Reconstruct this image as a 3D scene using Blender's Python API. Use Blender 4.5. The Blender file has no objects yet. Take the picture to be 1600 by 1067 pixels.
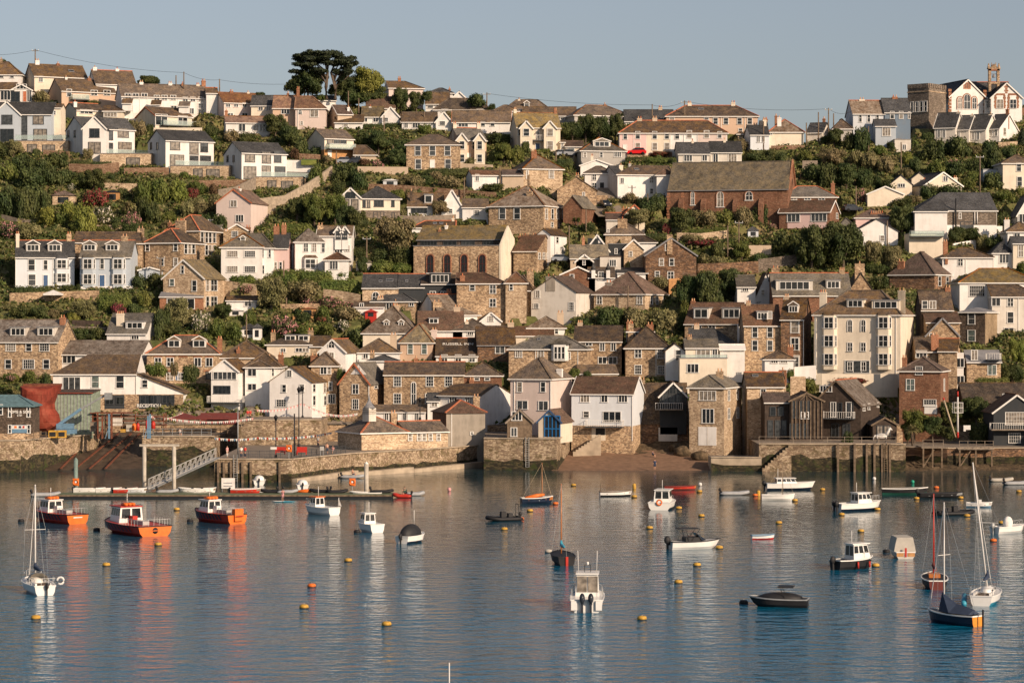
import bpy, math, random
import numpy as np
from mathutils import Vector, Matrix
random.seed(7)
C = bpy.context.scene.collection
# ---------------------------------------------------------------- camera, sky, sun, exposure
F, H0, YH = 4000.0, 24.0, 495.0          # focal length in photo pixels, eye height, horizon row
cam_d = bpy.data.cameras.new('camera'); cam = bpy.data.objects.new('camera', cam_d); C.objects.link(cam)
cam.location = (0, 0, H0); cam.rotation_euler = (math.radians(90), 0, 0)
cam_d.sensor_width = 36; cam_d.lens = 90; cam_d.shift_y = -38.5/1600
cam_d.clip_start = 1; cam_d.clip_end = 20000
bpy.context.scene.camera = cam
SUN_EL, SUN_AZ = math.radians(23), math.radians(43)     # azimuth: to the right of straight behind the camera
sdir = Vector((math.sin(SUN_AZ)*math.cos(SUN_EL), -math.cos(SUN_AZ)*math.cos(SUN_EL), math.sin(SUN_EL)))
w = bpy.data.worlds.new('World'); bpy.context.scene.world = w; w.use_nodes = True
nt = w.node_tree; bg = nt.nodes['Background']
sky = nt.nodes.new('ShaderNodeTexSky'); sky.sky_type = 'NISHITA'; sky.sun_disc = False
sky.sun_elevation = SUN_EL; sky.sun_rotation = math.atan2(sdir.x, sdir.y)
sky.air_density = 1.0; sky.dust_density = 1.2; sky.ozone_density = 2.2
hs = nt.nodes.new('ShaderNodeHueSaturation'); hs.inputs['Saturation'].default_value = 0.6
tn = nt.nodes.new('ShaderNodeMix'); tn.data_type = 'RGBA'; tn.blend_type = 'MULTIPLY'; tn.inputs[0].default_value = 1; tn.inputs[7].default_value = (0.995, 0.975, 1.01, 1)
nt.links.new(sky.outputs[0], hs.inputs['Color']); nt.links.new(hs.outputs[0], tn.inputs[6]); nt.links.new(tn.outputs[2], bg.inputs[0])
bg.inputs[1].default_value = 0.074
sl = bpy.data.lights.new('sun', 'SUN'); sl.energy = 4.9; sl.angle = math.radians(0.5); sl.color = (1, 0.77, 0.56)
so = bpy.data.objects.new('sun', sl); C.objects.link(so); so.rotation_euler = sdir.to_track_quat('Z', 'Y').to_euler()
vs = bpy.context.scene.view_settings
vs.view_transform = 'Standard'; vs.look = 'None'; vs.gamma = 1; vs.exposure = 0.2
# ---------------------------------------------------------------- geometry of the view: photo pixels <-> metres
def P(px, py, Y): return Vector(((px-800)*Y/F, Y, H0-(py-YH)*Y/F))
def W0(px, py):   # point on the water
    Y = F*H0/(py-YH); return Vector(((px-800)*Y/F, Y, 0))
def prof(Y):
    return 4.7 if Y < 423 else 4.7+0.43*(Y-423)
def ypx(Y): return YH-F*(prof(Y)-H0)/Y
def Yg(py):
    lo, hi = 423.0, 640.0
    if py >= ypx(lo): return lo
    for _ in range(40):
        m = (lo+hi)/2
        if ypx(m) > py: lo = m
        else: hi = m
    return lo
CREST = [(-400,118),(0,126),(100,140),(250,160),(330,168),(480,172),(620,168),(700,180),(800,187),(1000,200),(1180,212),(1250,222),(1330,214),(1440,192),(1600,166),(2000,150)]
def crestY(px):
    for (a, b), (c, d) in zip(CREST, CREST[1:]):
        if a <= px <= c: return Yg(b+(d-b)*(px-a)/(c-a))
    return Yg(CREST[0][1] if px < 0 else CREST[-1][1])
PADS = []
def ground(x, Y):
    px = 800+F*x/Y
    yc = crestY(px)
    z = prof(min(Y, yc))
    if Y > yc: z -= (Y-yc)*0.02
    if Y > 428: z += 0.5*math.sin(x*0.13+Y*0.07)*math.sin(Y*0.21-x*0.05)
    return z
# ---------------------------------------------------------------- object helpers
def tag(o, label, cat, group=None, kind=None):
    if label: o['label'] = label
    if cat: o['category'] = cat
    if group: o['group'] = group
    if kind: o['kind'] = kind
    elif o.parent is None: o['kind'] = 'thing'
    return o
def empty(name, loc, rz=0):
    o = bpy.data.objects.new(name, None); C.objects.link(o); o.location = loc; o.rotation_euler = (0, 0, rz)
    o.empty_display_size = 0.5
    return o
class MB:
    def __init__(s): s.v = []; s.f = []; s.m = []; s.mats = []; s.sm = []
    def mi(s, m):
        if m not in s.mats: s.mats.append(m)
        return s.mats.index(m)
    def add(s, vs, fs, m, smooth=False):
        k = len(s.v); s.v += [tuple(v) for v in vs]; i = s.mi(m)
        for f in fs: s.f.append(tuple(k+j for j in f)); s.m.append(i); s.sm.append(smooth)
        return s
    def box(s, x0, x1, y0, y1, z0, z1, m):
        return s.add([(x, y, z) for z in (z0, z1) for y in (y0, y1) for x in (x0, x1)],
            [(0,2,3,1),(4,5,7,6),(0,1,5,4),(2,6,7,3),(0,4,6,2),(1,3,7,5)], m)
    def prism(s, poly, z0, z1, m, mtop=None):   # poly in (x,y) counter-clockwise
        n = len(poly)
        s.add([(x,y,z0) for x,y in poly]+[(x,y,z1) for x,y in poly],
              [tuple(range(n))[::-1]]+[(i,(i+1)%n,n+(i+1)%n,n+i) for i in range(n)], m)
        return s.add([(x,y,z1) for x,y in poly], [tuple(range(n))], mtop or m)
    def ext(s, prof, a0, a1, m, axis='x', caps=None):   # prof = closed (p,z) polygon extruded along axis
        n = len(prof)
        if axis == 'x': V = [(a0,p,z) for p,z in prof]+[(a1,p,z) for p,z in prof]
        else: V = [(p,a0,z) for p,z in prof]+[(p,a1,z) for p,z in prof]
        s.add(V, [(i,(i+1)%n,n+(i+1)%n,n+i) for i in range(n)]+[tuple(range(n))[::-1], tuple(range(n,2*n))], m)
        return s
    def beam(s, p, q, w, m, h=None):
        p, q = Vector(p), Vector(q); d = (q-p)
        if d.length < 1e-5: return s
        d.normalize(); h = h or w
        a = d.cross(Vector((0,0,1)))
        if a.length < 1e-3: a = Vector((1,0,0))
        a.normalize(); b = a.cross(d).normalized(); a = a*w/2; b = b*h/2
        V = [p-a-b, p+a-b, p+a+b, p-a+b, q-a-b, q+a-b, q+a+b, q-a+b]
        return s.add(V, [(0,3,2,1),(4,5,6,7),(0,1,5,4),(1,2,6,5),(2,3,7,6),(3,0,4,7)], m)
    def tube(s, pts, r, m, n=8, caps=True):
        pts = [Vector(p) for p in pts]; R = r if isinstance(r, (list, tuple)) else [r]*len(pts)
        V = []
        for i, p in enumerate(pts):
            d = (pts[min(i+1, len(pts)-1)]-pts[max(i-1, 0)]).normalized()
            a = d.cross(Vector((0,0,1)))
            if a.length < 1e-3: a = Vector((1,0,0))
            a.normalize(); b = d.cross(a)
            for k in range(n):
                t = 2*math.pi*k/n; V.append(p+(a*math.cos(t)+b*math.sin(t))*R[i])
        f = []
        for i in range(len(pts)-1):
            for k in range(n):
                f.append((i*n+k, i*n+(k+1)%n, (i+1)*n+(k+1)%n, (i+1)*n+k))
        if caps: f.append(tuple(range(n))[::-1]); f.append(tuple(range((len(pts)-1)*n, len(pts)*n)))
        return s.add(V, f, m, True)
    def lathe(s, prof, m, n=12, c=(0,0,0)):
        V = []; f = []
        for r, z in prof:
            for k in range(n):
                t = 2*math.pi*k/n; V.append((c[0]+r*math.cos(t), c[1]+r*math.sin(t), c[2]+z))
        for i in range(len(prof)-1):
            for k in range(n): f.append((i*n+k, i*n+(k+1)%n, (i+1)*n+(k+1)%n, (i+1)*n+k))
        f.append(tuple(range(n))[::-1]); f.append(tuple(range((len(prof)-1)*n, len(prof)*n)))
        return s.add(V, f, m, True)
    def ell(s, c, r, m, n=10, k=6):
        return s.lathe([(max(1e-3, math.sin(math.pi*i/k))*1.0, -math.cos(math.pi*i/k)) for i in range(k+1)], m, n).scale_last(c, r, n*(k+1))
    def scale_last(s, c, r, cnt):
        if not isinstance(r, (tuple, list)): r = (r, r, r)
        for i in range(len(s.v)-cnt, len(s.v)):
            x, y, z = s.v[i]; s.v[i] = (c[0]+x*r[0], c[1]+y*r[1], c[2]+z*r[2])
        return s
    def xf(s, M):
        s.v = [tuple(M @ Vector(v)) for v in s.v]; return s
    def mesh(s, name):
        me = bpy.data.meshes.new(name); me.from_pydata(s.v, [], s.f)
        for m in s.mats: me.materials.append(M_(m) if isinstance(m, str) else m)
        me.polygons.foreach_set('material_index', s.m); me.polygons.foreach_set('use_smooth', s.sm)
        me.update(); return me
    def build(s, name, parent=None, loc=None, rz=None):
        o = bpy.data.objects.new(name, s.mesh(name)); C.objects.link(o)
        if parent: o.parent = parent
        if loc is not None: o.location = loc
        if rz is not None: o.rotation_euler = (0, 0, rz)
        return o
def place(name, me, parent=None, loc=(0,0,0), rz=0):
    o = bpy.data.objects.new(name, me); C.objects.link(o)
    if parent: o.parent = parent
    o.location = loc; o.rotation_euler = (0, 0, rz); return o
# ---------------------------------------------------------------- procedural materials
MATS = {}
def M_(name): return MATS[name]
def newmat(name, rough=0.8):
    m = bpy.data.materials.new(name); m.use_nodes = True; t = m.node_tree
    b = t.nodes['Principled BSDF']; b.inputs['Roughness'].default_value = rough
    b.inputs['Specular IOR Level'].default_value = 0.3
    MATS[name] = m; return m, t, b
def N(t, typ, **kw):
    n = t.nodes.new('ShaderNode'+typ)
    for k, v in kw.items():
        if k in n.inputs.keys(): n.inputs[k].default_value = v
        else: setattr(n, k, v)
    return n
def L(t, a, b): t.links.new(a, b)
def ramp(t, fac, stops, interp='LINEAR'):
    r = t.nodes.new('ShaderNodeValToRGB'); L(t, fac, r.inputs[0]); r.color_ramp.interpolation = interp
    e = r.color_ramp.elements
    while len(e) < len(stops): e.new(0.5)
    for i, (p, c) in enumerate(stops): e[i].position = p; e[i].color = (*c, 1)
    return r.outputs[0]
def mixc(t, fac, a, b, mode='MIX'):
    n = t.nodes.new('ShaderNodeMix'); n.data_type = 'RGBA'; n.blend_type = mode
    for i, v in ((0, fac), (6, a), (7, b)):
        if hasattr(v, 'is_output') or isinstance(v, bpy.types.NodeSocket): L(t, v, n.inputs[i])
        elif i == 0: n.inputs[0].default_value = v
        else: n.inputs[i].default_value = (*v, 1)
    return n.outputs[2]
def coords(t, sx=1, sy=1, sz=1, wallmap=False):
    tc = N(t, 'TexCoord'); o = tc.outputs['Object']
    if wallmap:
        sp = N(t, 'SeparateXYZ'); L(t, o, sp.inputs[0])
        ad = N(t, 'Math', operation='ADD'); L(t, sp.outputs[0], ad.inputs[0]); L(t, sp.outputs[1], ad.inputs[1])
        cb = N(t, 'CombineXYZ'); L(t, ad.outputs[0], cb.inputs[0]); L(t, sp.outputs[2], cb.inputs[1]); o = cb.outputs[0]
    mp = N(t, 'Mapping'); mp.inputs['Scale'].default_value = (sx, sy, sz); L(t, o, mp.inputs[0]); return mp.outputs[0]
def objrand(t, lo, hi):
    oi = N(t, 'ObjectInfo'); mr = N(t, 'MapRange'); L(t, oi.outputs['Random'], mr.inputs[0])
    mr.inputs[3].default_value = lo; mr.inputs[4].default_value = hi; return mr.outputs[0]
def bump(t, b, h, s, d=0.05):
    n = N(t, 'Bump', Strength=s, Distance=d); L(t, h, n.inputs['Height']); L(t, n.outputs[0], b.inputs['Normal'])
def plain(name, c, rough=0.6, var=0.15, metal=0, sc=2.0):
    m, t, b = newmat(name, rough); nz = N(t, 'TexNoise', Scale=sc, Detail=4.0); L(t, coords(t), nz.inputs[0])
    L(t, ramp(t, nz.outputs[0], [(0.3, tuple(x*(1-var) for x in c)), (0.7, tuple(min(1, x*(1+var)) for x in c))]), b.inputs['Base Color'])
    b.inputs['Metallic'].default_value = metal; return m
def render_wall(name, c, dirt=(0.24,0.20,0.15), amt=0.6):
    m, t, b = newmat(name, 0.9); co = coords(t)
    n1 = N(t, 'TexNoise', Scale=0.5, Detail=6.0, Roughness=0.65); L(t, co, n1.inputs[0])
    n2 = N(t, 'TexNoise', Scale=1.0, Detail=5.0, Roughness=0.6); L(t, coords(t, 1.1, 1.1, 0.22), n2.inputs[0])   # run-down streaks
    n3 = N(t, 'TexNoise', Scale=14.0, Detail=2.0); L(t, co, n3.inputs[0])
    f = N(t, 'Math', operation='MULTIPLY'); L(t, n1.outputs[0], f.inputs[0]); L(t, n2.outputs[0], f.inputs[1])
    fr = ramp(t, f.outputs[0], [(0.21, (0,0,0)), (0.42, (amt,)*3)])
    col = mixc(t, fr, c, tuple((x+y)/2 for x, y in zip(c, dirt)))
    col = mixc(t, 0.12, col, n3.outputs[0], 'OVERLAY')
    hv = N(t, 'HueSaturation'); L(t, col, hv.inputs['Color']); L(t, objrand(t, 0.9, 1.06), hv.inputs['Value'])
    L(t, hv.outputs[0], b.inputs['Base Color']); bump(t, b, n3.outputs[0], 0.15); return m
def stone(name, cols, sc=2.6, stretch=2.1, mortar=None, moss=None):
    m, t, b = newmat(name, 0.95); co = coords(t, 1, stretch, 1, wallmap=True)
    nd = N(t, 'TexNoise', Scale=1.5, Detail=2.0); L(t, co, nd.inputs[0])
    cm = mixc(t, 0.12, co, nd.outputs[1], 'ADD')
    v = N(t, 'TexVoronoi', Scale=sc); v.inputs['Randomness'].default_value = 0.9; L(t, cm, v.inputs['Vector'])
    sp = N(t, 'SeparateColor'); L(t, v.outputs['Color'], sp.inputs[0])
    n = len(cols); col = ramp(t, sp.outputs[0], [(i/n, c) for i, c in enumerate(cols)], 'CONSTANT')
    ve = N(t, 'TexVoronoi', Scale=sc, feature='DISTANCE_TO_EDGE'); ve.inputs['Randomness'].default_value = 0.9; L(t, cm, ve.inputs['Vector'])
    ed = ramp(t, ve.outputs['Distance'], [(0.0, (1,1,1)), (0.09, (0,0,0))])
    col = mixc(t, ed, col, mortar or tuple(x*0.6 for x in cols[0]))
    n1 = N(t, 'TexNoise', Scale=0.35, Detail=6.0, Roughness=0.65); L(t, coords(t), n1.inputs[0])
    col = mixc(t, 0.7, col, ramp(t, n1.outputs[0], [(0.32, (0.45,0.42,0.38)), (0.62, (1.05,1.05,1.05))]), 'MULTIPLY')
    if moss:
        n4 = N(t, 'TexNoise', Scale=0.9, Detail=5.0, Roughness=0.7); L(t, coords(t, 1, 1, 1), n4.inputs[0])
        col = mixc(t, ramp(t, n4.outputs[0], [(0.52, (0,0,0)), (0.62, (0.85,)*3)]), col, moss)
    hv = N(t, 'HueSaturation'); L(t, col, hv.inputs['Color']); L(t, objrand(t, 0.85, 1.12), hv.inputs['Value'])
    L(t, hv.outputs[0], b.inputs['Base Color']); bump(t, b, ve.outputs['Distance'], 0.5, 0.08); return m
def roofing(name, c1, c2, lich=None, amt=0.5, sc=1.0):
    m, t, b = newmat(name, 0.85); co = coords(t, 3.0, 5.0, 1, wallmap=True)
    v = N(t, 'TexBrick', Scale=1.0); v.inputs['Mortar Size'].default_value = 0.03; v.inputs['Brick Width'].default_value = 1.0; v.inputs['Row Height'].default_value = 0.7
    v.inputs['Color1'].default_value = (*c1, 1); v.inputs['Color2'].default_value = (*c2, 1); v.inputs['Mortar'].default_value = (*tuple(x*0.4 for x in c1), 1)
    L(t, co, v.inputs['Vector'])
    n1 = N(t, 'TexNoise', Scale=0.45*sc, Detail=7.0, Roughness=0.7); L(t, coords(t), n1.inputs[0])
    col = mixc(t, 0.8, v.outputs[0], ramp(t, n1.outputs[0], [(0.32, (0.3,0.3,0.3)), (0.66, (1.3,1.26,1.2))]), 'MULTIPLY')
    if lich:
        n2 = N(t, 'TexNoise', Scale=0.8, Detail=8.0, Roughness=0.75); L(t, coords(t, 1, 1, 0.6), n2.inputs[0])
        col = mixc(t, ramp(t, n2.outputs[0], [(0.5-0.12*amt, (0,0,0)), (0.66-0.1*amt, (amt,)*3)]), col, lich)
    n6 = N(t, 'TexNoise', Scale=2.6, Detail=4.0, Roughness=0.8); L(t, coords(t, 1, 1, 1.6), n6.inputs[0]); col = mixc(t, 0.85, col, ramp(t, n6.outputs[0], [(0.34, (0.4,0.4,0.4)), (0.62, (1.35,1.32,1.28))]), 'MULTIPLY')
    n3 = N(t, 'TexNoise', Scale=5.0, Detail=3.0, Roughness=0.8); L(t, coords(t), n3.inputs[0])
    col = mixc(t, ramp(t, n3.outputs[0], [(0.55, (0,0,0)), (0.68, (0.5,)*3)]), col, (0.36,0.32,0.25))
    hv = N(t, 'HueSaturation'); L(t, col, hv.inputs['Color']); L(t, objrand(t, 0.6, 1.15), hv.inputs['Value']); o2 = N(t, 'ObjectInfo'); mu = N(t, 'Math', operation='MULTIPLY'); L(t, o2.outputs['Random'], mu.inputs[0]); mu.inputs[1].default_value = 7.3; fr = N(t, 'Math', operation='FRACT'); L(t, mu.outputs[0], fr.inputs[0]); mr = N(t, 'MapRange'); L(t, fr.outputs[0], mr.inputs[0]); mr.inputs[3].default_value = 0.65; mr.inputs[4].default_value = 1.2; L(t, mr.outputs[0], hv.inputs['Saturation'])
    L(t, hv.outputs[0], b.inputs['Base Color']); bump(t, b, v.outputs['Fac'], 0.4, 0.04); return m
def foliage(name, c1, c2, c3=None, amt=0.0):
    m, t, b = newmat(name, 0.65); b.inputs['Specular IOR Level'].default_value = 0.25
    g = N(t, 'NewGeometry'); n1 = N(t, 'TexNoise', Scale=0.8, Detail=3.0); L(t, coords(t), n1.inputs[0])
    col = mixc(t, ramp(t, n1.outputs[0], [(0.35, (0,0,0)), (0.65, (1,1,1))]), c1, c2)
    hv = N(t, 'HueSaturation'); L(t, col, hv.inputs['Color'])
    mr = N(t, 'MapRange'); L(t, g.outputs['Random Per Island'], mr.inputs[0]); mr.inputs[3].default_value = 0.6; mr.inputs[4].default_value = 1.45
    L(t, mr.outputs[0], hv.inputs['Value']); L(t, objrand(t, 0.475, 0.52), hv.inputs['Hue']); out = hv.outputs[0]
    if c3:
        out = mixc(t, ramp(t, g.outputs['Random Per Island'], [(1-amt-0.01, (0,0,0)), (1-amt, (1,1,1))]), out, c3)
    L(t, out, b.inputs['Base Color'])
    b.inputs['Subsurface Weight'].default_value = 0.0
    tr = N(t, 'BsdfTranslucent'); L(t, out, tr.inputs[0]); mx = N(t, 'MixShader'); mx.inputs[0].default_value = 0.18
    L(t, b.outputs[0], mx.inputs[1]); L(t, tr.outputs[0], mx.inputs[2]); L(t, mx.outputs[0], t.nodes['Material Output'].inputs[0]); return m
render_wall('white', (0.74,0.72,0.69)); render_wall('cream', (0.70,0.62,0.50)); render_wall('pink', (0.64,0.53,0.48), amt=0.35)
render_wall('rose', (0.66,0.48,0.45), amt=0.3); render_wall('tan', (0.52,0.41,0.30)); render_wall('grey', (0.40,0.38,0.35), amt=0.7)
render_wall('bluegrey', (0.40,0.45,0.50), amt=0.35); render_wall('paleblue', (0.56,0.59,0.62), amt=0.3); render_wall('blue', (0.14,0.19,0.25))
render_wall('offwhite', (0.60,0.56,0.50), amt=0.8); render_wall('concrete', (0.34,0.30,0.25), (0.10,0.09,0.07), 1.0); render_wall('charcoal', (0.035,0.04,0.045), amt=0.1)
render_wall('peach', (0.56,0.40,0.29), amt=0.4); render_wall('olive_render', (0.36,0.37,0.27))
stone('stone', [(0.365,0.247,0.151),(0.541,0.390,0.247),(0.270,0.189,0.123),(0.608,0.455,0.296),(0.446,0.319,0.204),(0.203,0.143,0.099)], sc=3.1, mortar=(0.27,0.20,0.135))
stone('palestone', [(0.478,0.351,0.229),(0.598,0.460,0.311),(0.383,0.276,0.180),(0.658,0.517,0.361),(0.526,0.397,0.268),(0.311,0.218,0.147)], sc=3.1, mortar=(0.40,0.31,0.22))
stone('darkstone', [(0.191,0.112,0.065),(0.278,0.163,0.096),(0.146,0.088,0.059),(0.351,0.212,0.127),(0.220,0.150,0.107),(0.117,0.075,0.053)])
stone('redstone', [(0.218,0.107,0.066),(0.272,0.135,0.083),(0.185,0.097,0.061),(0.316,0.174,0.105),(0.240,0.135,0.087)], sc=3.2)
stone('greystone', [(0.182,0.151,0.118),(0.250,0.202,0.164),(0.148,0.121,0.100),(0.307,0.252,0.200),(0.204,0.161,0.127)])
stone('seawall', [(0.27,0.195,0.13),(0.42,0.325,0.22),(0.21,0.15,0.105),(0.47,0.375,0.265),(0.33,0.255,0.175)], sc=2.6, moss=(0.10,0.075,0.035))
stone('weedstone', [(0.035,0.03,0.018),(0.06,0.05,0.028),(0.025,0.022,0.015),(0.08,0.065,0.035)], sc=1.8, moss=(0.035,0.045,0.012))
stone('oldbrick', [(0.22,0.13,0.08),(0.30,0.19,0.12),(0.17,0.10,0.065),(0.34,0.24,0.16)], sc=4, stretch=2.4)
stone('brick', [(0.350,0.160,0.087),(0.412,0.200,0.116),(0.288,0.130,0.078),(0.453,0.240,0.145)], sc=5, stretch=3)
stone('slatehung', [(0.093,0.070,0.053),(0.134,0.100,0.078),(0.072,0.055,0.044),(0.175,0.130,0.097)], sc=5, stretch=1.3)
stone('litslate', [(0.309,0.230,0.145),(0.371,0.280,0.184),(0.268,0.200,0.126)], sc=5, stretch=1.3)  # sunlit copy of slatehung, the light is in the colour
roofing('slate', (0.060,0.064,0.072), (0.085,0.09,0.10)); roofing('greyslate', (0.15,0.14,0.125), (0.19,0.175,0.155), (0.24,0.19,0.10), 0.3)
roofing('brown', (0.125,0.090,0.068), (0.16,0.115,0.085), (0.30,0.18,0.06), 0.45); roofing('darkbrown', (0.075,0.052,0.04), (0.10,0.07,0.055), (0.26,0.15,0.05), 0.5)
roofing('orange', (0.23,0.095,0.045), (0.28,0.12,0.055), (0.42,0.20,0.05), 0.6); roofing('lichen', (0.17,0.145,0.10), (0.22,0.185,0.13), (0.34,0.24,0.09), 0.6)
roofing('rustroof', (0.15,0.085,0.06), (0.19,0.11,0.075), (0.12,0.11,0.06), 0.3); roofing('speckle', (0.13,0.085,0.06), (0.2,0.15,0.11), (0.34,0.29,0.24), 0.7, 3)
plain('trim', (0.74,0.72,0.68), 0.6, 0.06); plain('wframe', (0.68,0.67,0.64), 0.5, 0.05); plain('maroonframe', (0.08,0.02,0.02), 0.6); plain('dframe', (0.05,0.055,0.06), 0.5); plain('blueframe', (0.05,0.10,0.20), 0.5)
plain('terracotta', (0.42,0.14,0.07), 0.85, 0.3); plain('pot', (0.52,0.30,0.17), 0.85, 0.25); plain('lead', (0.20,0.20,0.21), 0.6)
plain('timber', (0.055,0.040,0.031), 0.85, 0.4); plain('greytimber', (0.22,0.18,0.14), 0.85, 0.3); plain('goldtimber', (0.42,0.22,0.09), 0.8, 0.25); plain('oldwood', (0.15,0.11,0.075), 0.9, 0.4)
plain('metal', (0.45,0.45,0.44), 0.45, 0.1, 0.6); plain('dark', (0.02,0.02,0.022), 0.6, 0.2); plain('steel', (0.30,0.31,0.31), 0.5, 0.15, 0.4)
for nm, c, r in (('glass_dark', (0.015,0.018,0.02), 0.04), ('glass_mid', (0.05,0.055,0.058), 0.06), ('glass_curtain', (0.22,0.19,0.155), 0.2), ('glass_green', (0.10,0.13,0.12), 0.06)):
    m, t, b = newmat(nm, r); b.inputs['Specular IOR Level'].default_value = 0.6
    n1 = N(t, 'TexNoise', Scale=1.7, Detail=2.0); L(t, coords(t), n1.inputs[0])
    L(t, ramp(t, n1.outputs[0], [(0.35, tuple(x*0.5 for x in c)), (0.7, tuple(x*1.5 for x in c))]), b.inputs['Base Color'])
m, t, b = newmat('railglass', 0.03); b.inputs['Base Color'].default_value = (0.55,0.62,0.60,1)
tp = N(t, 'BsdfTransparent'); tp.inputs[0].default_value = (0.85,0.92,0.9,1); mx = N(t, 'MixShader'); mx.inputs[0].default_value = 0.3
L(t, tp.outputs[0], mx.inputs[1]); L(t, b.outputs[0], mx.inputs[2]); L(t, mx.outputs[0], t.nodes['Material Output'].inputs[0])
plain('blueglaze', (0.02,0.16,0.42), 0.5)
# ---------------------------------------------------------------- houses
OX, OY = 0, 0
def T(ox, oy):
    global OX, OY
    OX, OY = ox, oy
def X_(x): return OX+x/4
def Y_(y): return OY+y/4
def pick(px, py): return random.Random(int(px*13+py*7)).random()
WC = {}
def win_mesh(w, h, st, fr):
    w = round(w*10)/10; h = round(h*10)/10; k = (w, h, st, fr)
    if k in WC: return WC[k]
    b = MB(); e = 0.09; d0, d1 = -0.10, 0.0
    if st == 'arch':
        n = 8; pts = [(-w/2, 0), (-w/2, h-w/2)]+[(-w/2*math.cos(math.pi*i/n), h-w/2+w/2*math.sin(math.pi*i/n)) for i in range(1, n)]+[(w/2, h-w/2), (w/2, 0)]
        for p, q in zip(pts, pts[1:]): b.beam((p[0], -0.05, p[1]), (q[0], -0.05, q[1]), 0.12, fr, 0.14)
        b.beam((0,-.04,0), (0,-.04,h), 0.07, fr); b.beam((-w/2,-.04,h*.5), (w/2,-.04,h*.5), 0.07, fr)
        pane = MB(); pane.add([(x, -0.02, z) for x, z in pts], [tuple(range(len(pts)))[::-1]], 'glass_dark')
    else:
        b.box(-w/2-e, -w/2+.03, d0, d1, 0, h, fr); b.box(w/2-.03, w/2+e, d0, d1, 0, h, fr)
        b.box(-w/2-e, w/2+e, d0-.01, d1, h, h+e, fr); b.box(-w/2-e-.05, w/2+e+.05, -0.18, d1, -0.09, 0, fr)
        if 's' in st: b.box(-w/2, w/2, -.07, 0, h*.5-.03, h*.5+.03, fr)
        nv = 1 if '2' in st else 2 if '3' in st else 3 if '4' in st else 4 if '5' in st else 0
        if 'g' in st: nv = max(1, int(w/0.45)); [b.box(-w/2, w/2, -.055, 0, h*i/3-.018, h*i/3+.018, fr) for i in (1, 2)]
        for i in range(nv):
            x = -w/2+w*(i+1)/(nv+1); q = .02 if 'g' in st else .045; b.box(x-q, x+q, -.065, 0, 0, h, fr)
        pane = MB(); pane.add([(-w/2,-.02,0), (w/2,-.02,0), (w/2,-.02,h), (-w/2,-.02,h)], [(0,1,2,3)], 'glass_dark')
    r = (b.mesh('window'), pane.mesh('pane')); WC[k] = r; return r
PANES = {}
def window(root, loc, rz, w, h, st='s', fr='wframe', kind=None, name='window'):
    fm, pm = win_mesh(w, h, st, fr)
    g = kind or ('glass_dark' if random.random() < 0.62 else 'glass_mid' if random.random() < 0.5 else 'glass_curtain')
    key = (pm.name, g)
    if key not in PANES:
        q = pm if g == 'glass_dark' else pm.copy(); q.materials[0] = M_(g); PANES[key] = q
    f = place(name, fm, root, loc, rz); place('pane', PANES[key], f); return f
HOUSES = []
def short_label(a, b):
    t = (a+' '+b).strip(); return t if len(t.split()) <= 16 else a
def lettering(body, size, m, parent, loc, rot, ext=.02, name='lettering', off=.01):
    cv = bpy.data.curves.new(name, 'FONT'); cv.body = body; cv.size = size; cv.extrude = ext; cv.align_x = 'CENTER'; cv.offset = off
    t = bpy.data.objects.new('tmp', cv); me = bpy.data.meshes.new_from_object(t); bpy.data.objects.remove(t); bpy.data.curves.remove(cv)
    me.materials.clear(); me.materials.append(M_(m)); o = bpy.data.objects.new(name, me); C.objects.link(o); o.parent = parent; o.location = loc; o.rotation_euler = rot; return o
class Hs: pass
def solve_line(X0, Y0, dx, dy, px):
    a = (px-800)/F; return (a*Y0-X0)/(dx-a*dy)
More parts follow.
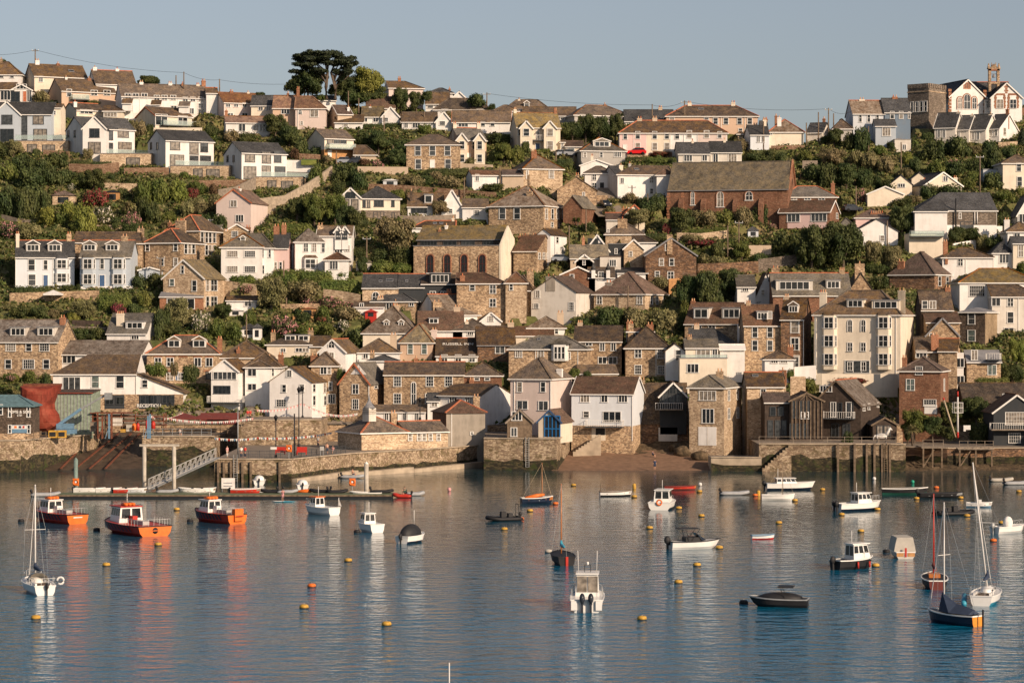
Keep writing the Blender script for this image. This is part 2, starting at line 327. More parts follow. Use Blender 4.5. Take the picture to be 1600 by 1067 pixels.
def H(ref, rest, x0, x1, side, base, eave, ridge, roof='gx', wall='white', rf='brown', D=None, Y=None, w=(), sw=(), ch=(), dm=(), sk=(),
      of=None, trim='trim', ridgem=None, cat='house', barge=None, doors=(), bays=(), pitch=0.78, hip=0.9, name='house', fnd=3.0, ov=0.3, fr='wframe', bal=(), pipes=(), lower=None, quoin=None, yaw=None):
    s = Hs(); s.ref = ref
    X0p, X1p, bp, ep, rp, sp = X_(x0), X_(x1), Y_(base), Y_(eave), Y_(ridge), side/4
    Yn = Y or Yg(bp); ppm = F/Yn
    ze = H0-(ep-YH)*Yn/F; zb = H0-(bp-YH)*Yn/F
    r0 = H0-(rp-YH)*Yn/F-ze; k = (rp-YH)/F
    if D is None: D = min(13, max(5.5, 2*r0/(pitch+k))) if roof in ('gx', 'hip', 'hipl', 'hipr') else 9.0
    D = max(D, abs(sp)/ppm/0.9)
    th = -math.asin(max(-.93, min(.93, sp/ppm/D))) if yaw is None else math.radians(yaw)
    c, sn = math.cos(th), math.sin(th)
    if side <= 0:
        n = P(X0p, bp, Yn); X0, Y0 = n.x, n.y; Wd = solve_line(X0, Y0, c, sn, X1p)
    else:
        n = P(X1p, bp, Yn); u = solve_line(n.x, n.y, -c, -sn, X0p); X0, Y0 = n.x-u*c, n.y-u*sn; Wd = u
    if Wd < 0 or Wd > 90: print('BAD W', ref, Wd)
    s.X0, s.Y0, s.c, s.s, s.W, s.D, s.th, s.zb, s.ze = X0, Y0, c, sn, Wd, D, th, zb, ze
    if roof == 'gy': zr = H0-(rp-YH)*(Y0+Wd/2*sn)/F
    elif roof in ('flat',): zr = ze
    elif roof == 'shed': zr = H0-(rp-YH)*(Yn+D*c)/F
    else: zr = H0-(rp-YH)*(Yn+D/2*c)/F
    pit = (zr-ze)/(Wd/2 if roof == 'gy' else D if roof == 'shed' else D/2)
    if roof != 'flat' and (pit > 1.5 or pit < 0.2): print('PITCH %.2f %s D=%.1f W=%.1f' % (pit, ref, D, Wd))
    zr = max(zr, ze+0.3) if roof != 'flat' else ze
    s.zr = zr; s.px = (X0p+X1p)/2; s.py = (bp+ep)/2; s.x0p, s.x1p, s.ep, s.bp, s.rp = X0p, X1p, ep, bp, rp
    h, R = ze-zb, zr-ze; W = Wd
    if of is None:
        root = empty(name, (X0, Y0, zb), th); tag(root, short_label(ref, rest), cat); s.root = root; s.base = s; HOUSES.append(s)
        off = Vector((0,0,0)); rr = 0
    else:
        root = of.root; s.root = root; d = Vector((X0-of.base.X0, Y0-of.base.Y0, 0)); s.base = of.base
        off = Matrix.Rotation(-of.base.th, 3, 'Z') @ d; off.z = zb-of.base.zb; rr = th-of.base.th
    def put(mb, nm, par=root):
        o = mb.build(nm, par)
        if par is root: o.location = off; o.rotation_euler = (0,0,rr)
        return o
    def loc(u, v, z): return off + Matrix.Rotation(rr, 3, 'Z') @ Vector((u, v, z))
    s.loc, s.rr, s.h = loc, rr, h
    PADS.append((X0, Y0, c, sn, W, D, zb))
    wm = MB(); rm = MB(); tm = MB(); rg = ridgem; wv = MB()
    zl = h if lower is None else None
    t = 0.12
    if roof in ('gx', 'shed'):
        pr = [(0,-fnd),(D,-fnd),(D,h),(D/2,h+R-t),(0,h)] if roof == 'gx' else [(0,-fnd),(D,-fnd),(D,h+R-t),(0,h-.05)]
        wm.ext([(p, z) for p, z in pr], 0, W, wall)
    elif roof == 'gy':
        wm.ext([(0,-fnd),(W,-fnd),(W,h),(W/2,h+R-t),(0,h)], 0, D, wall, 'y')
    else: wm.box(0, W, 0, D, -fnd, h+(0.5 if roof == 'flat' else 0.02), wall)
    if lower: # (material, pixel height of its top): a differently faced ground floor set 3 cm proud
        zt = H0-(Y_(lower[1])-YH)*Yn/F-zb; wv.box(-.03, W+.03, -.03, D+.03, -fnd-.01, zt, lower[0])
    put(wm, 'wall')
    if wv.v: put(wv, 'ground_floor_wall')
    sp_ = R/(D/2); s.slope = sp_
    ridges = []
    if roof == 'gx':
        v = .18; o = ov
        rm.ext([(-o, h-o*sp_), (D/2, h+R), (D+o, h-o*sp_), (D+o, h-o*sp_-t), (D/2, h+R-t), (-o, h-o*sp_-t)], -v, W+v, rf)
        ridges = [((-v,D/2,h+R+.03),(W+v,D/2,h+R+.03))]
        if trim:
            tm.box(-v, W+v, -o-.12, -o-.002, h-o*sp_-t-.06, h-o*sp_-.02, trim)
            if barge:
                for xx in ((-v-.05), (W+v+.05)):
                    for ya, yb in ((-o, D/2), (D+o, D/2)): tm.beam((xx, ya, h-o*sp_-.1), (xx, yb, h+R-.1), .08, barge, .24)
    elif roof == 'shed':
        sp2 = R/D; rm.ext([(-ov, h-ov*sp2), (D+.1, h+R+.1*sp2), (D+.1, h+R+.1*sp2-t), (-ov, h-ov*sp2-t)], -.15, W+.15, rf); s.slope = sp2
        if trim: tm.box(-.15, W+.15, -ov-.1, -ov-.002, h-ov*sp2-t-.05, h-ov*sp2-.02, trim)
    elif roof == 'gy':
        q = R/(W/2); o = ov
        rm.ext([(-o, h-o*q), (W/2, h+R), (W+o, h-o*q), (W+o, h-o*q-t), (W/2, h+R-t), (-o, h-o*q-t)], -.22, D+.2, rf, 'y')
        ridges = [((W/2,-.22,h+R+.03),(W/2,D+.2,h+R+.03))]
        bm_ = barge or trim
        if bm_:
            for xa in (-o, W+o): tm.beam((xa, -.27, h-o*q-.11), (W/2, -.27, h+R-.1), .07, bm_, .26)
    elif roof.startswith('hip'):
        o = ov; hx = min(D/2*hip, W/2); hl = 0 if roof == 'hipr' else hx; hr = 0 if roof == 'hipl' else hx
        if W < D*0.98 and roof == 'hip':
            hy = W/2*hip; rp_ = [(W/2, hy), (W/2, D-hy)]
        else: rp_ = [(hl-(.15 if hl == 0 else 0), D/2), (W-hr+(.15 if hr == 0 else 0), D/2)]
        xa, xb, ze_ = -o if hl else -.15, W+o if hr else W+.15, h-o*sp_*.8
        V = [(xa,-o,ze_),(xb,-o,ze_),(xb,D+o,ze_),(xa,D+o,ze_),(rp_[0][0],rp_[0][1],h+R),(rp_[1][0],rp_[1][1],h+R)]
        V += [(x,y,z-t) for x,y,z in V[:4]]
        if W < D*0.98 and roof == 'hip': fs = [(0,1,4),(1,2,5,4),(2,3,5),(3,0,4,5)]
        else: fs = [(0,1,5,4),(1,2,5),(2,3,4,5),(3,0,4)]
        for f in fs:
            gable = (f == (1,2,5) and hr == 0 and 'hipl' == roof) or (f == (3,0,4) and hl == 0 and roof == 'hipr')
            rm.add([V[i] for i in f], [tuple(range(len(f)))], wall if gable else rf)
        rm.add(V, [(6,9,8,7),(0,6,7,1),(1,7,8,2),(2,8,9,3),(3,9,6,0)], rf)
        ridges = [(V[4], V[5])]+[(V[i], V[j]) for i, j in ((0,4),(1,5) if not (W < D*0.98 and roof == 'hip') else (1,4))]
        ridges = [(Vector(a)+Vector((0,0,.03)), Vector(b)+Vector((0,0,.03))) for a, b in ridges]
        if trim: tm.box(xa, xb, -o-.1, -o-.002, ze_-t-.08, ze_-.02, trim); tm.box(xb+.002, xb+.1, -o-.1, D+o, ze_-t-.08, ze_-.02, trim); tm.box(xa-.1, xa-.002, -o-.1, D+o, ze_-t-.08, ze_-.02, trim)
    elif roof == 'flat':
        rm.box(-.12, W+.12, -.12, D+.12, h+.5, h+.62, rf)
    put(rm, 'roof')
    if tm.v: put(tm, 'fascia')
    if ridges and rg != 0:
        b = MB()
        for p, q in ridges: b.beam(p, q, .26, rg or rf, .16)
        put(b, 'ridge_tiles')
    def solve_front(px, py):
        u = solve_line(X0, Y0, c, sn, px); return u, H0-(py-YH)*(Y0+u*sn)/F-zb
    def solve_side(px, py):
        ax, ay = (X0+W*c, Y0+W*sn) if side > 0 else (X0, Y0)
        v = solve_line(ax, ay, -sn, c, px); return v, H0-(py-YH)*(ay+v*c)/F-zb
    def slope_pt(px, py):
        a, bb = (px-800)/F, -(py-YH)/F; z0 = ze
        A = np.array([[c-a*sn, -sn-a*c], [-bb*sn, s.slope-bb*c]]); B = np.array([a*Y0-X0, bb*Y0+H0-z0])
        u, y = np.linalg.solve(A, B); return u, y
    s.front, s.sidef, s.slopept = solve_front, solve_side, slope_pt
    for row in w:
        yc, hh, ww = row[:3]; st = 's'
        xs = row[3:]
        if xs and isinstance(xs[-1], str): st = xs[-1]; xs = xs[:-1]
        kind = None; f2 = fr
        if ':' in st: st, kind = st.split(':')
        if st.startswith('D'): f2 = 'dframe'; st = st[1:]
        for x in xs:
            u, z = solve_front(X_(x), Y_(yc+hh/2)); wm_, hm_ = ww/4/ppm/c, hh/4/ppm
            wm_ = max(.4, wm_); hm_ = max(.4, hm_)
            if u-wm_/2 < -.2 or u+wm_/2 > W+.2: continue
            window(root, loc(u, 0, z), rr, wm_, hm_, st, f2, 'glass_'+kind if kind else None)
    for row in sw:
        yc, hh, ww = row[:3]; st = 's'; xs = row[3:]
        if xs and isinstance(xs[-1], str): st = xs[-1]; xs = xs[:-1]
        for x in xs:
            v, z = solve_side(X_(x), Y_(yc+hh/2)); wm_ = min(1.3, max(.5, ww/4/ppm/max(.25, abs(sn))))
            if v < .2 or v > D-.2: continue
            window(root, loc(W if side > 0 else 0, v, z), rr+(math.pi/2 if side > 0 else -math.pi/2), wm_, hh/4/ppm, st, fr)
    for x, yt, wd, hd, colr in doors:
        u, z = solve_front(X_(x), Y_(yt+hd)); b = MB(); ww, hh = wd/4/ppm/c, hd/4/ppm
        b.box(-ww/2, ww/2, -.06, 0, 0, hh, colr); b.box(-ww/2-.1, -ww/2, -.1, 0, 0, hh+.1, 'trim'); b.box(ww/2, ww/2+.1, -.1, 0, 0, hh+.1, 'trim'); b.box(-ww/2, ww/2, -.1, 0, hh, hh+.1, 'trim')
        o = b.build('door', root); o.location = loc(u, 0, z); o.rotation_euler = (0,0,rr)
    for x, yt, yb, wd in bays:        # canted bay running over several floors: (x centre, top, bottom, width)
        u, z1 = solve_front(X_(x), Y_(yt)); _, z0 = solve_front(X_(x), Y_(yb)); bw = wd/4/ppm/c; d = .7; q = .45
        b = MB(); b.prism([(-bw/2,0),(-bw/2+q,-d),(bw/2-q,-d),(bw/2,0)], 0, z1-z0, wall)
        b.add([(-bw/2-.1,0,z1-z0),(-bw/2+q-.05,-d-.1,z1-z0),(bw/2-q+.05,-d-.1,z1-z0),(bw/2+.1,0,z1-z0),(-bw/2+q,0,z1-z0+.55),(bw/2-q,0,z1-z0+.55)], [(0,1,4),(1,2,5,4),(2,3,5),(0,4,5,3),(3,2,1,0)], rf)
        o = b.build('bay', root); o.location = loc(u, 0, z0); o.rotation_euler = (0,0,rr)
        nf = max(1, round((z1-z0)/2.8)); fh = (z1-z0)/nf
        for i in range(nf):
            zz = i*fh+fh*.28
            for (lx, ly, lr, lw) in ((0, -d, 0, bw-2*q-.3), (bw/2-q/2, -d/2, math.atan2(d, q), .45), (-bw/2+q/2, -d/2, -math.atan2(d, q), .45)):
                fm, pm = win_mesh(max(.4, lw), fh*.58, 's' if lw < 1.2 else '2s', fr)
                f = place('bay_window', fm, o, (lx, ly, zz), lr)
                MBp = place('bay_pane', pm, o, (lx, ly, zz), lr)
    if not ch and of is None and roof in ('gx', 'hip', 'hipl', 'hipr') and bp > 380 and cat == 'house' and pick(X0p, ep) < .7:
        r_ = pick(ep, X0p); ch = ((x0+(x1-x0)*(.12 if r_ < .5 else .88), ridge-(26+14*r_), 26+16*r_, ('brick','stone','tan','stone')[int(r_*16) % 4], 2+int(r_*9) % 2, .5),)
    for cdat in ch:
        x, yt, wd = cdat[:3]; m = cdat[3] if len(cdat) > 3 else 'stone'; np_ = cdat[4] if len(cdat) > 4 else 2; yf = cdat[5] if len(cdat) > 5 else .5
        yl = D*yf; ax, ay = X0-sn*yl, Y0+c*yl; u = solve_line(ax, ay, c, sn, X_(x)); zt = H0-(Y_(yt)-YH)*(ay+u*sn)/F-zb
        u = max(.3, min(W-.3, u))
        cw = max(.5, wd/4/ppm); b = MB(); cd = .55; ph = .45; zc = zt-ph; zb0 = min(h, zc-1.0) if roof != 'gy' else h
        b.box(u-cw/2, u+cw/2, yl-cd/2, yl+cd/2, zb0, zc, m); b.box(u-cw/2-.06, u+cw/2+.06, yl-cd/2-.06, yl+cd/2+.06, zc-.25, zc-.1, m)
        o = put(b, 'chimney')
        for i in range(np_):
            pb = MB(); xx = u-cw/2+cw*(i+.5)/np_; r_ = min(.14, cw/np_/2*.8); pb.lathe([(r_*.8,0),(r_,.08),(r_*.75,.15),(r_*.75,.38),(r_,ph)], 'pot' if (x+i) % 3 else 'terracotta', 8, (xx, yl, zc)); pb.build('chimney_pot', o)
    for x, yt, yb, wd, kd in dm:
        u, yl = slope_pt(X_(x), Y_(yb)); yl = max(0.0, yl); z0 = h+s.slope*yl; dw = wd/4/ppm/c; st = 's'; dmw = 'trim'; drf = rf
        if ':' in kd: kd, ex = kd.split(':'); st = ex
        hh = (yb-yt)/4/ppm; body = hh*(.66 if kd == 'g' else .9); dd = min(D/2-yl+.8, (body+.1)/max(.2, s.slope)+.4)
        b = MB(); fr2 = fr
        if kd == 'f': b.box(u-dw/2, u+dw/2, yl, yl+dd, z0-.3, z0+body, wall if wall in ('white','cream','slatehung','charcoal') else 'slatehung' if len(kd) > 9 else 'offwhite'); b.box(u-dw/2-.15, u+dw/2+.15, yl-.2, yl+dd, z0+body+.002, z0+body+.15, 'lead')
        else:
            b.box(u-dw/2, u+dw/2, yl, yl+dd, z0-.3, z0+body, 'offwhite')
            rise = hh-body; b.ext([(u-dw/2-.15, z0+body-.05), (u, z0+body+rise), (u+dw/2+.15, z0+body-.05)], yl-.15, min(D/2, yl+dd+rise/max(.2, s.slope)), drf, 'y')
            b.beam((u-dw/2-.15, yl-.19, z0+body-.05), (u, yl-.19, z0+body+rise), .06, 'trim', .16); b.beam((u+dw/2+.15, yl-.19, z0+body-.05), (u, yl-.19, z0+body+rise), .06, 'trim', .16)
        o = put(b, 'dormer'); fm, pm = win_mesh(dw*.8, body*.72, st, fr2)
        place('dormer_window', fm, o, (u, yl, z0+body*.13)); place('dormer_pane', pm, o, (u, yl, z0+body*.13))
    for x, y, wd, hd in sk:
        u, yl = slope_pt(X_(x), Y_(y)); b = MB(); ww = wd/4/ppm; hh = max(.7, hd/4/ppm*1.1); a = math.atan(s.slope); dy = hh/2*math.cos(a); dz = hh/2*math.sin(a); z = h+s.slope*yl
        nx, nz = -math.sin(a)*.06, math.cos(a)*.06
        V = [(u-ww/2, yl-dy+nx, z-dz+nz), (u+ww/2, yl-dy+nx, z-dz+nz), (u+ww/2, yl+dy+nx, z+dz+nz), (u-ww/2, yl+dy+nx, z+dz+nz)]
        b.add(V, [(0,1,2,3)], 'glass_mid')
        for i in range(4): b.beam(V[i], V[(i+1) % 4], .09, 'lead', .1)
        put(b, 'skylight')
    for x in pipes:
        u, _ = solve_front(X_(x), bp); b = MB(); b.box(u-.05, u+.05, -.11, -.01, 0, h-.15, 'trim'); put(b, 'drainpipe')
    for (xa, xb, yt, kd) in bal:      # balcony: left, right, floor row, kind
        ua, z = solve_front(X_(xa), Y_(yt)); ub, _ = solve_front(X_(xb), Y_(yt)); d = 1.6; b = MB(); b.box(ua, ub, -d, -.01, z-.18, z, 'dframe' if kd != 'wood' else 'greytimber')
        o = put(b, 'balcony'); r2 = MB(); mt = 'railglass' if kd == 'glass' else None
        pts = [(ua+.03, -.05), (ua+.03, -d+.04), (ub-.03, -d+.04), (ub-.03, -.05)]
        if mt:
            for p, q in zip(pts, pts[1:]): r2.beam((*p, z+.5), (*q, z+.5), .02, mt, .95)
        for p, q in zip(pts, pts[1:]):
            r2.beam((*p, z+1.02), (*q, z+1.02), .05, 'metal' if mt else 'trim', .05)
            n = max(1, int((Vector(q)-Vector(p)).length/(1.4 if mt else .35)))
            for i in range(n+1):
                e = Vector(p).lerp(Vector(q), i/n); r2.box(e.x-.02, e.x+.02, e.y-.02, e.y+.02, z, z+1, 'metal' if mt else 'trim')
        r2.build('railing', o)
    return s
BR, TC = 'brick', 'terracotta'
# ================= top rows, far left =================
T(0, 70)
H('brown hipped roof house at the far left skyline', 'cut by the photo edge', -130,132,0,310,183,108,'hipr', 'white','brown', w=((198,20,30,8),(198,20,24,75)), ch=((8,78,16,'stone',1),))
H('long brown roofed house with a skylight', 'on the skyline, pale left gable end', 215,545,-105,330,192,120,'gx','cream','brown', D=9, w=((215,36,22,255,'2'),), ch=((232,88,26,'white',2),(362,106,20,BR,1)), sk=((445,165,34,22),), cat='house')
H('skyline house with two white chimneys', 'behind the left end of the long terrace', 600,850,-90,340,240,157,'gx','white','brown', D=9, ch=((592,130,24,'white',1),(732,140,22,'white',1)), ridgem=TC)
H('cream and pink semi-detached pair', 'with a grey left gable above the flat hedge', 385,726,-125,400,285,212,'gx','peach','brown', D=9.5, w=((302,30,36,588,668,'2'),(302,44,28,432,'s')), sw=((298,30,25,300),), ch=((412,192,16,'white',1),(556,198,22,BR,1)), bal=((440,545,342,'glass'),))
H('long white terrace under a brown roof', 'with three small porch roofs on the upper left skyline', 760,1303,-75,455,318,242,'gx','white','brown', D=9, w=((322,30,34,800,848,902,'2'),(332,28,32,980,1028,1082,'2'),(342,26,30,1158,1205,1255,'2'),(385,34,30,800,1255,'2s'),(402,40,50,1095,'3'),(415,34,32,1195,1255,'2')), ch=((883,222,24,'white',2),(1063,228,24,'white',2),(1140,232,16,BR,1),(1236,238,20,'cream',2),(1284,214,26,BR,2)), doors=((1150,390,22,50,'terracotta'),(845,380,22,50,'white')), pipes=(875,1110))
r = HOUSES[-1]
for i, (a, b_) in enumerate(((765,822),(945,1002),(1118,1182))): H('','',a,b_,0,400+i*8,362+i*9,338+i*9,'shed','white','brown',D=1.6,of=r,fnd=.5,Y=r.Y0-1.6)
H('pinkish semi-detached pair', 'with a blank left gable, right of the long white terrace', 1400,1640,-100,455,358,297,'gx','pink','orange', D=9, w=((378,24,26,1425,1475,1528,1578,'2'),(440,22,30,1440,1530,'2')), ch=((1446,280,22,BR,2),(1550,286,16,'cream',1)), ridgem='orange')
H('small house showing only its red verge', 'behind the pinkish pair', 1290,1360,-30,420,300,268,'gx','white','brown',D=6,ridgem=TC)
H('brown roofed house beside the white conservatory', 'at the far left edge', -80,90,0,372,277,238,'gx','white','brown', w=((315,60,60,35,'3'),))
H('white gabled conservatory', 'glazed on both sides, far left edge', 68,200,0,372,282,246,'gy','white','brown', w=((325,62,26,82,110,'D'),(320,70,28,182,'2'),(262,28,60,135,'3')), doors=((156,292,24,64,'terracotta'),), cat='conservatory')
H('low cream garage house', 'between the hedge and the grey gabled villa', 265,382,0,575,392,372,'gx','cream','darkbrown', w=((425,24,22,337),(490,24,0.1,300)))
H('cream bungalow with a tall white chimney', 'below the flat topped hedge', 478,652,-120,470,405,362,'gx','cream','darkbrown', D=8, w=((420,22,72,540,'3'),), sw=((382,18,20,385),(440,26,20,388)), ch=((456,345,22,'white',1,.2),), ridgem=TC)
H('small bungalow with a dark brown roof', 'right of the bungalow with the tall chimney', 645,768,0,480,412,382,'hipr','cream','darkbrown', w=((438,22,80,690,'4'),))
H('bungalow with a black left gable and red verge', 'above the pale terrace wall', 970,1200,-150,530,438,388,'gx','cream','darkbrown', D=9, w=((470,64,66,1008,'2'),(472,52,52,1142,'2')), barge=TC, ridgem='brown', bal=((1000,1258,503,'glass'),))
H('white bungalow under an orange lichened roof', 'right of the four modern villas', 1412,1685,-38,575,484,446,'gx','white','orange', D=8, w=((515,52,40,1513,'2'),(520,38,32,1600,1640,'2')), ch=((1396,400,18,BR,1),))
# --- the four modern villas
def villa(ref, rest, ax, bx, cx, dx, side, base, eave, apex, ridge, by0, by1, bx0, bx1, wd, mid):
    wd = [tuple(q[:-1])+(q[-1]+(':curtain' if q[2] > 60 or int(q[0]) % 3 == 0 else ':mid'),) for q in wd]; mid = [tuple(q[:-1])+(q[-1]+':curtain',) for q in mid]
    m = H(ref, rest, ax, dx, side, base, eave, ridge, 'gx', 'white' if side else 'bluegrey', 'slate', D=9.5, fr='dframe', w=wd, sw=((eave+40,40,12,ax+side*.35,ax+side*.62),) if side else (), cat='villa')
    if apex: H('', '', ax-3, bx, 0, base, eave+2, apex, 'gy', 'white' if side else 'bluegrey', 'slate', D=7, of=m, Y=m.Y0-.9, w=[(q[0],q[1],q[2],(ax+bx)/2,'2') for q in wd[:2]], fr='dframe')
    H('', '', bx0, bx1, 0, by1, by0+4, by0+4, 'flat', 'palestone', 'lead', D=9, of=m, Y=m.Y0-3.0, w=mid, fr='dframe', trim=None, ov=0)
    u0 = solve_line(m.X0, m.Y0, m.c, m.s, X_(bx0)); u1 = solve_line(m.X0, m.Y0, m.c, m.s, X_(bx1))
    r2 = MB(); zf = 0.0
    for p, q in (((u0,-2.7),(u1,-2.7)), ((u1,-2.7),(u1,-.3))):
        r2.beam((*p, zf+.85), (*q, zf+.85), .02, 'railglass', .9); r2.beam((*p, zf+1.3), (*q, zf+1.3), .04, 'metal')
    o = r2.build('railing', m.root); o.location = (0,0,0)
    return m
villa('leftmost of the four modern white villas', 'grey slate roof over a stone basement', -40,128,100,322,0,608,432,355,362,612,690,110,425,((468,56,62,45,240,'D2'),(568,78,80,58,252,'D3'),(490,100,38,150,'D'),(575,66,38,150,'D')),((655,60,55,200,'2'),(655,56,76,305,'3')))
villa('second modern villa with a pointed white gable', 'glass balcony over a stone basement', 520,662,705,842,-148,690,518,447,450,692,768,625,948,((552,54,58,594,770,'D2'),(645,66,74,598,780,'D3'),(560,70,36,684,'D'),(650,70,36,684,'D')),((738,58,78,832,'3'),))
villa('third modern villa with a wide slate roof', 'and a tall glass stair between two white bays', 1035,1175,1250,1336,-145,765,594,None,532,768,840,1065,1440,((630,54,54,1094,'D2'),(635,70,40,1276,'D2'),(725,72,78,1106,'D3'),(730,68,60,1284,'D3'),(645,80,48,1212,'D'),(728,66,48,1212,'D')),((808,58,52,1238,'2'),(810,58,76,1332,'3')))
villa('rightmost of the four modern villas', 'slate roof, glazed corner and dark stair window', 1510,1650,1700,1792,-140,835,672,None,607,838,908,1600,1895,((705,54,54,1562,'D2'),(800,76,70,1562,'D3'),(705,70,50,1665,'D2'),(700,70,40,1735,'D'),(795,76,50,1664,'D2'),(800,76,60,1750,'D2')),((880,60,52,1700,'2'),(882,58,70,1795,'3')))
# ================= tile A2 =================
T(400, 70)
H('cream house with dark solar roof', 'joined to the big orange roofed house', -30,108,0,470,376,318,'gx','cream','slate', w=((398,26,24,30,78,'2'),))
H('house end under the left half of the orange roof', 'with one wide white window', 105,250,0,510,392,318,'gx','peach','orange', w=((418,28,48,183,'3'),), ch=((200,292,12,BR,1),), ridgem='orange')
H('big pinkish house with a hipped orange roof', 'and a small round-headed stair window', 246,434,0,530,394,322,'hipr','pink','orange', w=((428,46,48,364,'2:curtain'),(422,28,22,276,'arch'),(490,20,14,286)), ch=((246,262,18,BR,2),), pipes=(262,), ridgem='orange')
H('white house with a slate roof behind the utility pole', 'below the big cedar trees', 375,500,-45,420,345,318,'gx','white','slate', D=7)
H('small house with red brown roof and white dormer gable', 'left of the utility pole', 510,600,-70,520,430,378,'gx','tan','rustroof', D=7, w=((438,28,28,470,'2'),), barge='trim')
H('low pale bungalow with a tall white chimney', 'in front of the cream gable bungalow', 492,668,0,525,482,440,'gx','white','brown', ch=((578,380,13,'white',1),), w=((505,14,28,560),))
H('cream gable bungalow', 'front gable lit below the cedar hill', 660,792,0,495,446,388,'gx','white','lichen', w=((470,24,32,680,748,'2'),), ch=((714,376,12,'white',1),))
r = HOUSES[-1]; H('', '', 788,895,0,490,446,388,'gy','white','lichen', D=8, of=r, Y=r.Y0-1, w=((468,20,28,812),))
H('house with the plain rusty red roof', 'between two dark trees below the skyline', 690,868,0,440,392,326,'gx','cream','rustroof')
H('pinkish skyline house with brown roof', 'right of the round green tree on the hill', 830,1045,-40,320,268,228,'hipr','pink','brown', D=8, ch=((896,198,18,BR,2),))
H('white gabled skyline bungalow', 'with a broad brown roof, left of the dark shrub', 1060,1205,0,410,366,298,'gx','white','brown', w=((385,22,34,1090),(385,22,50,1150)))
r = HOUSES[-1]; H('', '', 1200,1340,0,400,356,292,'gy','white','brown', D=8, of=r, Y=r.Y0-.6)
H('dark hipped roof with a red chimney', 'peeping over the skyline bungalows', 1075,1230,0,350,300,272,'hip','white','slate', ch=((1210,264,12,BR,1),))
H('hipped brown bungalow at the skyline', 'with white walls and two roof peaks', 1115,1465,0,460,402,336,'hip','white','brown', w=((412,18,40,1180,1400),), ch=((1358,400,12,BR,1),))
H('small cream bungalow with white gable', 'on the terrace above the round topiary bush', 912,1128,0,525,478,422,'gx','white','brown', w=((504,28,24,938,'2'),(504,30,44,1002,'3')))
r = HOUSES[-1]; H('', '', 1124,1225,0,520,478,418,'gy','white','brown', D=8, of=r, Y=r.Y0-.8, w=((492,22,34,1165),))
H('long brown roofed bungalow with a red gable verge', 'above the grey twin gabled house', 1228,1590,0,545,480,412,'gx','white','brown', w=((500,26,60,1295,'3'),(496,26,26,1418,1478)), barge=TC)
H('brown hipped roof on the skyline', 'left of the cream house with twin gables', 1480,1640,0,480,412,378,'hip','white','brown')
H('balconied house with warm timber ground floor', 'facing the harbour beside the dark garden trees', 428,610,-125,720,582,528,'gx','cream','brown', D=9, w=((604,30,30,462,'D'),(604,30,34,504,546,'D2'),(602,26,34,380)), lower=('goldtimber',655), bal=((440,605,650,'glass'),), doors=((460,662,18,40,'trim'),))
H('low brown roofed bungalow', 'with a stone wall beside the timber fronted house', 614,750,0,725,684,630,'hipr','tan','brown', w=((708,30,30,638,'2'),))
H('square stone house with five white windows', 'and a hipped brown roof above the clipped hedge', 940,1276,0,770,622,562,'hip','stone','brown', D=10, w=((664,56,36,1012,1103,1197,'s:mid'),(748,58,36,1014,1200,'s:mid')), doors=((1103,722,26,48,'trim'),), quoin=1, ridgem=None)
H('grey roofed cottage with twin white dormer gables', 'right of the square stone house', 1272,1440,-85,740,592,518,'gx','peach','greyslate', D=9, w=((628,50,28,1288,1365,1395,'s'),(710,46,28,1288,1392,'s')), doors=((1328,680,18,48,'trim'),), ch=((1190,480,22,'cream',2),(1400,480,24,'cream',2)), ridgem=TC)
r = HOUSES[-1]
for xx in (1288, 1398): H('', '', xx-33,xx+33,0,740,592,550,'gy','cream','greyslate', D=4, of=r, Y=r.Y0-.7, w=((628,48,30,xx,'s'),(710,44,28,xx,'s')))
H('small white cottage with a red brown roof', 'against a rough stone wall, left of the two storey stone villa', 1352,1560,-42,908,812,784,'gx','white','rustroof', D=6, w=((832,40,22,1382,'2'),))
T(400, 290)
H('modern house with charcoal hipped roof', 'and a glazed gable on its left', 650,900,-65,215,78,8,'hip','cream','slate', D=11, w=((110,42,56,768,'D3'),(112,50,14,676,704,'D'),(112,40,14,856,'D'),(186,40,60,768,'D3'),(190,36,14,858,'D')), lower=('greystone',155), cat='house')
r = HOUSES[-1]; H('', '', 528,652,0,150,70,12,'gy','offwhite','slate', D=8, of=r, Y=r.Y0-1.2, w=((118,60,44,560,'D'),(118,60,40,618,'D'),(60,34,60,590,'D2')), fnd=5)
H('white bungalow with a glazed dark dormer', 'half hidden by a round tree', 948,1165,0,190,128,48,'gx','white','brown', D=9, w=((152,34,26,985,'D'),(152,34,60,1035,'D3')), dm=((1078,52,112,52,'f:D'),), ch=((970,20,8,'slatehung',1,.2),))
r = HOUSES[-1]; H('', '', 1160,1290,0,190,130,24,'gy','white','brown', D=8, of=r, Y=r.Y0-.5, w=((160,24,24,1215),))
H('low white cottage under a rough brown roof', 'with a blue grey lean-to, left of the stone villa', 1290,1450,0,205,132,84,'gx','white','brown', w=((172,30,30,1380,'2g'),))
H('buried house showing its dark red ridge and two skylights', 'behind the long stone arched building', 975,1245,0,300,260,220,'hipl','white','darkbrown', sk=((1118,236,22,18),(1158,236,22,18)), ridgem=TC, ch=((1232,190,14,'cream',1),))
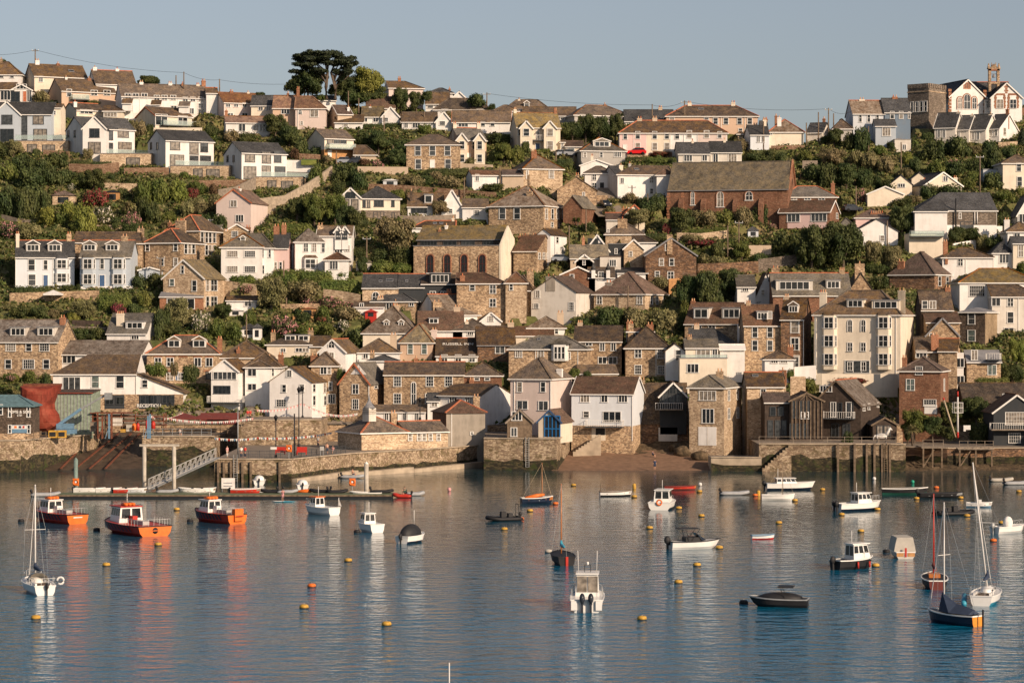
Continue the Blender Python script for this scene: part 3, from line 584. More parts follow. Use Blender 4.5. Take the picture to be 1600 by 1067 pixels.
# ================= tile A3 =================
T(800, 70)
H('skyline house with a white round-headed dormer', 'behind the cream twin gabled villa', -40,230,0,430,398,345,'hip','white','brown', dm=((92,350,392,34,'g'),), ch=((44,332,12,'cream',1),(168,376,16,'white',1,.2)))
H('long low brown roof', 'filling the skyline left of the white windowed L-shaped house', 70,400,0,470,440,390,'gx','grey','brown', w=((458,24,22,315,368),))
H('L-shaped pale house under a hipped brown roof', 'on the skyline behind the bushy palm', 390,755,-90,520,436,374,'hip','grey','brown', D=10, w=((453,28,36,440,'3'),(453,24,18,508),(462,24,26,700)), ch=((580,362,10,BR,1),), ridgem='orange')
H('plain dark slate roof on the skyline', 'between two brown roofed terraces', 705,1010,0,500,474,404,'gx','white','slate', ch=((927,380,24,'tan',2),), ridgem=0)
H('large tan house with an orange lichened hipped roof', 'on the skyline right of centre', 965,1535,0,555,444,380,'hip','peach','darkbrown', D=10, w=((478,38,28,1272,1337,1422,1486,'s'),(460,20,28,1000,1215),(538,26,24,1428,'s')), ch=((1110,352,24,'cream',2),(1382,350,26,'cream',2)), ridgem=TC, sk=((1182,402,34,18),), pipes=(1308,1455))
H('cream villa with twin gabled bays and a white balcony', 'left of the dark skyline trees', 30,302,-40,668,512,424,'gx','cream','lichen', D=9, w=((560,50,20,160,'arch'),(548,40,18,48)), doors=((160,618,26,46,'blueframe'),), ch=((4,392,18,'cream',2),(270,394,18,BR,2)), ridgem='orange', bal=((120,225,598,'x'),))
r = HOUSES[-1]
for xx in (90, 238): H('', '', xx-38,xx+38,0,668,516,474,'gy','cream','greyslate', D=4.5, of=r, Y=r.Y0-1.2, w=((548,44,34,xx,'s'),(630,50,34,xx,'s:curtain')))
H('small cream lean-to porch house', 'attached at the right of the cream twin gabled villa', 300,332,0,660,608,598,'gx','cream','brown', w=((630,34,14,315,'arch'),))
H('garage with a red brown roof and blue door', 'behind the parked cars', 335,445,0,668,634,602,'gx','cream','rustroof', w=((650,22,40,370,'s:green'),), cat='garage')
H('pink cream and white terrace under a long dark roof', 'four cottages behind the red car', 672,1345,0,680,548,474,'hip','white','darkbrown', D=9, w=((572,38,24,708,'s'),(566,44,26,786,892,'s'),(570,38,26,968,1032,'s'),(560,44,28,1108,1216,'s:curtain'),(564,38,22,1298,'s'),(636,40,28,786,892,968,'s:curtain')), ch=((797,448,30,'tan',2),(892,446,30,'tan',2)), ridgem=TC, pipes=(760,990,1075,1160), doors=((706,628,20,50,'trim'),))
r = HOUSES[-1]
b = MB()   # painted fronts of the single cottages, 2 cm proud of the shared wall
for i, (xa, xb, mm) in enumerate(((674,838,'rose'),(840,990,'cream'),(1162,1340,'pink'))):
    u0, u1 = r.front(X_(xa), Y_(680))[0], r.front(X_(xb), Y_(680))[0]
    q = MB(); q.box(u0, u1, -.015, 0, -.5, r.h-.02, mm); q.build('front_wall', r.root)
H('two tone grey house with one wide white dormer', 'and a hipped slate roof, left of the red car', 432,708,-52,745,658,580,'hip','grey','greyslate', D=10, w=((688,28,44,660,'4'),(690,28,18,456,558,'s')), dm=((562,584,640,110,'g:3'),), ridgem='orange')
H('white cottage with a dark slate roof and tall white chimney', 'below the two tone grey house', 428,628,0,830,752,716,'gy','white','slate', D=8, Y=Yg(262)-2, ch=((500,682,16,'cream',2,.2),))
H('white house with a brown roof and three dark sash windows', 'beside the steep lane', 455,632,0,900,800,760,'hip','white','brown', w=((826,40,24,514,'2s'),(880,30,26,514,'2s')), doors=((562,862,26,44,'dark'),))
H('long white house leading down the lane', 'seen almost end-on', 655,700,-85,960,812,758,'gx','offwhite','slate', D=9)
H('large white house with a moss patched roof', 'left of the long church', 660,1010,-60,965,808,755,'hipl','white','darkbrown', D=10, w=((850,34,22,688,'2'),(846,34,24,872,'2s'),(916,30,22,872,'s')), ch=((735,730,16,'grey',1),(680,740,26,'cream',1)), sk=((778,778,30,26),))
r = HOUSES[-1]; H('', '', 905,1010,0,930,812,778,'hip','white','rustroof', D=6, of=r, Y=r.Y0-1.2)
H('flat topped white garage block', 'in front of the large white house', 672,852,0,990,892,892,'flat','offwhite','lead', D=4, Y=Yg(305), w=((930,28,22,797),), cat='garage')
H('white pair with a split slate roof', 'above the left end of the church roof', 1240,1436,0,735,668,606,'gx','offwhite','slate', w=((706,52,30,1272,'2'),(708,54,50,1378,'3')), ch=((1328,582,16,'cream',1),))
r = HOUSES[-1]; H('', '', 1040,1236,-12,762,678,612,'gx','offwhite','slate', D=8, of=r, Y=r.Y0-1.5, w=((708,40,50,1100,'3'),(706,40,30,1204,'2')), ch=((1128,588,14,'cream',1),))
H('hipped brown outbuilding', 'right of the large tan skyline house', 1412,1535,0,560,555,518,'hip','tan','brown')
H('stone house with a hipped roof and two white windows', 'left of the white cottage with the tall chimney', 72,316,-90,900,770,688,'hip','palestone','brown', D=10, w=((810,48,28,246,'s'),(812,48,12,96)), ch=((136,656,36,BR,3,.3),), ridgem='orange')
H('plain stone gable cottage', 'with one slit window beside the lane', 282,528,0,1010,905,825,'gy','stone','brown', D=9, w=((935,26,8,448),), trim=None, ch=((408,800,24,'stone',2,.1),))
H('low stone annexe with a lichened roof', 'left of the plain stone gable cottage', -60,72,0,900,812,782,'gx','tan','rustroof')
# ================= tile A4 : upper right =================
T(1200, 70)
H('cream cube house with a pyramid slate roof', 'and a white chimney beside the skyline pole', 5,222,0,628,542,468,'hip','cream','speckle', D=8, w=((555,14,12,20),), ch=((70,444,26,'white',1,.2),(50,432,16,BR,1,.6)), ridgem=TC, pipes=(8,))
r = HOUSES[-1]; H('', '', -40,2,0,640,545,478,'gx','cream','slate', D=8, of=r, Y=r.Y0+1, ch=((-10,452,30,BR,2),))
H('white sided slate house at the end of the dark terrace', 'left of the cream cube house', -110,8,-20,655,560,505,'gx','paleblue','slate', D=8, w=((590,40,16,-60,-30,'2'),), ch=((-20,458,22,'cream',2),))
H('small pale gabled skyline house', 'with a slate roof, its gable lit from the right', 240,340,80,600,545,488,'gx','offwhite','slate', D=8, ch=((350,450,16,BR,1,.7),))
H('low grey hipped skyline bungalow', 'between the pale gabled house and the pale blue terrace', 410,525,0,600,522,468,'hip','grey','darkbrown', D=7)
H('pale blue half of the castle side terrace', 'with three sash windows and a cream end chimney', 532,728,-12,600,428,348,'gx','paleblue','speckle', D=9.5, w=((458,50,18,577,630,684,'s'),), ch=((586,330,34,'cream',2),), ridgem=TC)
H('dark blue half of the castle side terrace', 'with a red brick chimney', 730,890,0,600,420,336,'gx','blue','slate', D=9.5, w=((440,44,22,776,832,'s'),(442,40,12,882,'s')), ch=((792,314,34,BR,2),))
r = HOUSES[-1]; H('', '', 672,800,0,590,505,468,'gx','bluegrey','slate', D=5, of=r, Y=r.Y0-4, w=((545,50,50,740,'3'),))
H('cream flat roofed summerhouse', 'on the dark slope under the castle', 792,893,0,670,608,600,'flat','offwhite','lead', D=4, w=((640,30,20,852,'2'),), cat='summerhouse')
# row of four staggered slate roofed cottages below the school
for (rf_, rs, a, b_, sd, ba, ea, ri) in (('first slate cottage from the left below the red trimmed school', 'with a diamond gable window', 1040,1170,95,590,512,424), ('second slate cottage from the left below the red trimmed school', 'in cream render', 1130,1255,100,585,525,442), ('third slate cottage from the left below the red trimmed school', '', 1252,1360,120,590,525,434)):
    H(rf_, rs, a, b_, sd, ba+20, ea, ri, 'gx', 'offwhite', 'slate', D=8.5, w=((ea+45,46,16,a+30,a+60,'2'),), ch=((b_+40,ri-12,18,'cream',1,.5),), barge='trim')
H('fourth slate cottage below the red trimmed school', 'with a white ground floor and dark slated gable', 1365,1445,165,600,520,434,'gx','white','slate', D=10, w=((550,40,14,1392,1425,'2'),), sw=((542,44,22,1478,),), ch=((1548,388,18,BR,1,.5),), barge='trim')
# school : pale gabled hall with red brick dressings
s = H('gabled school hall with red brick arched windows', 'slate roofed, right of the crenellated tower', 1135,1360,-120,470,322,218,'gy','white','slate', D=15, cat='school', barge='trim', sw=((400,52,20,1056,1075,1095,1115),))
def dressed(s, cx, yb, wd, hd, fr='trim'):
    u, z = s.front(X_(cx), Y_(yb)); ppm = F/s.Y0; w_, h_ = wd/4/ppm/s.c, hd/4/ppm; b = MB()
    n = 8; R_ = w_/2+.12
    pts = [(-R_, 0), (-R_, h_-w_/2)]+[(-R_*math.cos(math.pi*i/n), h_-w_/2+R_*math.sin(math.pi*i/n)) for i in range(1, n)]+[(R_, h_-w_/2), (R_, 0)]
    for p, q in zip(pts, pts[1:]): b.beam((p[0], -.06, p[1]), (q[0], -.06, q[1]), .2, 'brick', .2)
    b.beam((-R_-.1,-.08,-.1),(R_+.1,-.08,-.1),.16,'trim',.14)
    o = b.build('window_surround', s.root); o.location = s.loc(u, -.01, z); o.rotation_euler = (0,0,s.rr)
    window(s.root, s.loc(u, -.05, z), s.rr, w_, h_, 'arch', fr)
dressed(s,1198,402,30,74); dressed(s,1243,402,44,92); dressed(s,1288,402,30,74)
u, z = s.front(X_(1244), Y_(278)); q = MB(); q.box(u-.9,u+.9,-.06,0,z,z+1.5,'brick'); q.box(u-.1,u+.1,-.09,0,z+.2,z+1.3,'glass_dark'); q.box(u-.55,u-.4,-.09,0,z+.2,z+1.3,'glass_dark'); q.box(u+.4,u+.55,-.09,0,z+.2,z+1.3,'glass_dark'); q.build('gable_vent', s.root)
b = MB()
for xx in (1138, 1357):
    u, _ = s.front(X_(xx), Y_(400))
    for i in range(8): b.box(u-.35-.12*(i % 2), u+.35, -.04, 0, 1+i*.75, 1+i*.75+.6, 'brick')
b.build('quoins', s.root)
k = H('', '', 1395,1588,0,455,328,238,'gy','white','slate', D=14, of=s, Y=s.Y0-.5, w=((372,52,40,1450,1532,'2s'),))
H('', '', 1270,1530,0,455,330,234,'gx','white','slate', D=12, of=s, Y=s.Y0+5, ridgem=TC)
H('', '', 1355,1400,0,455,345,340,'gx','white','slate', D=4, of=s, Y=s.Y0+1.5, w=((372,48,34,1380,'2s'),))
b = MB(); u, z = k.front(X_(1490), Y_(305)); 
for i in range(5): b.box(u-(.45 if i % 2 else .25), u+(.45 if i % 2 else .25), -.05, 0, z+i*.42, z+i*.42+.36, 'brick')
for cx in (1450, 1532):
    uu, zz = k.front(X_(cx), Y_(398))
    for sd_ in (-1, 1):
        for i in range(7): b.box(uu+sd_*1.0-.22-.1*(i % 2), uu+sd_*1.0+.22+.1*(i % 2), -.05, 0, zz+i*.42, zz+i*.42+.38, 'brick')
    b.box(uu-1.1, uu+1.1, -.06, 0, zz+2.9, zz+3.3, 'brick')
o = b.build('brick_dressings', s.root); o.location = k.loc(0,0,0); o.rotation_euler = (0,0,k.rr)
# bell turret on the school ridge
pb = P(X_(1411), Y_(240), s.Y0+6); b = MB(); bw = .9
for sx in (-1, 1):
    b.box(sx*.95-.28, sx*.95+.28, -.5, .5, -2.0, 3.1, 'stone'); b.lathe([(.42,3.1),(.3,3.5),(.12,4.4)], 'stone', 6, (sx*1.15,0,0)); b.lathe([(.25,3.1),(.2,3.6),(.06,4.6)], 'stone', 6, (sx*.45,0,0))
b.ext([(-1.2,3.0),(1.2,3.0),(0,4.3)], -.45, .45, 'stone', 'y'); b.box(-1.3,1.3,-.6,.6,-.3,.1,'stone'); b.box(-1.25,1.25,-.5,.5,2.7,3.1,'brick')
Mi = Matrix.Rotation(-s.th, 3, 'Z'); o = b.build('bell_turret', s.root); o.location = Mi @ Vector((pb.x-s.X0, pb.y-s.Y0, pb.z-s.zb)); o.rotation_euler = (0,0,-s.th)
q = MB(); q.lathe([(.42,0),(.36,.15),(.25,.6),(.1,.75)], 'lead', 10, (0,0,1.2)); q.beam((-.6,0,2.0),(.6,0,2.0),.1,'oldwood'); q.build('bell', o)
# castellated tower
def ctower():
    x0, xm, x1 = X_(888), X_(1005), X_(1140); Yn = Yg(Y_(525)); n = P(xm, Y_(525), Yn); zt = H0-(Y_(268)-YH)*Yn/F
    W1 = (xm-x0)*Yn/F/math.cos(math.radians(40)); W2 = (x1-xm)*Yn/F/math.sin(math.radians(40)); W2 = min(W2, 11)
    root = empty('stone_tower', n, math.radians(-40)); tag(root, 'square grey stone tower with a battlemented top beside the school', 'tower')
    h = zt-n.z; b = MB(); b.box(-W1, 0, 0, W2, -5, h, 'greystone')
    b.box(-W1-.12, .12, -.12, W2+.12, h-.9, h-.7, 'palestone'); b.build('wall', root)
    q = MB(); ne = 8
    for (ax, ay, bx, by, nn) in ((-W1,.2,0,.2,7), (-.2,0,-.2,W2,8), (-W1+.2,0,-W1+.2,W2,8), (-W1,W2-.2,0,W2-.2,7)):
        for i in range(nn):
            e = Vector((ax,ay)).lerp(Vector((bx,by)), (i+.5)/nn); q.box(e.x-.35, e.x+.35, e.y-.35, e.y+.35, h, h+.95, 'greystone')
    q.build('battlements', root)
    for i, u in enumerate((-.8,-.57,-.35,-.15)): window(root, (W1*u, 0, h-5.2), 0, .7, 2.2, 's', 'trim', 'glass_curtain' if i in (0, 1) else 'glass_dark')
    window(root, (-W1*.5, 0, h-10.2), 0, 3.8, 1.7, 'D4', 'dframe', 'glass_dark'); window(root, (-W1*.5, 0, h-12.6), 0, 3.8, 1.4, 'D4', 'dframe', 'glass_dark')
    PADS.append((n.x-W1, n.y-3, 1, 0, W1+8, 12, n.z))
ctower()
# church
s = H('long stone church with pointed red brick windows', 'and a huge pale slate roof, above the gardens', -622,125,85,1130,893,728,'gx','redstone','lichen', D=11, cat='church', Y=Yg(Y_(1110)), barge=None, ridgem='greyslate', trim='lead')
T(800, 70)
for cx, yb, wd, hd in ((1130,1000,22,80),(1302,1012,40,92),(1482,970,42,52)): dressed(s, cx, yb, wd, hd)
b = MB()
for cx in (1060, 1200, 1400, 1560):
    u, z = s.front(X_(cx), Y_(960)); b.add([(u-.5,0,z),(u+.5,0,z),(u+.5,-1.3,z-1.2),(u-.5,-1.3,z-1.2),(u-.5,0,-3),(u+.5,0,-3),(u+.5,-1.3,-3),(u-.5,-1.3,-3)], [(0,3,2,1),(0,4,7,3),(3,7,6,2),(2,6,5,1)], 'redstone')
b.build('buttresses', s.root)
b = MB()
for xx in (978, 1066): 
    u, _ = s.front(X_(xx), Y_(960))
    for i in range(10): b.box(u-.3-.1*(i % 2), u+.3+.1*(i % 2), -.04, 0, s.h-6+i*.6, s.h-6+i*.6+.45, 'brick')
b.build('quoins', s.root)
T(1200, 70)
v, z = s.sidef(X_(168), Y_(862)); q = MB(); q.lathe([(.95,-.04),(.95,.04)], 'brick', 14); q.lathe([(.6,-.06),(.6,.06)], 'glass_dark', 14); q.xf(Matrix.Rotation(math.pi/2, 4, 'Y')); o = q.build('round_window', s.root); o.location = (s.W, s.D/2, z)
b = MB(); b.ext([(-.05+s.D*0, s.h-.2),(s.D/2, s.h+(s.zr-s.ze)+.35),(s.D+.05, s.h-.2),(s.D, s.h-.5),(s.D/2, s.h+(s.zr-s.ze)-.2),(0, s.h-.5)], s.W+.02, s.W+.3, 'brick'); b.build('gable_coping', s.root)
H('low annexe with a pale hipped roof and red chimney', 'below the gable end of the church', 85,430,0,1060,948,884,'hip','redstone','greyslate', D=8, w=((963,12,38,160,247,335,'2'),), ch=((436,852,24,BR,1),), ridgem=TC)
T(1200, 290)
H('bungalow with pale pink panels and a red brown roof', 'right of the church, above the big green tree', 70,385,90,285,160,92,'gx','redstone','rustroof', D=8, w=((202,48,74,160,'3:mid'),(200,46,92,318,'4:mid')), sw=((190,36,20,430),), barge='trim')
r = HOUSES[-1]; u0, z0 = r.front(X_(122), Y_(268)); u1, z1 = r.front(X_(365), Y_(165)); q = MB(); q.box(u0, u1, -.012, 0, z0, z1, 'rose'); q.build('front_panel', r.root)
H('small grey roofed outbuilding', 'attached right of the pink panelled bungalow', 440,548,0,290,262,205,'hip','rose','greyslate', D=6)
H('rose pink house with a row of brick chimneys', 'behind the white dented gable cottage', 548,770,0,270,198,148,'hip','rose','rustroof', D=8, ch=((660,158,42,BR,3,.15),(700,158,40,BR,3,.2)))
H('white gable cottage with two small blue grey windows', 'beside a leaning wooden pole', 548,812,0,375,282,208,'gy','white','slate', D=8, w=((338,42,24,585,'s'),(330,32,26,714,'s')), trim=None)
H('big grey and white house under a charcoal hipped roof', 'with a black flue pipe, above the garage wall', 940,1430,-25,305,152,42,'hipl','white','slate', D=13, w=((280,40,64,995,'2'),(258,60,80,1243,'D3'),(190,34,0.1,1200)), ridgem=0, Y=Yg(Y_(330)))
r = HOUSES[-1]
u0, z0 = r.front(X_(943), Y_(246)); u1, z1 = r.front(X_(1428), Y_(168)); q = MB(); q.box(u0, u1, -.03, 0, z0, z1, 'greystone'); q.build('cladding', r.root)
u0, z0 = r.front(X_(1170), Y_(280)); _, z1 = r.front(X_(1170), Y_(82)); q = MB(); q.tube([(u0,-.5,z0),(u0,-.5,z1)], .16, 'dark'); q.build('flue_pipe', r.root)
for xx in (1290, 1306):
    u0, z0 = r.front(X_(xx), Y_(240)); q = MB(); q.tube([(u0,-.2,z0),(u0,-.2,z0+2.3)], .09, 'trim'); q.build('drainpipe', r.root)
r2 = H('', '', 918,1120,0,300,158,100,'hipl','white','slate', D=8, of=r, Y=r.Y0-.8, ridgem=0)
H('long cream garage block with a roof terrace', 'below the big charcoal roofed house', 882,1095,0,420,318,318,'flat','cream','lead', D=6, cat='garage', bal=((884,1093,318,'glass'),))
H('white house with a dark twin hipped roof and brick chimney', 'right of the stone house with the pyramid roof', 1090,1405,0,545,446,388,'hip','white','darkbrown', D=9, w=((478,46,30,1202,'s2'),), ch=((1108,336,28,BR,2),(1115,444,12,BR,1,0)), pipes=(1235,))
H('stone house with a tall moss streaked pyramid roof', 'on a dark blank retaining gable', 760,1040,175,668,548,412,'hip','darkstone','rustroof', D=10, sw=((598,56,22,1072),(600,60,22,1120)), ch=((832,458,44,BR,2,.1),(1225,530,20,BR,1,.9)), Y=Yg(Y_(640)))
H('pale house under a golden lichened hipped roof', 'with one broad double sash window', 1198,1690,0,760,602,518,'hip','white','lichen', D=10, w=((658,66,92,1306,'2g'),), ridgem='orange', Y=Yg(Y_(790)))
r = HOUSES[-1]; H('', '', 1400,1700,0,940,690,608,'hipr','offwhite','darkbrown', D=9, of=r, Y=r.Y0-4, w=((728,44,50,1425,'2'),(730,48,36,1515,'s2'),(824,66,38,1515,'s'),(918,60,60,1505,'2')), pipes=(1565,))
H('tall slate hung house', 'dark front and golden lit right side, right of the stone gable', 1192,1357,122,1010,788,762,'hip','slatehung','lead', D=8, w=((832,66,38,1272,'s'),(938,66,40,1272,'s:green')), Y=Yg(Y_(960)), ridgem=0)
r = HOUSES[-1]; q = MB(); q.box(r.W, r.W+.03, .02, r.D, 0, r.h, 'litslate'); q.build('lit_side_facing', r.root)  # sunlight on the right side painted as a paler golden facing
H('white house at the right edge with a slate gable', 'above the tiny tall chimney cottage', 1560,1700,0,250,178,60,'gy','white','slate', D=8, w=((205,50,40,1590,'2'),))
H('white cottage with a slim tall white chimney', 'at the right edge', 1498,1680,0,420,285,230,'hip','white','brown', D=8, w=((325,48,34,1556,'2'),), ch=((1492,200,34,'white',2),))
r = HOUSES[-1]; H('', '', 1408,1530,0,540,418,358,'hip','white','slate', D=7, of=r, Y=r.Y0-4, w=((455,56,56,1475,'3'),))
H('', '', 1532,1700,0,530,358,320,'gx','cream','slate', D=5, of=r, Y=r.Y0-5, w=((410,70,28,1580,1650,'2s'),(505,40,28,1585,'2')))
T(1200, 70)
H('white gable cottage with one double window', 'below the dark planted slope', 765,900,0,936,868,814,'gy','cream','slate', D=7, w=((880,22,44,834,'3'),), trim=None)
H('small white gable peeping behind', 'right of the cottage with one double window', 898,995,0,900,835,798,'gy','cream','slate', D=7, trim=None)
H('low pale shed with a boarded left half', 'in front of the two white gables', 622,845,0,1000,930,884,'gy','cream','greyslate', D=6, barge='trim', cat='shed')
H('cream gable house with a slate roof', 'and a lone square window above a dark bush', 975,1212,-75,960,875,795,'gy','cream','slate', D=8, w=((838,32,30,1108,'2'),), ch=((978,832,20,'cream',1,.5),(1200,818,26,'cream',2,.3)))
H('right edge pale house with white corner windows', 'beside the slope of shrubs', 1468,1680,-10,905,738,690,'hip','cream','brown', D=9, w=((766,50,28,1568,'s'),(856,56,30,1572,1640,'s')), lower=None)
H('white cabin with a flat roof', 'behind the utility pole with insulators', 1345,1462,0,855,795,790,'flat','paleblue','lead', D=4, w=((815,24,20,1425,'2'),), cat='cabin')
# ================= tile B1 =================
T(0, 290)
H('pink gabled house with a clipped brown roof', 'below the brick retaining walls', 1352,1568,80,262,102,22,'gy','pink','rustroof', D=10, w=((113,38,40,1460,'2'),(205,42,48,1498,'3')), ch=((1494,6,24,'white',1,.3),), barge=TC, Y=Yg(Y_(262)))
s = H('pale grey pair with four white dormers', 'left half of the sea front villa terrace', 100,465,-60,640,442,342,'gx','paleblue','slate', D=9.5, w=((496,66,38,197,'s'),(496,56,24,285,'s'),(590,66,42,200,'s:mid')), dm=((206,340,412,84,'g:3'),(342,340,412,84,'g:3')), ch=((60,288,20,'cream',2,.3),(90,286,22,'cream',2),(432,288,30,'stone',2)), doors=((285,560,26,70,'blueframe'),), bays=((385,455,625,90),), ridgem=TC, pipes=(98,330))
s = H('mid grey villa with two white trimmed bays', 'right half of the villa terrace, blue door', 500,818,0,645,442,342,'gx','bluegrey','greyslate', D=9.5, w=((490,60,22,638,'s'),), dm=((560,342,408,84,'g:3'),(702,342,408,84,'g:3')), doors=((638,560,32,76,'blueframe'),), bays=((552,450,640,90),(740,450,640,90)), ridgem=TC)
H('low hipped roof house with a black flue', 'behind the mid grey villa', 820,888,0,525,358,292,'hipr','stone','darkbrown', D=11, w=((395,40,20,806,'s'),))
r = HOUSES[-1]; H('', '', 455,822,0,420,352,290,'gx','stone','darkbrown', D=9, of=r, Y=r.Y0+.3)
H('square stone house with a slate hip roof', 'red ridges and white sash windows, left of the white cottages', 905,1125,115,540,352,268,'hip','stone','darkbrown', D=10, w=((388,42,26,922,'s'),(385,46,26,1098,'s'),(478,44,20,1014,'s'),(478,50,24,1098,'s')), sw=((395,60,14,1160,1184,1208),), ridgem=TC, ch=((1130,205,70,'stone',3,.8),), sk=((1028,298,34,22),))
H('hipped roof terrace end with orange quoined windows', 'behind the square stone house', 1035,1245,125,480,278,184,'hip','stone','brown', D=11, sw=((325,64,14,1262,1290,1312,1338),(405,60,14,1262,1290,1312,1338)), ch=((1034,218,18,BR,1,.1),), ridgem=TC, Y=Yg(Y_(430)))
r = HOUSES[-1]; H('', '', 1220,1365,38,430,282,222,'gx','offwhite','greyslate', D=9, of=r, Y=r.Y0+6, ch=((1296,198,76,'white',0),))
s = H('pale stone gable house with white bargeboards', 'two white dormers and a lean-to verandah', 1020,1275,100,775,575,462,'gy','palestone','lichen', D=9, w=((525,48,20,1141,'s'),(605,42,28,1075,'s:green'),(626,66,30,1215,'s')), sw=((622,68,14,1296,1326,1346),(725,60,14,1296,1326,1346)), ch=((1180,455,34,'concrete',1,.3),), Y=Yg(Y_(760)))
H('', '', 998,1270,0,775,692,664,'shed','brick','lead', D=3, of=s, Y=s.Y0-3, w=((738,62,170,1130,'4'),))
H('white house with four glazing barred windows', 'and a grey hipped roof, left of the pale green villa', 1382,1640,0,595,380,300,'hip','white','greyslate', D=9, w=((427,38,66,1452,1562,'3g'),(522,38,66,1452,1562,'3g'),(582,12,26,1562)), dm=((1518,312,352,34,'g'),), ridgem='orange')
H('little stone gabled cottage with an orange verge', 'behind the white glazing barred house', 1418,1545,0,350,275,238,'gy','stone','brown', D=6, w=((305,34,36,1468,'2g'),), ch=((1578,246,30,BR,2,.8),))
H('boat roofed low grey shed in the garden', 'beside the square stone house', 868,1000,0,580,525,508,'gy','bluegrey','greyslate', D=5, cat='shed')
H('long white garage with a dark flat roof', 'behind the terrace of shrubs', 1415,1600,0,770,715,690,'gx','white','darkbrown', D=5, w=((738,30,40,1550,'2'),), cat='garage')
H('dormered cottage with a wide white chimney', 'behind the speckled roof cottage', 668,915,40,962,918,798,'gx','white','greyslate', D=8.5, dm=((842,846,896,116,'f:3'),), ch=((752,784,46,'cream',4,.2),), w=((950,20,46,845,'3'),), Y=Yg(Y_(1010)))
H('stone cottage with white quoined gable and two dormers', 'far left on the lower street', -60,362,60,1280,970,838,'gx','stone','speckle', D=9, w=((1010,46,60,68,278,'3g'),(1010,44,34,180,'s')), dm=((112,880,940,104,'f:3'),(287,880,940,112,'f:3')), ch=((392,808,34,BR,2,.4),), Y=Yg(Y_(1160)))
r = HOUSES[-1]
T(0, 510)
for xx, ww in ((52,40),(180,70),(290,40)):
    u, z = r.front(X_(xx), Y_(262)); window(r.root, r.loc(u, 0, z), r.rr, ww/4*r.Y0/F, 1.5, '2g' if ww > 50 else 's')
H('cottage with a heavily speckled brown roof', 'behind the white restaurant', 365,885,45,285,170,85,'gx','white','speckle', D=8, w=((202,50,80,432,'3D'),(205,42,38,790,'2g')), ridgem=0)
H('stone house with blue framed dormers and red window heads', 'right of the speckled roof cottage', 918,1365,0,340,165,55,'hip','stone','brown', D=9.5, w=((222,50,40,988,1064,'2s'),(222,52,38,1236,1308,'2D'),(312,44,38,1062,1130,'2s'),(305,44,30,1304,'D')), dm=((1088,58,132,80,'g:2'),(1245,58,132,84,'g:2')), ridgem=TC, ch=((1425,60,30,BR,2),), doors=((1108,285,18,50,'blueframe'),))
b = MB(); r = HOUSES[-1]
for xx in (988,1064,1145,1236,1308): u, z = r.front(X_(xx), Y_(194)); b.box(u-.75, u+.75, -.05, 0, z, z+.35, 'brick'); b.build('window_head', r.root); b = MB()
for xx in (1062,1300): u, z = r.front(X_(xx), Y_(284)); b.box(u-.75, u+.75, -.05, 0, z, z+.35, 'brick'); b.build('window_head', r.root); b = MB()
H('white restaurant with a long sloping brown roof', 'over a stone and black glazed ground floor', 332,848,0,540,292,175,'hipl','white','brown', D=11, w=((357,78,106,448,'3D'),(346,70,46,596,'s:green'),(346,74,48,750,'s')), lower=('stone',424), Y=432, cat='restaurant', ridgem=0, ov=.35)
r = HOUSES[-1]
def sideslope():
    a, b_ = X_(848), X_(1145); Yn = r.Y0; b = MB(); u0, ze_ = r.front(a, Y_(292)); u1, z1 = r.front(b_, Y_(412)); zt = r.h
    b.ext([(u0-.1, -3),(u1, -3),(u1, z1),(u0-.1, zt)], 0, 8, 'white', 'y'); b.build('wing_wall', r.root)
    q = MB(); q.ext([(u0-.3, zt+.12),(u1+.5, z1-.05),(u1+.5, z1-.22),(u0-.3, zt-.04)], -.3, 8.5, 'brown', 'y'); q.build('wing_roof', r.root)
    q = MB(); zz = r.front(a, Y_(424))[1]; q.box(u0+.05, u1+.03, -.035, 0, -3, min(zz, z1-.1), 'stone'); q.build('wing_ground_floor', r.root)
    u, z = r.front(X_(905), Y_(380)); window(r.root, r.loc(u,-.03,z), 0, .9, 1.25, 's')
    u0, z0 = r.front(X_(870), Y_(514)); u1, z1 = r.front(X_(1088), Y_(428)); q = MB(); q.box(u0, u1, -.10, -.04, z0, z1, 'charcoal')
    q.build('shop_front', r.root)
    for xx, ww in ((908,60),(960,40),(1040,44),(1075,26)): u, z = r.front(X_(xx), Y_(478)); window(r.root, r.loc(u,-.10,z), 0, ww/4*Yn/F, 1.15, '2', 'dframe', 'glass_dark')
    u0, z0 = r.front(X_(655), Y_(514)); u1, z1 = r.front(X_(778), Y_(428)); q = MB(); q.box(u0, u1, -.10, -.04, z0, z1, 'charcoal'); q.build('shop_front', r.root)
    for xx, ww in ((685,46),(750,44)): u, z = r.front(X_(xx), Y_(484)); window(r.root, r.loc(u,-.10,z), 0, ww/4*Yn/F, 1.1, '2', 'dframe', 'glass_dark')
    u, z = r.front(X_(932), Y_(504)); lettering('RECEPTION', .78, 'wframe', r.root, (u, -.13, z), (math.pi/2,0,0), name='sign_lettering', off=.015)
sideslope()
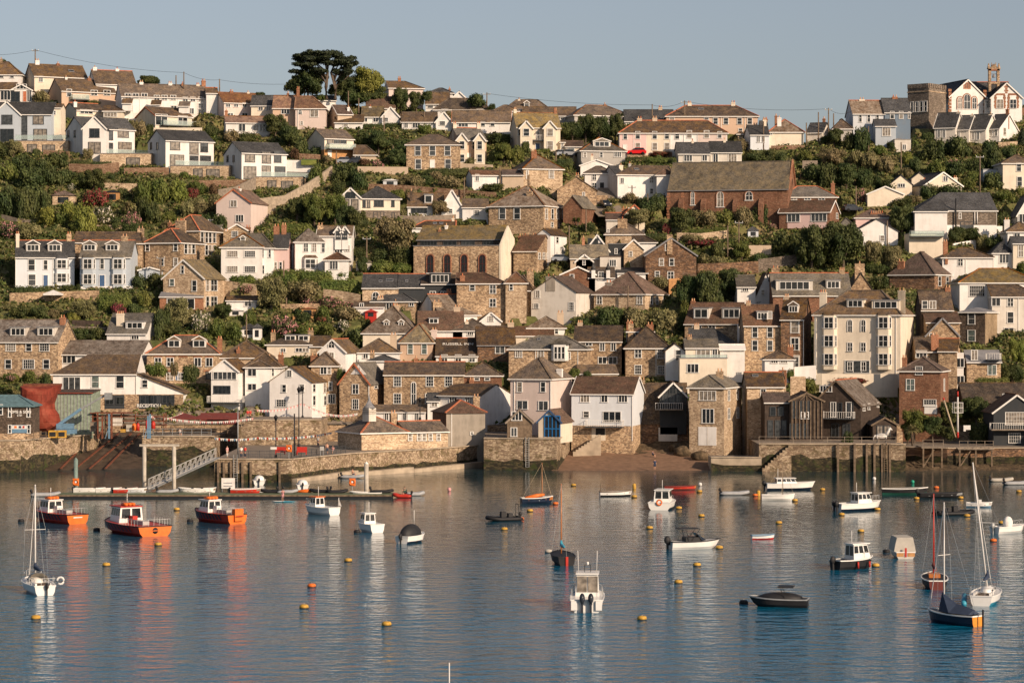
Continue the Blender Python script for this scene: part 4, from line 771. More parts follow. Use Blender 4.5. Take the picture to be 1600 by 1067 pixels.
# ================= tile B2 =================
T(400, 290)
H('cream rendered cottage terrace with brick chimney stacks', 'left of the two white villas', -60,108,0,590,385,300,'hipr','white','greyslate', w=((425,46,14,42,86,'s'),(525,50,14,45,'s')), ch=((45,310,32,'white',2),), D=9)
r = HOUSES[-1]; H('', '', 108,200,0,560,385,300,'gx','rose','slate', D=7, of=r, Y=r.Y0+1, w=((425,44,18,20,'s'),(500,44,18,122,154,'s')), ch=((125,240,36,BR,2),(175,232,30,BR,2)))
H('white villa with a bay and lean-to wing', 'pointed slate roof, above the ivy covered wall', 245,425,-50,550,348,268,'hip','white','speckle', D=10, w=((388,50,26,312,364,'2s'),(390,54,18,420,'s')), bays=((338,452,540,96),), ridgem=0)
r = HOUSES[-1]; H('', '', 382,598,0,480,310,252,'gx','white','brown', D=8, of=r, Y=r.Y0+3, w=((315,60,26,515,'D2'),(345,34,26,556,'D2'),(392,50,50,515,'3'),(392,36,26,572,'2')), barge='trim', ch=((432,258,22,'white',1),))
for xx in (515, 556): H('', '', xx-22,xx+22,0,400,282,252,'gy','white','slate', D=4, of=r, Y=r.Y0+2.6, fnd=0, w=((310,50,26,xx,'D2'),))
H('', '', 430,578,0,545,460,418,'hip','white','rustroof', D=5, of=r, Y=r.Y0-2.5, w=((498,50,50,486,'3'),))
H('large stone warehouse with four tall arched windows', 'and a glazed top floor gallery, right gable rendered', 985,1520,85,640,392,392,'flat','stone','lead', D=11, trim=None, cat='building', Y=Yg(Y_(600)))
s = HOUSES[-1]
HG = H('', '', 1008,1535,70,600,330,250,'gx','slatehung','lichen', D=9, of=s, Y=s.Y0+1.5, w=((366,52,100,1080,'D5'),(366,50,80,1212,'D3'),(364,54,80,1325,'D4'),(366,48,60,1450,'D3')), ch=((1148,262,16,BR,1,.3),(1190,235,8,'trim',1,.4)), trim='lead')
k_ = HG; b = MB(); hh_ = s.h; D_ = s.D; R2 = k_.zr-s.zb
b.ext([(-.1,-3),(D_+.1,-3),(D_+.1,k_.ze-s.zb),(D_*.5+.6,R2-.2),(-.1,hh_+.6)], s.W+.02, s.W+.35, 'cream'); b.box(s.W+.35,s.W+.5,D_*.4,D_*.6,-3,R2-5,'cream'); b.build('gable_wall', s.root)
for cx in (1090, 1196, 1302, 1415): dressed(s, cx, 545, 38, 112, 'maroonframe')
H('long low slate roofed building with a brick arch window', 'and two roof lights, left of the black dormered house', 665,890,0,740,635,550,'gx','palestone','slate', D=10, w=((695,60,44,748,'arch'),), sk=((835,592,44,30),(778,598,20,14)), ridgem=TC)
r = HOUSES[-1]; H('', '', 890,1050,0,740,632,552,'gx','charcoal','slate', D=9, of=r, Y=r.Y0, sk=((942,598,16,12),), ridgem=TC)
H('black clad house with a wide white framed dormer', 'between the low slate building and the stone gable', 1035,1255,0,735,612,560,'gx','charcoal','darkbrown', D=9, dm=((1150,550,620,128,'f:4'),), w=((675,22,34,1105,1172,'2'),), ch=((1205,645,30,BR,3,-.1),))
H('stone house with a long brown roof and red chimney', 'two white windows, right of the black clad house', 1255,1562,0,790,608,545,'hipr','stone','rustroof', D=9, w=((638,34,32,1352,'s'),(648,50,38,1480,'2s'),(732,48,38,1480,'2s')), ch=((1290,548,30,BR,1,.1),), pipes=(1562,))
r = HOUSES[-1]; H('', '', 1560,1690,0,760,605,540,'hip','palestone','rustroof', D=9, of=r, Y=r.Y0-1, w=((635,36,20,1595,'s'),))
H('hipped slate cottage with a triple white window', 'in front of the brick arch building', 725,990,50,780,720,658,'hip','stone','slate', D=8, w=((752,42,74,832,'4'),(742,22,26,972,'2')), ch=((872,710,14,'stone',1,0),), Y=Yg(Y_(790)))
H('white lean-to cottage with a curved gable', 'left of the triple windowed cottage', 612,800,0,800,755,725,'gx','white','darkbrown', D=5, w=((750,28,24,660,'2'),))
H('white cottage under a big ridged brown roof', 'with a mossy chimney at its left', 1150,1430,-160,840,800,678,'gx','white','speckle', D=9, ch=((1075,712,60,'stone',2,.2),), ridgem=TC, Y=Yg(Y_(850)))
H('large cream house with two roof dormers', 'beneath a mottled slate hipped roof', 668,1000,35,1010,915,752,'hip','cream','speckle', D=11, dm=((816,835,882,36,'g:2'),(908,835,882,36,'g:2')), sk=((955,865,24,22),(778,862,20,22)), ch=((870,735,44,'tan',2,.45),), trim='trim', pipes=(925,), Y=Yg(Y_(1010)))
H('brown roof with a white skylight box', 'wedged behind the tan pyramid roofed house', 1010,1290,0,960,900,782,'gx','white','rustroof', D=10, dm=((1110,826,862,60,'f:2'),), ridgem=0)
H('cluster roof with dormer and a pale chimney', 'left of the white arched gable cottage', 1230,1470,0,960,902,832,'hip','white','brown', D=9, ch=((1318,835,22,'cream',1,.2),), w=((922,24,36,1340,'3'),))
H('little white gable with a square barred window', 'right of the white skylight box roof', 1408,1530,0,885,840,790,'gy','white','brown', D=7, w=((832,32,32,1468,'2g'),))
H('tan house with a mossy pyramid roof', 'two plain blue windows facing the water', 902,1100,50,1095,975,862,'hip','peach','lichen', D=9, w=((1020,60,30,965,1052,'s:green'),), ch=((1150,885,34,'pink',2,.4),), Y=452, ridgem='orange')
s = H('white inn with white lettering on its dark roof', 'beside the tan pyramid roofed house', 1125,1385,0,1085,1058,952,'gx','white','darkbrown', D=9, Y=450, ridgem=TC, cat='pub')
T(400, 510)
for xx in (1178,1264,1350): u, z = s.front(X_(xx), Y_(214)); window(s.root, s.loc(u,0,z-.2), 0, 1.0, 1.15, '2s')
u, yl = s.slopept(X_(1262), Y_(118)); a = math.atan(s.slope)
lettering('RUSSELL INN', .95, 'offwhite', s.root, (u, yl-.12, s.h+s.slope*yl+.06), (a, 0, 0), name='roof_lettering', off=.02)
T(400, 290)
H('stone house with a dark brown roof beside the inn', 'one wide dark window', 1385,1620,-20,1100,990,878,'gx','darkstone','darkbrown', D=9, w=((1022,50,56,1525,'2'),), trim='lead', Y=450)
H('house with a broad lichened hipped roof and blank pale wall', 'left of the tan house', 660,890,0,1090,1065-220,960-220,'gx','white','darkbrown') if 0 else None
T(400, 510)
H('white house under a hipped brown roof', 'between the arched gable cottage and the tan house', 632,890,0,240,158,76,'hip','white','brown', D=9, w=((185,28,30,685,'2'),), Y=446)
H('dark slate cottage roof', 'in front of the hipped white house', 705,885,0,240,212,178,'hip','white','slate', D=6, Y=440)
H('dormered cottage between two chimneys', 'brown roof, above the white harbour cottage', 68,340,0,190,110,50,'hip','cream','brown', D=9, dm=((215,52,90,70,'f:2'),(297,52,90,70,'f:2')), w=((150,20,28,170,'2'),(146,22,38,268,310,'2')), ch=((108,20,30,'stone',2,.3),(417,8,36,'stone',2,.5)), ridgem=0)
r = HOUSES[-1]; H('', '', 340,455,0,180,120,60,'gx','palestone','brown', D=8, of=r, Y=r.Y0)
H('white arched window gable cottage', 'with a brown roof sloping to the right', 395,560,75,265,155,78,'gy','white','brown', D=9, w=((112,40,38,472,'arch'),(188,48,30,472,'2g')), Y=440, ridgem=TC)
# ================= C1-C2 lower left =================
T(0, 510)
H('pale stone house with a hipped roof and red chimney', 'behind the white balconied house', 1365,1690,0,260,190,88,'hip','palestone','brown', D=10, ch=((1491,126,24,BR,1,.1),), Y=444)
s = H('white gabled house with two glazed balconies', 'on posts above the parasols', 1320,1490,50,545,275,205,'gy','white','darkbrown', D=8, w=((307,46,144,1405,'5'),(395,44,100,1388,'D4')), Y=434, bal=((1308,1530,472,'x'),))
H('flat fronted white house behind the bunting', 'beside the gabled balcony house', 1532,1690,0,620,252,210,'hip','white','brown', D=9, w=((288,40,50,1575,'2'),(378,36,50,1575,'2D')), Y=436)
T(400, 510)
H('twin hipped brown roofed house with brick stacks', 'behind the white harbour cottage', -60,150,0,560,250,160,'hip','white','brown', D=10, w=((286,44,30,8,98,'2s'),(378,44,26,4,'s')), ch=((215,160,34,BR,2),), Y=438)
H('stone end house with a white trimmed corner window', 'right of the white harbour cottage', 345,505,0,500,242,160,'hip','stone','brown', D=10, w=((274,46,36,422,'2'),(272,46,20,458,'s'),(372,52,20,465,'s'),(452,56,44,472,'3')), ch=((328,165,46,BR,2,.3),), Y=434)
s = H('white harbour cottage with a tall front gable', 'four small windows above the bunting', 85,348,98,600,342,248,'gy','white','darkbrown', D=10, w=((295,36,28,208,'2g'),(388,44,26,176,'s'),(386,44,26,288,'2'),(478,42,62,158,'3g')), sw=((385,44,20,362,),(382,60,16,428,),(462,56,16,362,),(462,56,16,430,)), trim=None, Y=427, ch=((210,238,36,'concrete',0,.3),), ridgem=0)
s = H('long stone inn house with tall sash windows', 'and an arched stair window under a dark roof', 800,1300,0,560,298,220,'gx','stone','darkbrown', D=9.5, w=((343,60,44,884,1086,1204,'2g'),(450,60,44,884,1082,'2g'),(420,150,28,985,'arch')), Y=432, ridgem=TC, ch=((1000,182,26,BR,1),(1152,180,20,BR,1)))
H('', '', 1300,1535,0,560,302,222,'hip','redstone','darkbrown', D=9, of=s, Y=s.Y0+.4, w=((322,26,28,1380,1445,'s'),), ch=((1348,318,30,BR,2,-.05),))
s = H('corner stone house with clipped gable and white attic window', 'left end of the long inn house', 522,708,112,620,350,228,'gy','stone','greyslate', D=8.5, w=((392,54,38,622,'2s'),(486,60,40,622,'2g'),(276,32,26,640,'s')), sw=((372,26,20,748,),), Y=430, trim='terracotta', pipes=(706,))
b = MB(); u0, z0 = s.front(X_(590), Y_(300)); u1, z1 = s.front(X_(690), Y_(240)); b.ext([(u0,z0),(u1,z0),((u0+u1)/2,z1)], -.04, .02, 'white', 'y'); b.build('gable_panel', s.root)
s = H('white pub ground floor with a dark verandah roof', 'under the long stone inn house', 740,1058,0,620,530,488,'shed','white','brown', D=3, Y=426, w=((560,50,22,815,845,875,930,1005,'2'),), doors=((965,538,26,60,'white'),))
s = H('big white gabled boathouse store', 'black roof, blank white right gable', 1140,1402,195,620,430,358,'gx','white','darkbrown', D=10.5, w=((462,38,44,1232,1330,'3D'),), Y=424, ridgem=0)
H('', '', 1072,1145,0,620,462,415,'gx','white','slate', D=6, of=s, Y=s.Y0-1, w=((486,24,34,1115,'2'),))
# fish store on the quay
s = H('low stone quay store with a cupola', 'red ridged hip roof and open left end', 660,945,-170,800,660,560,'hip','palestone','brown', D=8.5, Y=397, ridgem=TC, w=((690,34,20,960,),), fnd=3)
cb = MB(); cb.box(-.75,.75,-.75,.75,-1.2,.9,'offwhite'); 
for z in (0,.25,.5): cb.box(-.78,.78,-.78,.78,z,z+.1,'greytimber')
cb.lathe([(1.35,.9),(.8,1.35),(.25,2.1),(.05,2.9)], 'lead', 4); o = cb.build('cupola', s.root); pc = P(X_(708), Y_(545), s.Y0+3.6); Mi = Matrix.Rotation(-s.th, 3, 'Z'); o.location = Mi @ Vector((pc.x-s.X0, pc.y-s.Y0, pc.z-s.zb)); o.rotation_euler = (0,0,-s.th+.785)
H('', '', 945,1200,0,780,655,592,'gx','palestone','brown', D=6, of=s, Y=402, yaw=30, w=((692,38,22,962,1018,1050,1090,1140,'s:curtain'),), ridgem=TC)
s = H('tall rendered harbour store with a hipped roof', 'red ridges and one slit window, at the quay end', 1190,1432,-95,800,535,460,'hip','concrete','rustroof', D=8, Y=409.5, ridgem=TC, w=((668,14,10,1348,'s'),), pipes=(1222,), trim=None)
q = MB(); q.box(-.03, 0, .0, s.D, s.h*.45, s.h-.05, 'redstone'); q.build('left_side_facing', s.root)
# ================= tile B3 =================
T(800, 290)
s = H('two storey stone villa with a mossy slate hip roof', 'and sash windows on its golden right side', -145,198,145,330,120,2,'hip','stone','speckle', D=12, w=((176,66,38,32,-60,'s'),), sw=((178,64,14,214,252,284,320),(245,30,14,250,300)), ch=((110,24,36,'stone',1,.25),(105,-150+70,0.1,'stone',0)), ridgem='orange', Y=Yg(Y_(300)))
H('grey shed roof cottage with a white lit wall', 'right of the stone gable by the lane', 320,437,95,250,130,62,'gy','redstone','greyslate', D=8, trim=None)
H('white cottage with one dark window by the steep lane', 'under a dark brown roof', 158,240,108,440,300,268,'gy','white','darkbrown', D=9, sw=((340,36,26,282),), trim=None)
H('brick fronted terrace end with a striped rusty roof', 'and white barred windows on its right', 10,155,112,550,405,310,'gx','stone','rustroof', D=11, sw=((440,40,18,170,198,222,250),), ch=((70,300,70,BR,4,.5),(140,296,30,BR,2,.8)), trim='trim', Y=Yg(Y_(520)))
H('tiny cottage with a triangular glazed gable', 'between grey roofs in the middle of the town', 460,605,0,450,402,305,'gy','white','lichen', D=8, w=((350,34,24,487,'D'),(352,40,28,522,'D'),(380,40,24,556,'D')), barge='trim')
H('grey felt roofed box extension', 'right of the triangular glazed gable', 605,715,0,450,382,362,'flat','charcoal','lead', D=6, w=((410,30,0.1,650),), cat='extension')
H('rough stone cottage with ivy covered chimney', 'behind the triangular glazed gable', 585,820,0,330,300,225,'hip','palestone','brown', D=8, ch=((690,195,60,'stone',1,.2),), w=((282,20,14,600,),))
H('white low cottage with a dark slab roof', 'above the dark stone gable house', 760,900,0,420,352,312,'hipr','white','darkbrown', D=7)
r = HOUSES[-1]; H('', '', 700,822,0,465,390,335,'gy','palestone','greyslate', D=7, of=r, Y=r.Y0-3, w=((428,28,18,742,'s'),))
H('red brick chimneyed cottage with a white dormer gable', 'under the overgrown tree by the church', 700,830,0,240,175,118,'gy','cream','rustroof', D=7, w=((150,20,20,740,'2'),), ch=((678,130,38,BR,2,.5),), barge=TC)
H('shaded cottage gable with a red verge', 'by the parked car at the lane foot', 590,700,0,260,210,170,'gx','offwhite','rustroof', D=6, ridgem=TC)
s = H('large dark stone gable house with white windows', 'its mossy roof falling away to the right', 835,1152,0,590,432,325,'gy','darkstone','lichen', D=11, w=((388,36,22,970,'s'),(478,44,26,934,998,'s'),(560,44,36,992,'2s'),(552,30,26,908,'s')), ch=((985,292,34,'stone',0,.0),), trim='lead')
H('small white gable with terracotta pots', 'in the midst of jumbled roofs', 400,505,0,520,470,428,'gy','white','brown', D=6, w=((480,30,0.1,450),), ch=((528,430,50,BR,3,.6),))
H('house with a mossy barrel shaped gable', 'left of the small white gable', 365,600,0,520,450,368,'gx','tan','lichen', D=8, ch=((446,312,18,BR,1),), ridgem=0)
H('lean cottage with a white barred window', 'and black shed roof, left of the dark stone gable house', 550,680,0,540,462,446,'flat','offwhite','rustroof', D=6, w=((485,38,40,630,'3'),), cat='cottage')
H('flat roofed white cottage', 'black felt top, below the dark stone gable house', 660,850,0,590,545,512,'shed','white','slate', D=6)
H('brick gable cottage with one tiny square window', 'long white bargeboard, beside twin white pinnacles', 305,520,0,650,552,505,'gy','redstone','rustroof', D=9, w=((568,24,22,375,'s'),), barge='trim')
H('', '', 480,640,0,650,570,512,'gx','white','brown', D=6, of=HOUSES[-1], w=((565,50,30,555,'2g'),))
r = HOUSES[-1]
for xx in (508, 600): u, z = r.front(X_(xx), Y_(580)); q = MB(); q.box(u-.35,u+.35,-.9,.3,z,z+1.5,'white'); q.lathe([(.55,1.5),(.03,3.0)],'slate',4,(u,-.3,z)); o = q.build('gabled_dormer', r.root); o.location = r.loc(0,0,0)
s = H('weathered grey gable house with a stained chimney', 'right half in shadow, three barred windows', 120,400,120,815,660,565,'gy','offwhite','rustroof', D=10, w=((678,42,26,160,'2g'),(755,48,30,372,'2g'),(752,28,30,152,'2g')), ch=((243,552,62,'concrete',2,.02),), trim=None)
H('wide stone house with a big brown pyramid roof', 'right of the weathered grey gable house', 512,830,165,780,672,540,'hip','palestone','rustroof', D=12, w=((716,48,32,547,798,'2s'),), sw=((716,50,14,870,905,948),), ch=((605,590,44,'concrete',2,.15),), trim='trim')
H('dark roofed cottage at the left of the weathered gable', 'in deep shade', 0,130,30,760,650,560,'hip','stone','darkbrown', D=8)
H('low brown hipped roof cottage', 'left of the gardens behind the peeling white cottage', 100,330,0,930,885,818,'hip','white','speckle', D=8, w=((908,34,20,278,'s'),))
H('long rusty roof with a pale triangular gable', 'above the bow fronted stone house', -110,260,0,980,935,876,'hipl','cream','rustroof', D=9, ridgem=0)
r = HOUSES[-1]
H('stone cottage with a dark mossy roof and red window heads', 'between the bow fronted house and the pyramid roofed house', 390,685,25,1160,968,872,'gx','stone','darkbrown', D=9, w=((1008,46,28,564,634,'2'),(1092,38,50,565,630,'2'),(990,18,40,480,'2')), ridgem=0, Y=447)
T(800, 510)
s = H('stone house with a white bow window and stair', 'under a grey green slate roof', -20,470,50,240,138,58,'hip','stone','greyslate', D=10, w=((168,48,40,42,'3'),(168,50,36,180,'2:curtain'),(182,40,30,350,'2:curtain')), sk=((168,80,20,26),), Y=441, pipes=(148,412))
u, z = s.front(X_(300), Y_(215)); q = MB(); q.prism([(-1.5,0),(-1,-.8),(1,-.8),(1.5,0)], 0, 2.9, 'white'); q.ext([(-1.9,2.9),(1.9,2.9),(0,4.0)], -1.0, 2, 'greyslate', 'y'); o = q.build('bow_window', s.root); o.location = s.loc(u,0,z); o.rotation_euler = (0,0,s.rr)
for i in (-.65,0,.65): fm, pm = win_mesh(.5, 2.0, 's', 'wframe'); place('pane', pm, place('bow_window_frame', fm, o, (i, -.8, .4)))
H('cottage with a low lean roof', 'in front of the red window head cottage', 425,660,-30,330,290,236,'gx','palestone','brown', D=6, Y=438, ridgem=0)
H('little dormered house with a brick chimney', 'white triple window, left of the large pyramid roof', 725,880,0,130,30,8,'hip','white','rustroof', D=7, w=((60,50,80,770,'4'),), ch=((733,-45,36,BR,2),(893,-28,42,BR,2)), Y=450)
s = H('stone house with a tall pyramid slate roof and red heads', 'two rows of white sash windows', 710,985,0,310,130,0,'hip','stone','darkbrown', D=12, w=((168,52,40,788,'2s'),(170,56,40,930,'2g'),(270,54,40,788,'2g'),(272,52,38,932,'2g')), Y=444, pipes=(900,), fnd=4, hip=1)
H('white gable cottage behind the terrace', 'right of the tall pyramid roof', 960,1080,0,230,150,105,'gy','white','brown', D=7, w=((180,60,34,1040,'s'),), Y=441, trim=None)
s = H('white house with a roof terrace and sliding doors', 'between the stone pyramid house and the brown terraces', 1085,1288,0,300,130,78,'gx','cream','greyslate', D=7, w=((176,60,82,1195,'3D'),(176,58,30,1268,'2D')), Y=440, bal=((1050,1340,212,'glass'),))
H('', '', 1048,1345,0,310,218,218,'flat','cream','lead', D=4, of=s, Y=437, w=((262,50,70,1130,'3D'),))
H('', '', 1300,1455,0,240,140,112,'gx','white','trim', D=4, of=s, Y=441)
H('dark blue slate roof beside a tall shaded wall', 'behind the white terrace house', 1120,1400,0,130,108,12,'hipr','charcoal','slate', D=8, Y=448)
# right half upper lower rows B3/B4
T(800, 290)
H('cream house showing its back gable above shrubs', 'left of the long dormered roof', 1520,1660,0,760,700,545,'gy','white','brown', D=8, w=((668,32,22,1568,'s'),), trim=None)
r = HOUSES[-1]; H('', '', 1408,1522,0,740,628,560,'gx','white','greyslate', D=7, of=r, Y=r.Y0-1, w=((648,24,36,1458,'3'),))
s = H('long brown roof with two big white dormers', 'above a stone front, end gable white', 1080,1408,108,960,858,732,'gx','stone','rustroof', D=10, dm=((1182,758,832,96,'f:2'),(1372,758,832,118,'f:3')), w=((900,50,28,1142,1170,'2'),(885,20,40,1250,'2')), Y=Yg(Y_(1000)), trim='trim')
q = MB(); q.box(s.W, s.W+.03, 0, s.D, -2, s.h, 'white'); q.build('side_facing', s.root)
T(1200, 290)
s = H('brown roofed terrace house with a barred white dormer', 'stone front with pale quoins beside a white drainpipe', -150,-40+118,0,1180,868,745,'gx','stone','rustroof', D=9, w=((918,60,34,-82,12,'s'),(1000,60,34,-82,12,'s'),(810,42,20,12,'2')), dm=((-35,782,838,70,'f:3'),), Y=445, trim='trim')
s = H('narrow tall stone house with a single gabled dormer', 'white quoined windows beside the cream hotel', 80,222,85,1190,830,705,'gx','darkstone','darkbrown', D=9, w=((882,72,44,168,'s'),(990,72,44,168,'2s'),(1106,66,44,168,'2s')), dm=((158,722,794,62,'g:3'),), Y=443, trim='trim', pipes=(222,))
q = MB(); 
for yy, hh in ((882,72),(990,72),(1106,66)):
    u, z = s.front(X_(168), Y_(yy+hh/2)); q.box(u-.85,u-.6,-.05,0,z-.2,z+2,'offwhite'); q.box(u+.6,u+.85,-.05,0,z-.2,z+2,'offwhite'); q.box(u-.85,u+.85,-.06,0,z+2,z+2.2,'offwhite')
q.build('window_surround', s.root).location = s.loc(0,0,0)
s = H('terrace with a long dark dormer of five white panes', 'and a white angled dormer, red brick strip below', 32,520,0,800,680,546,'gx','redstone','greyslate', D=10, dm=((165,588,655,230,'f:5'),(408,588,645,90,'f:3')), w=((715,40,40,120,'2'),), Y=Yg(Y_(860)), ridgem=TC)
s2 = H('stone gable with a fat stepped chimney', 'at the right end of the long dark dormer terrace', 510,655,0,780,650,545,'gy','stone','greyslate', D=10, trim=None, ch=((572,472,60,'stone',1,.05),))
H('chimneyed white back wall cottage', 'left of the long dark dormer terrace', -50,70,0,700,620,545,'gy','white','brown', D=8, trim=None, ch=((165,500,50,'stone',2,.5),))
# cream hotel
s = H('tall cream hotel with stacked white bay windows', 'four storeys under a brown mansard with twin chimneys', 288,828,158,1190,802,655,'hip','cream','brown', D=13, w=((876,76,26,513,596,'arch'),(1008,52,28,513,596,'2s'),(1128,52,28,513,596,'2s')), dm=((545,708,762,104,'f:3'),(735,712,770,165,'f:4')), Y=436, ch=((345,650,44,'cream',3,.35),(855,638,44,'cream',2,.2),(928,638,44,'cream',2,.2)), cat='hotel', bays=((385,808,1150,92),(725,808,1150,92)), pipes=(300,800), fnd=2, hip=.7)
T(1200, 510)
u, z = s.front(X_(558), Y_(288)); window(s.root, s.loc(u,0,z), s.rr, 4.2, 2.0, '3', 'wframe', 'glass_mid')
T(1200, 290)
H('stone gable house with a fading white window', 'right of the cream hotel', 990,1190,0,1080,930,825,'gy','stone','darkbrown', D=9, w=((945,40,20,1022,'s'),), trim='lead', Y=441)
r = HOUSES[-1]
H('steep slate gable annexe with white triple window', 'below the pyramid roof stone house', 960,1155,0,850,770,655,'gx','slatehung','darkbrown', D=7, w=((745,46,32,980,'s'),(745,46,40,1028,'2')), dm=(), Y=446)
H('', '', 990,1200,0,1100,850,790,'gx','stone','rustroof', D=7, of=HOUSES[-1], Y=443)
# ================= tile C4/C3 lower right =================
T(1200, 510)
H('brick chimneyed stone house behind the white bay', 'red ridged roof near the slate hung house', 930,1065,0,330,150,65,'gx','stone','darkbrown', D=6, Y=438, w=((172,42,64,958,'3'),), ch=((1042,36,46,BR,2,.0),))
s = H('white oriel sided stone cottage', 'joined left of the terrace with a balcony', 1065,1180,65,380,150,75,'gx','stone','darkbrown', D=8, Y=436, sw=((182,50,22,1210),(300,60,22,1212),), ridgem=TC)
q = MB(); q.box(0,1.0,.2,2.2,0,6.6,'white'); o = q.build('oriel', s.root); o.location = s.loc(s.W, 1, s.h-7.0)
for zz in (1.2, 4.2): fm, pm = win_mesh(1.2, 1.4, '2', 'wframe'); place('pane', pm, place('window', fm, o, (.55,.2,zz)))
H('', '', 1245,1455,0,330,215,150,'gx','stone','lead', D=5, of=s, Y=438, w=((178,60,38,1290,'2'),(270,60,50,1400,'2:green')), bal=((1360,1450,205,'x'),))
s = H('square brown stone house with a green paned window', 'hipped roof, above the dark shrubs', 820,1078,105,545,275,190,'hip','redstone','rustroof', D=9, w=((364,68,48,890,'2s:green'),(276,50,40,944,'2g'),(478,36,70,1012,'3g')), sw=((365,76,12,1100,),(365,60,12,1150,)), ch=((853,178,28,BR,2,.1),(1130,380,0.1,BR,0)), Y=424, fnd=5)
q = MB(); u0, z0 = s.front(X_(985), Y_(545)); q.box(u0-.2,u0+1.9,-.05,0,z0,z0+1.5,'white'); q.build('garage_door', s.root)
H('low shed under a broad dark mossy roof', 'in shade at the right edge', 1225,1700,0,520,468,352,'gx','timber','darkbrown', D=8, Y=430, ch=((1476,402,28,'metal',0,0),), cat='shed', trim=None)
s = H('black gabled boathouse with a large white barred window', 'and a wooden deck, at the right edge', 1410,1700,0,730,532,425,'gy','charcoal','rustroof', D=9, w=((575,74,120,1545,'5g'),(695,60,70,1540,'4g'),(660,40,50,1420,'D')), Y=412, barge='trim', bal=((1385,1690,640,'wood'),), cat='boathouse')
s = H('dark timber boathouse with a mossy roof', 'big front gable with a white triangular attic window', 275,580,185,690,488,335,'gy','timber','speckle', D=13, w=((388,36,70,362,'4'),(520,88,30,408,505,'2:mid'),(520,80,22,450,520,'D'),(650,80,40,420,490,'D2')), sw=((508,36,18,598,),(500,36,18,628,),(490,26,14,685,),(490,26,14,712,)), Y=412, trim='oldwood', bal=((350,545,570,'x'),), fr='wframe', ridgem=TC, cat='boathouse')
s = H('timber ribbed glass gable annexe', 'left of the dark timber boathouse', 138,345,0,700,460,412,'gy','timber','rustroof', D=8, w=((520,100,26,165,208,250,'D2:mid'),(555,40,22,220,240,'s:curtain'),(650,84,24,35,70,110,150,190,235,'D:mid')), Y=408.5, trim='oldwood')
b = MB()
for i in range(9): u = s.W*(i+.5)/9; b.box(u-.07,u+.07,-.2,-.02,0,s.h-.1,'oldwood')
for i in range(5): u = s.W*(i+.5)/5; b.beam((u,-.12,s.h),(s.W/2,-.12,s.zr-s.zb-.3),.12,'oldwood')
b.build('timber_ribs', s.root)
H('', '', -20,140,0,700,470,412,'gx','timber','rustroof', D=7, of=s, Y=410, w=((640,100,26,15,60,100,'D:mid'),(530,50,30,30,80,'D')))
H('small timber arched porch shed', 'with a slate roof between the boathouse and the bushes', 655,805,0,700,608,566,'gy','timber','slate', D=6, w=((650,60,36,700,745,'D2'),), Y=410, trim='oldwood', cat='shed')
T(800, 510)
s = H('cream three storey house with a roof of two skylights', 'shaded right side wall, above the blue gabled boat store', -10,242,140,640,322,196,'hip','pink','brown', D=9.5, w=((378,58,28,48,194,'s'),(490,50,66,65,'2'),(494,56,56,196,'2')), sk=((130,258,38,30),(180,258,38,30)), ch=((312,248,36,'white',0,.5),), Y=414, pipes=(15,242), fnd=5, hip=1)
s = H('pale blue white house over a stone boat cellar', 'brown roof, three top windows and a railed balcony', 372,755,88,715,418,312,'gx','paleblue','rustroof', D=9.5, w=((448,46,54,456,694,'3'),(448,46,38,578,'2'),(550,34,34,464,'s'),(565,60,110,625,'3')), lower=('stone',622), Y=414, bal=((470,700,622,'x'),), ridgem=0, barge='trim', ov=.25, pipes=(752,))
b = MB(); u0, z0 = s.front(X_(498), Y_(712)); u1, z1 = s.front(X_(585), Y_(632)); b.box(u0,u1,-.06,0,z0,z1,'cream'); b.box(u0+.7,u1-.1,-.09,0,z0+.9,z1-.1,'dark'); b.build('cellar_door', s.root)
s = H('black timber boathouse with a glazed attic', 'in shade behind the beach, with a pale roller door', 775,1100,0,760,595,350,'gx','charcoal','darkbrown', D=10, Y=421, lower=('darkstone',600), trim=None, w=(), ridgem=0)
H('', '', 925,1090,0,560,430,348,'gy','charcoal','rustroof', D=7, of=s, Y=s.Y0-.5, w=((452,60,34,958,1000,1042,1070,'D2:mid'),(400,40,40,1005,1045,'D2')), fnd=3, bal=((895,1065,515,'wood'),))
b = MB(); u0, z0 = s.front(X_(915), Y_(716)); u1, z1 = s.front(X_(1032), Y_(630)); b.box(u0,u1,-.5,-.4,z0,z1,'offwhite'); b.build('roller_door', s.root)
s = H('tall pale stone warehouse with triple window', 'white boarded doors at its foot, above the slipway', 1108,1325,145,745,380,302,'hip','palestone','greyslate', D=11, w=((433,54,100,1222,'4'),(560,84,70,1225,'3')), sw=((430,64,14,1354,),(422,64,14,1408,),(418,64,14,1460,),(545,66,14,1354,),(538,66,14,1410,),(532,66,14,1462,)), Y=410, fnd=6, hip=.5)
q = MB(); u0, z0 = s.front(X_(1165), Y_(742)); u1, z1 = s.front(X_(1278), Y_(628)); q.box(u0,u1,-.07,0,z0,z1,'white'); q.box((u0+u1)/2-.04,(u0+u1)/2+.04,-.1,0,z0,z1,'offwhite'); q.build('boarded_door', s.root)
H('', '', 1470,1700,0,700,372,285,'gx','palestone','darkbrown', D=9, of=s, Y=s.Y0+4, w=((418,50,32,1570,'2g'),), sk=((1520,308,36,22),), ridgem=TC)
T(800, 510)
H('small boat store with a blue arched gable', 'brown roof, on the stone bastion', 165,305,78,690,590,520,'gy','cream','rustroof', D=6, Y=404.5, trim='blueframe', cat='boat store', fnd=1)
r = HOUSES[-1]; q = MB(); u0, z0 = r.front(X_(205), Y_(690)); u1, z1 = r.front(X_(300), Y_(560)); q.box(u0,u1,-.06,0,0,z1,'dark')
for i in range(5): u = u0+(u1-u0)*i/4; q.box(u-.06,u+.06,-.12,0,0,z1,'blueglaze')
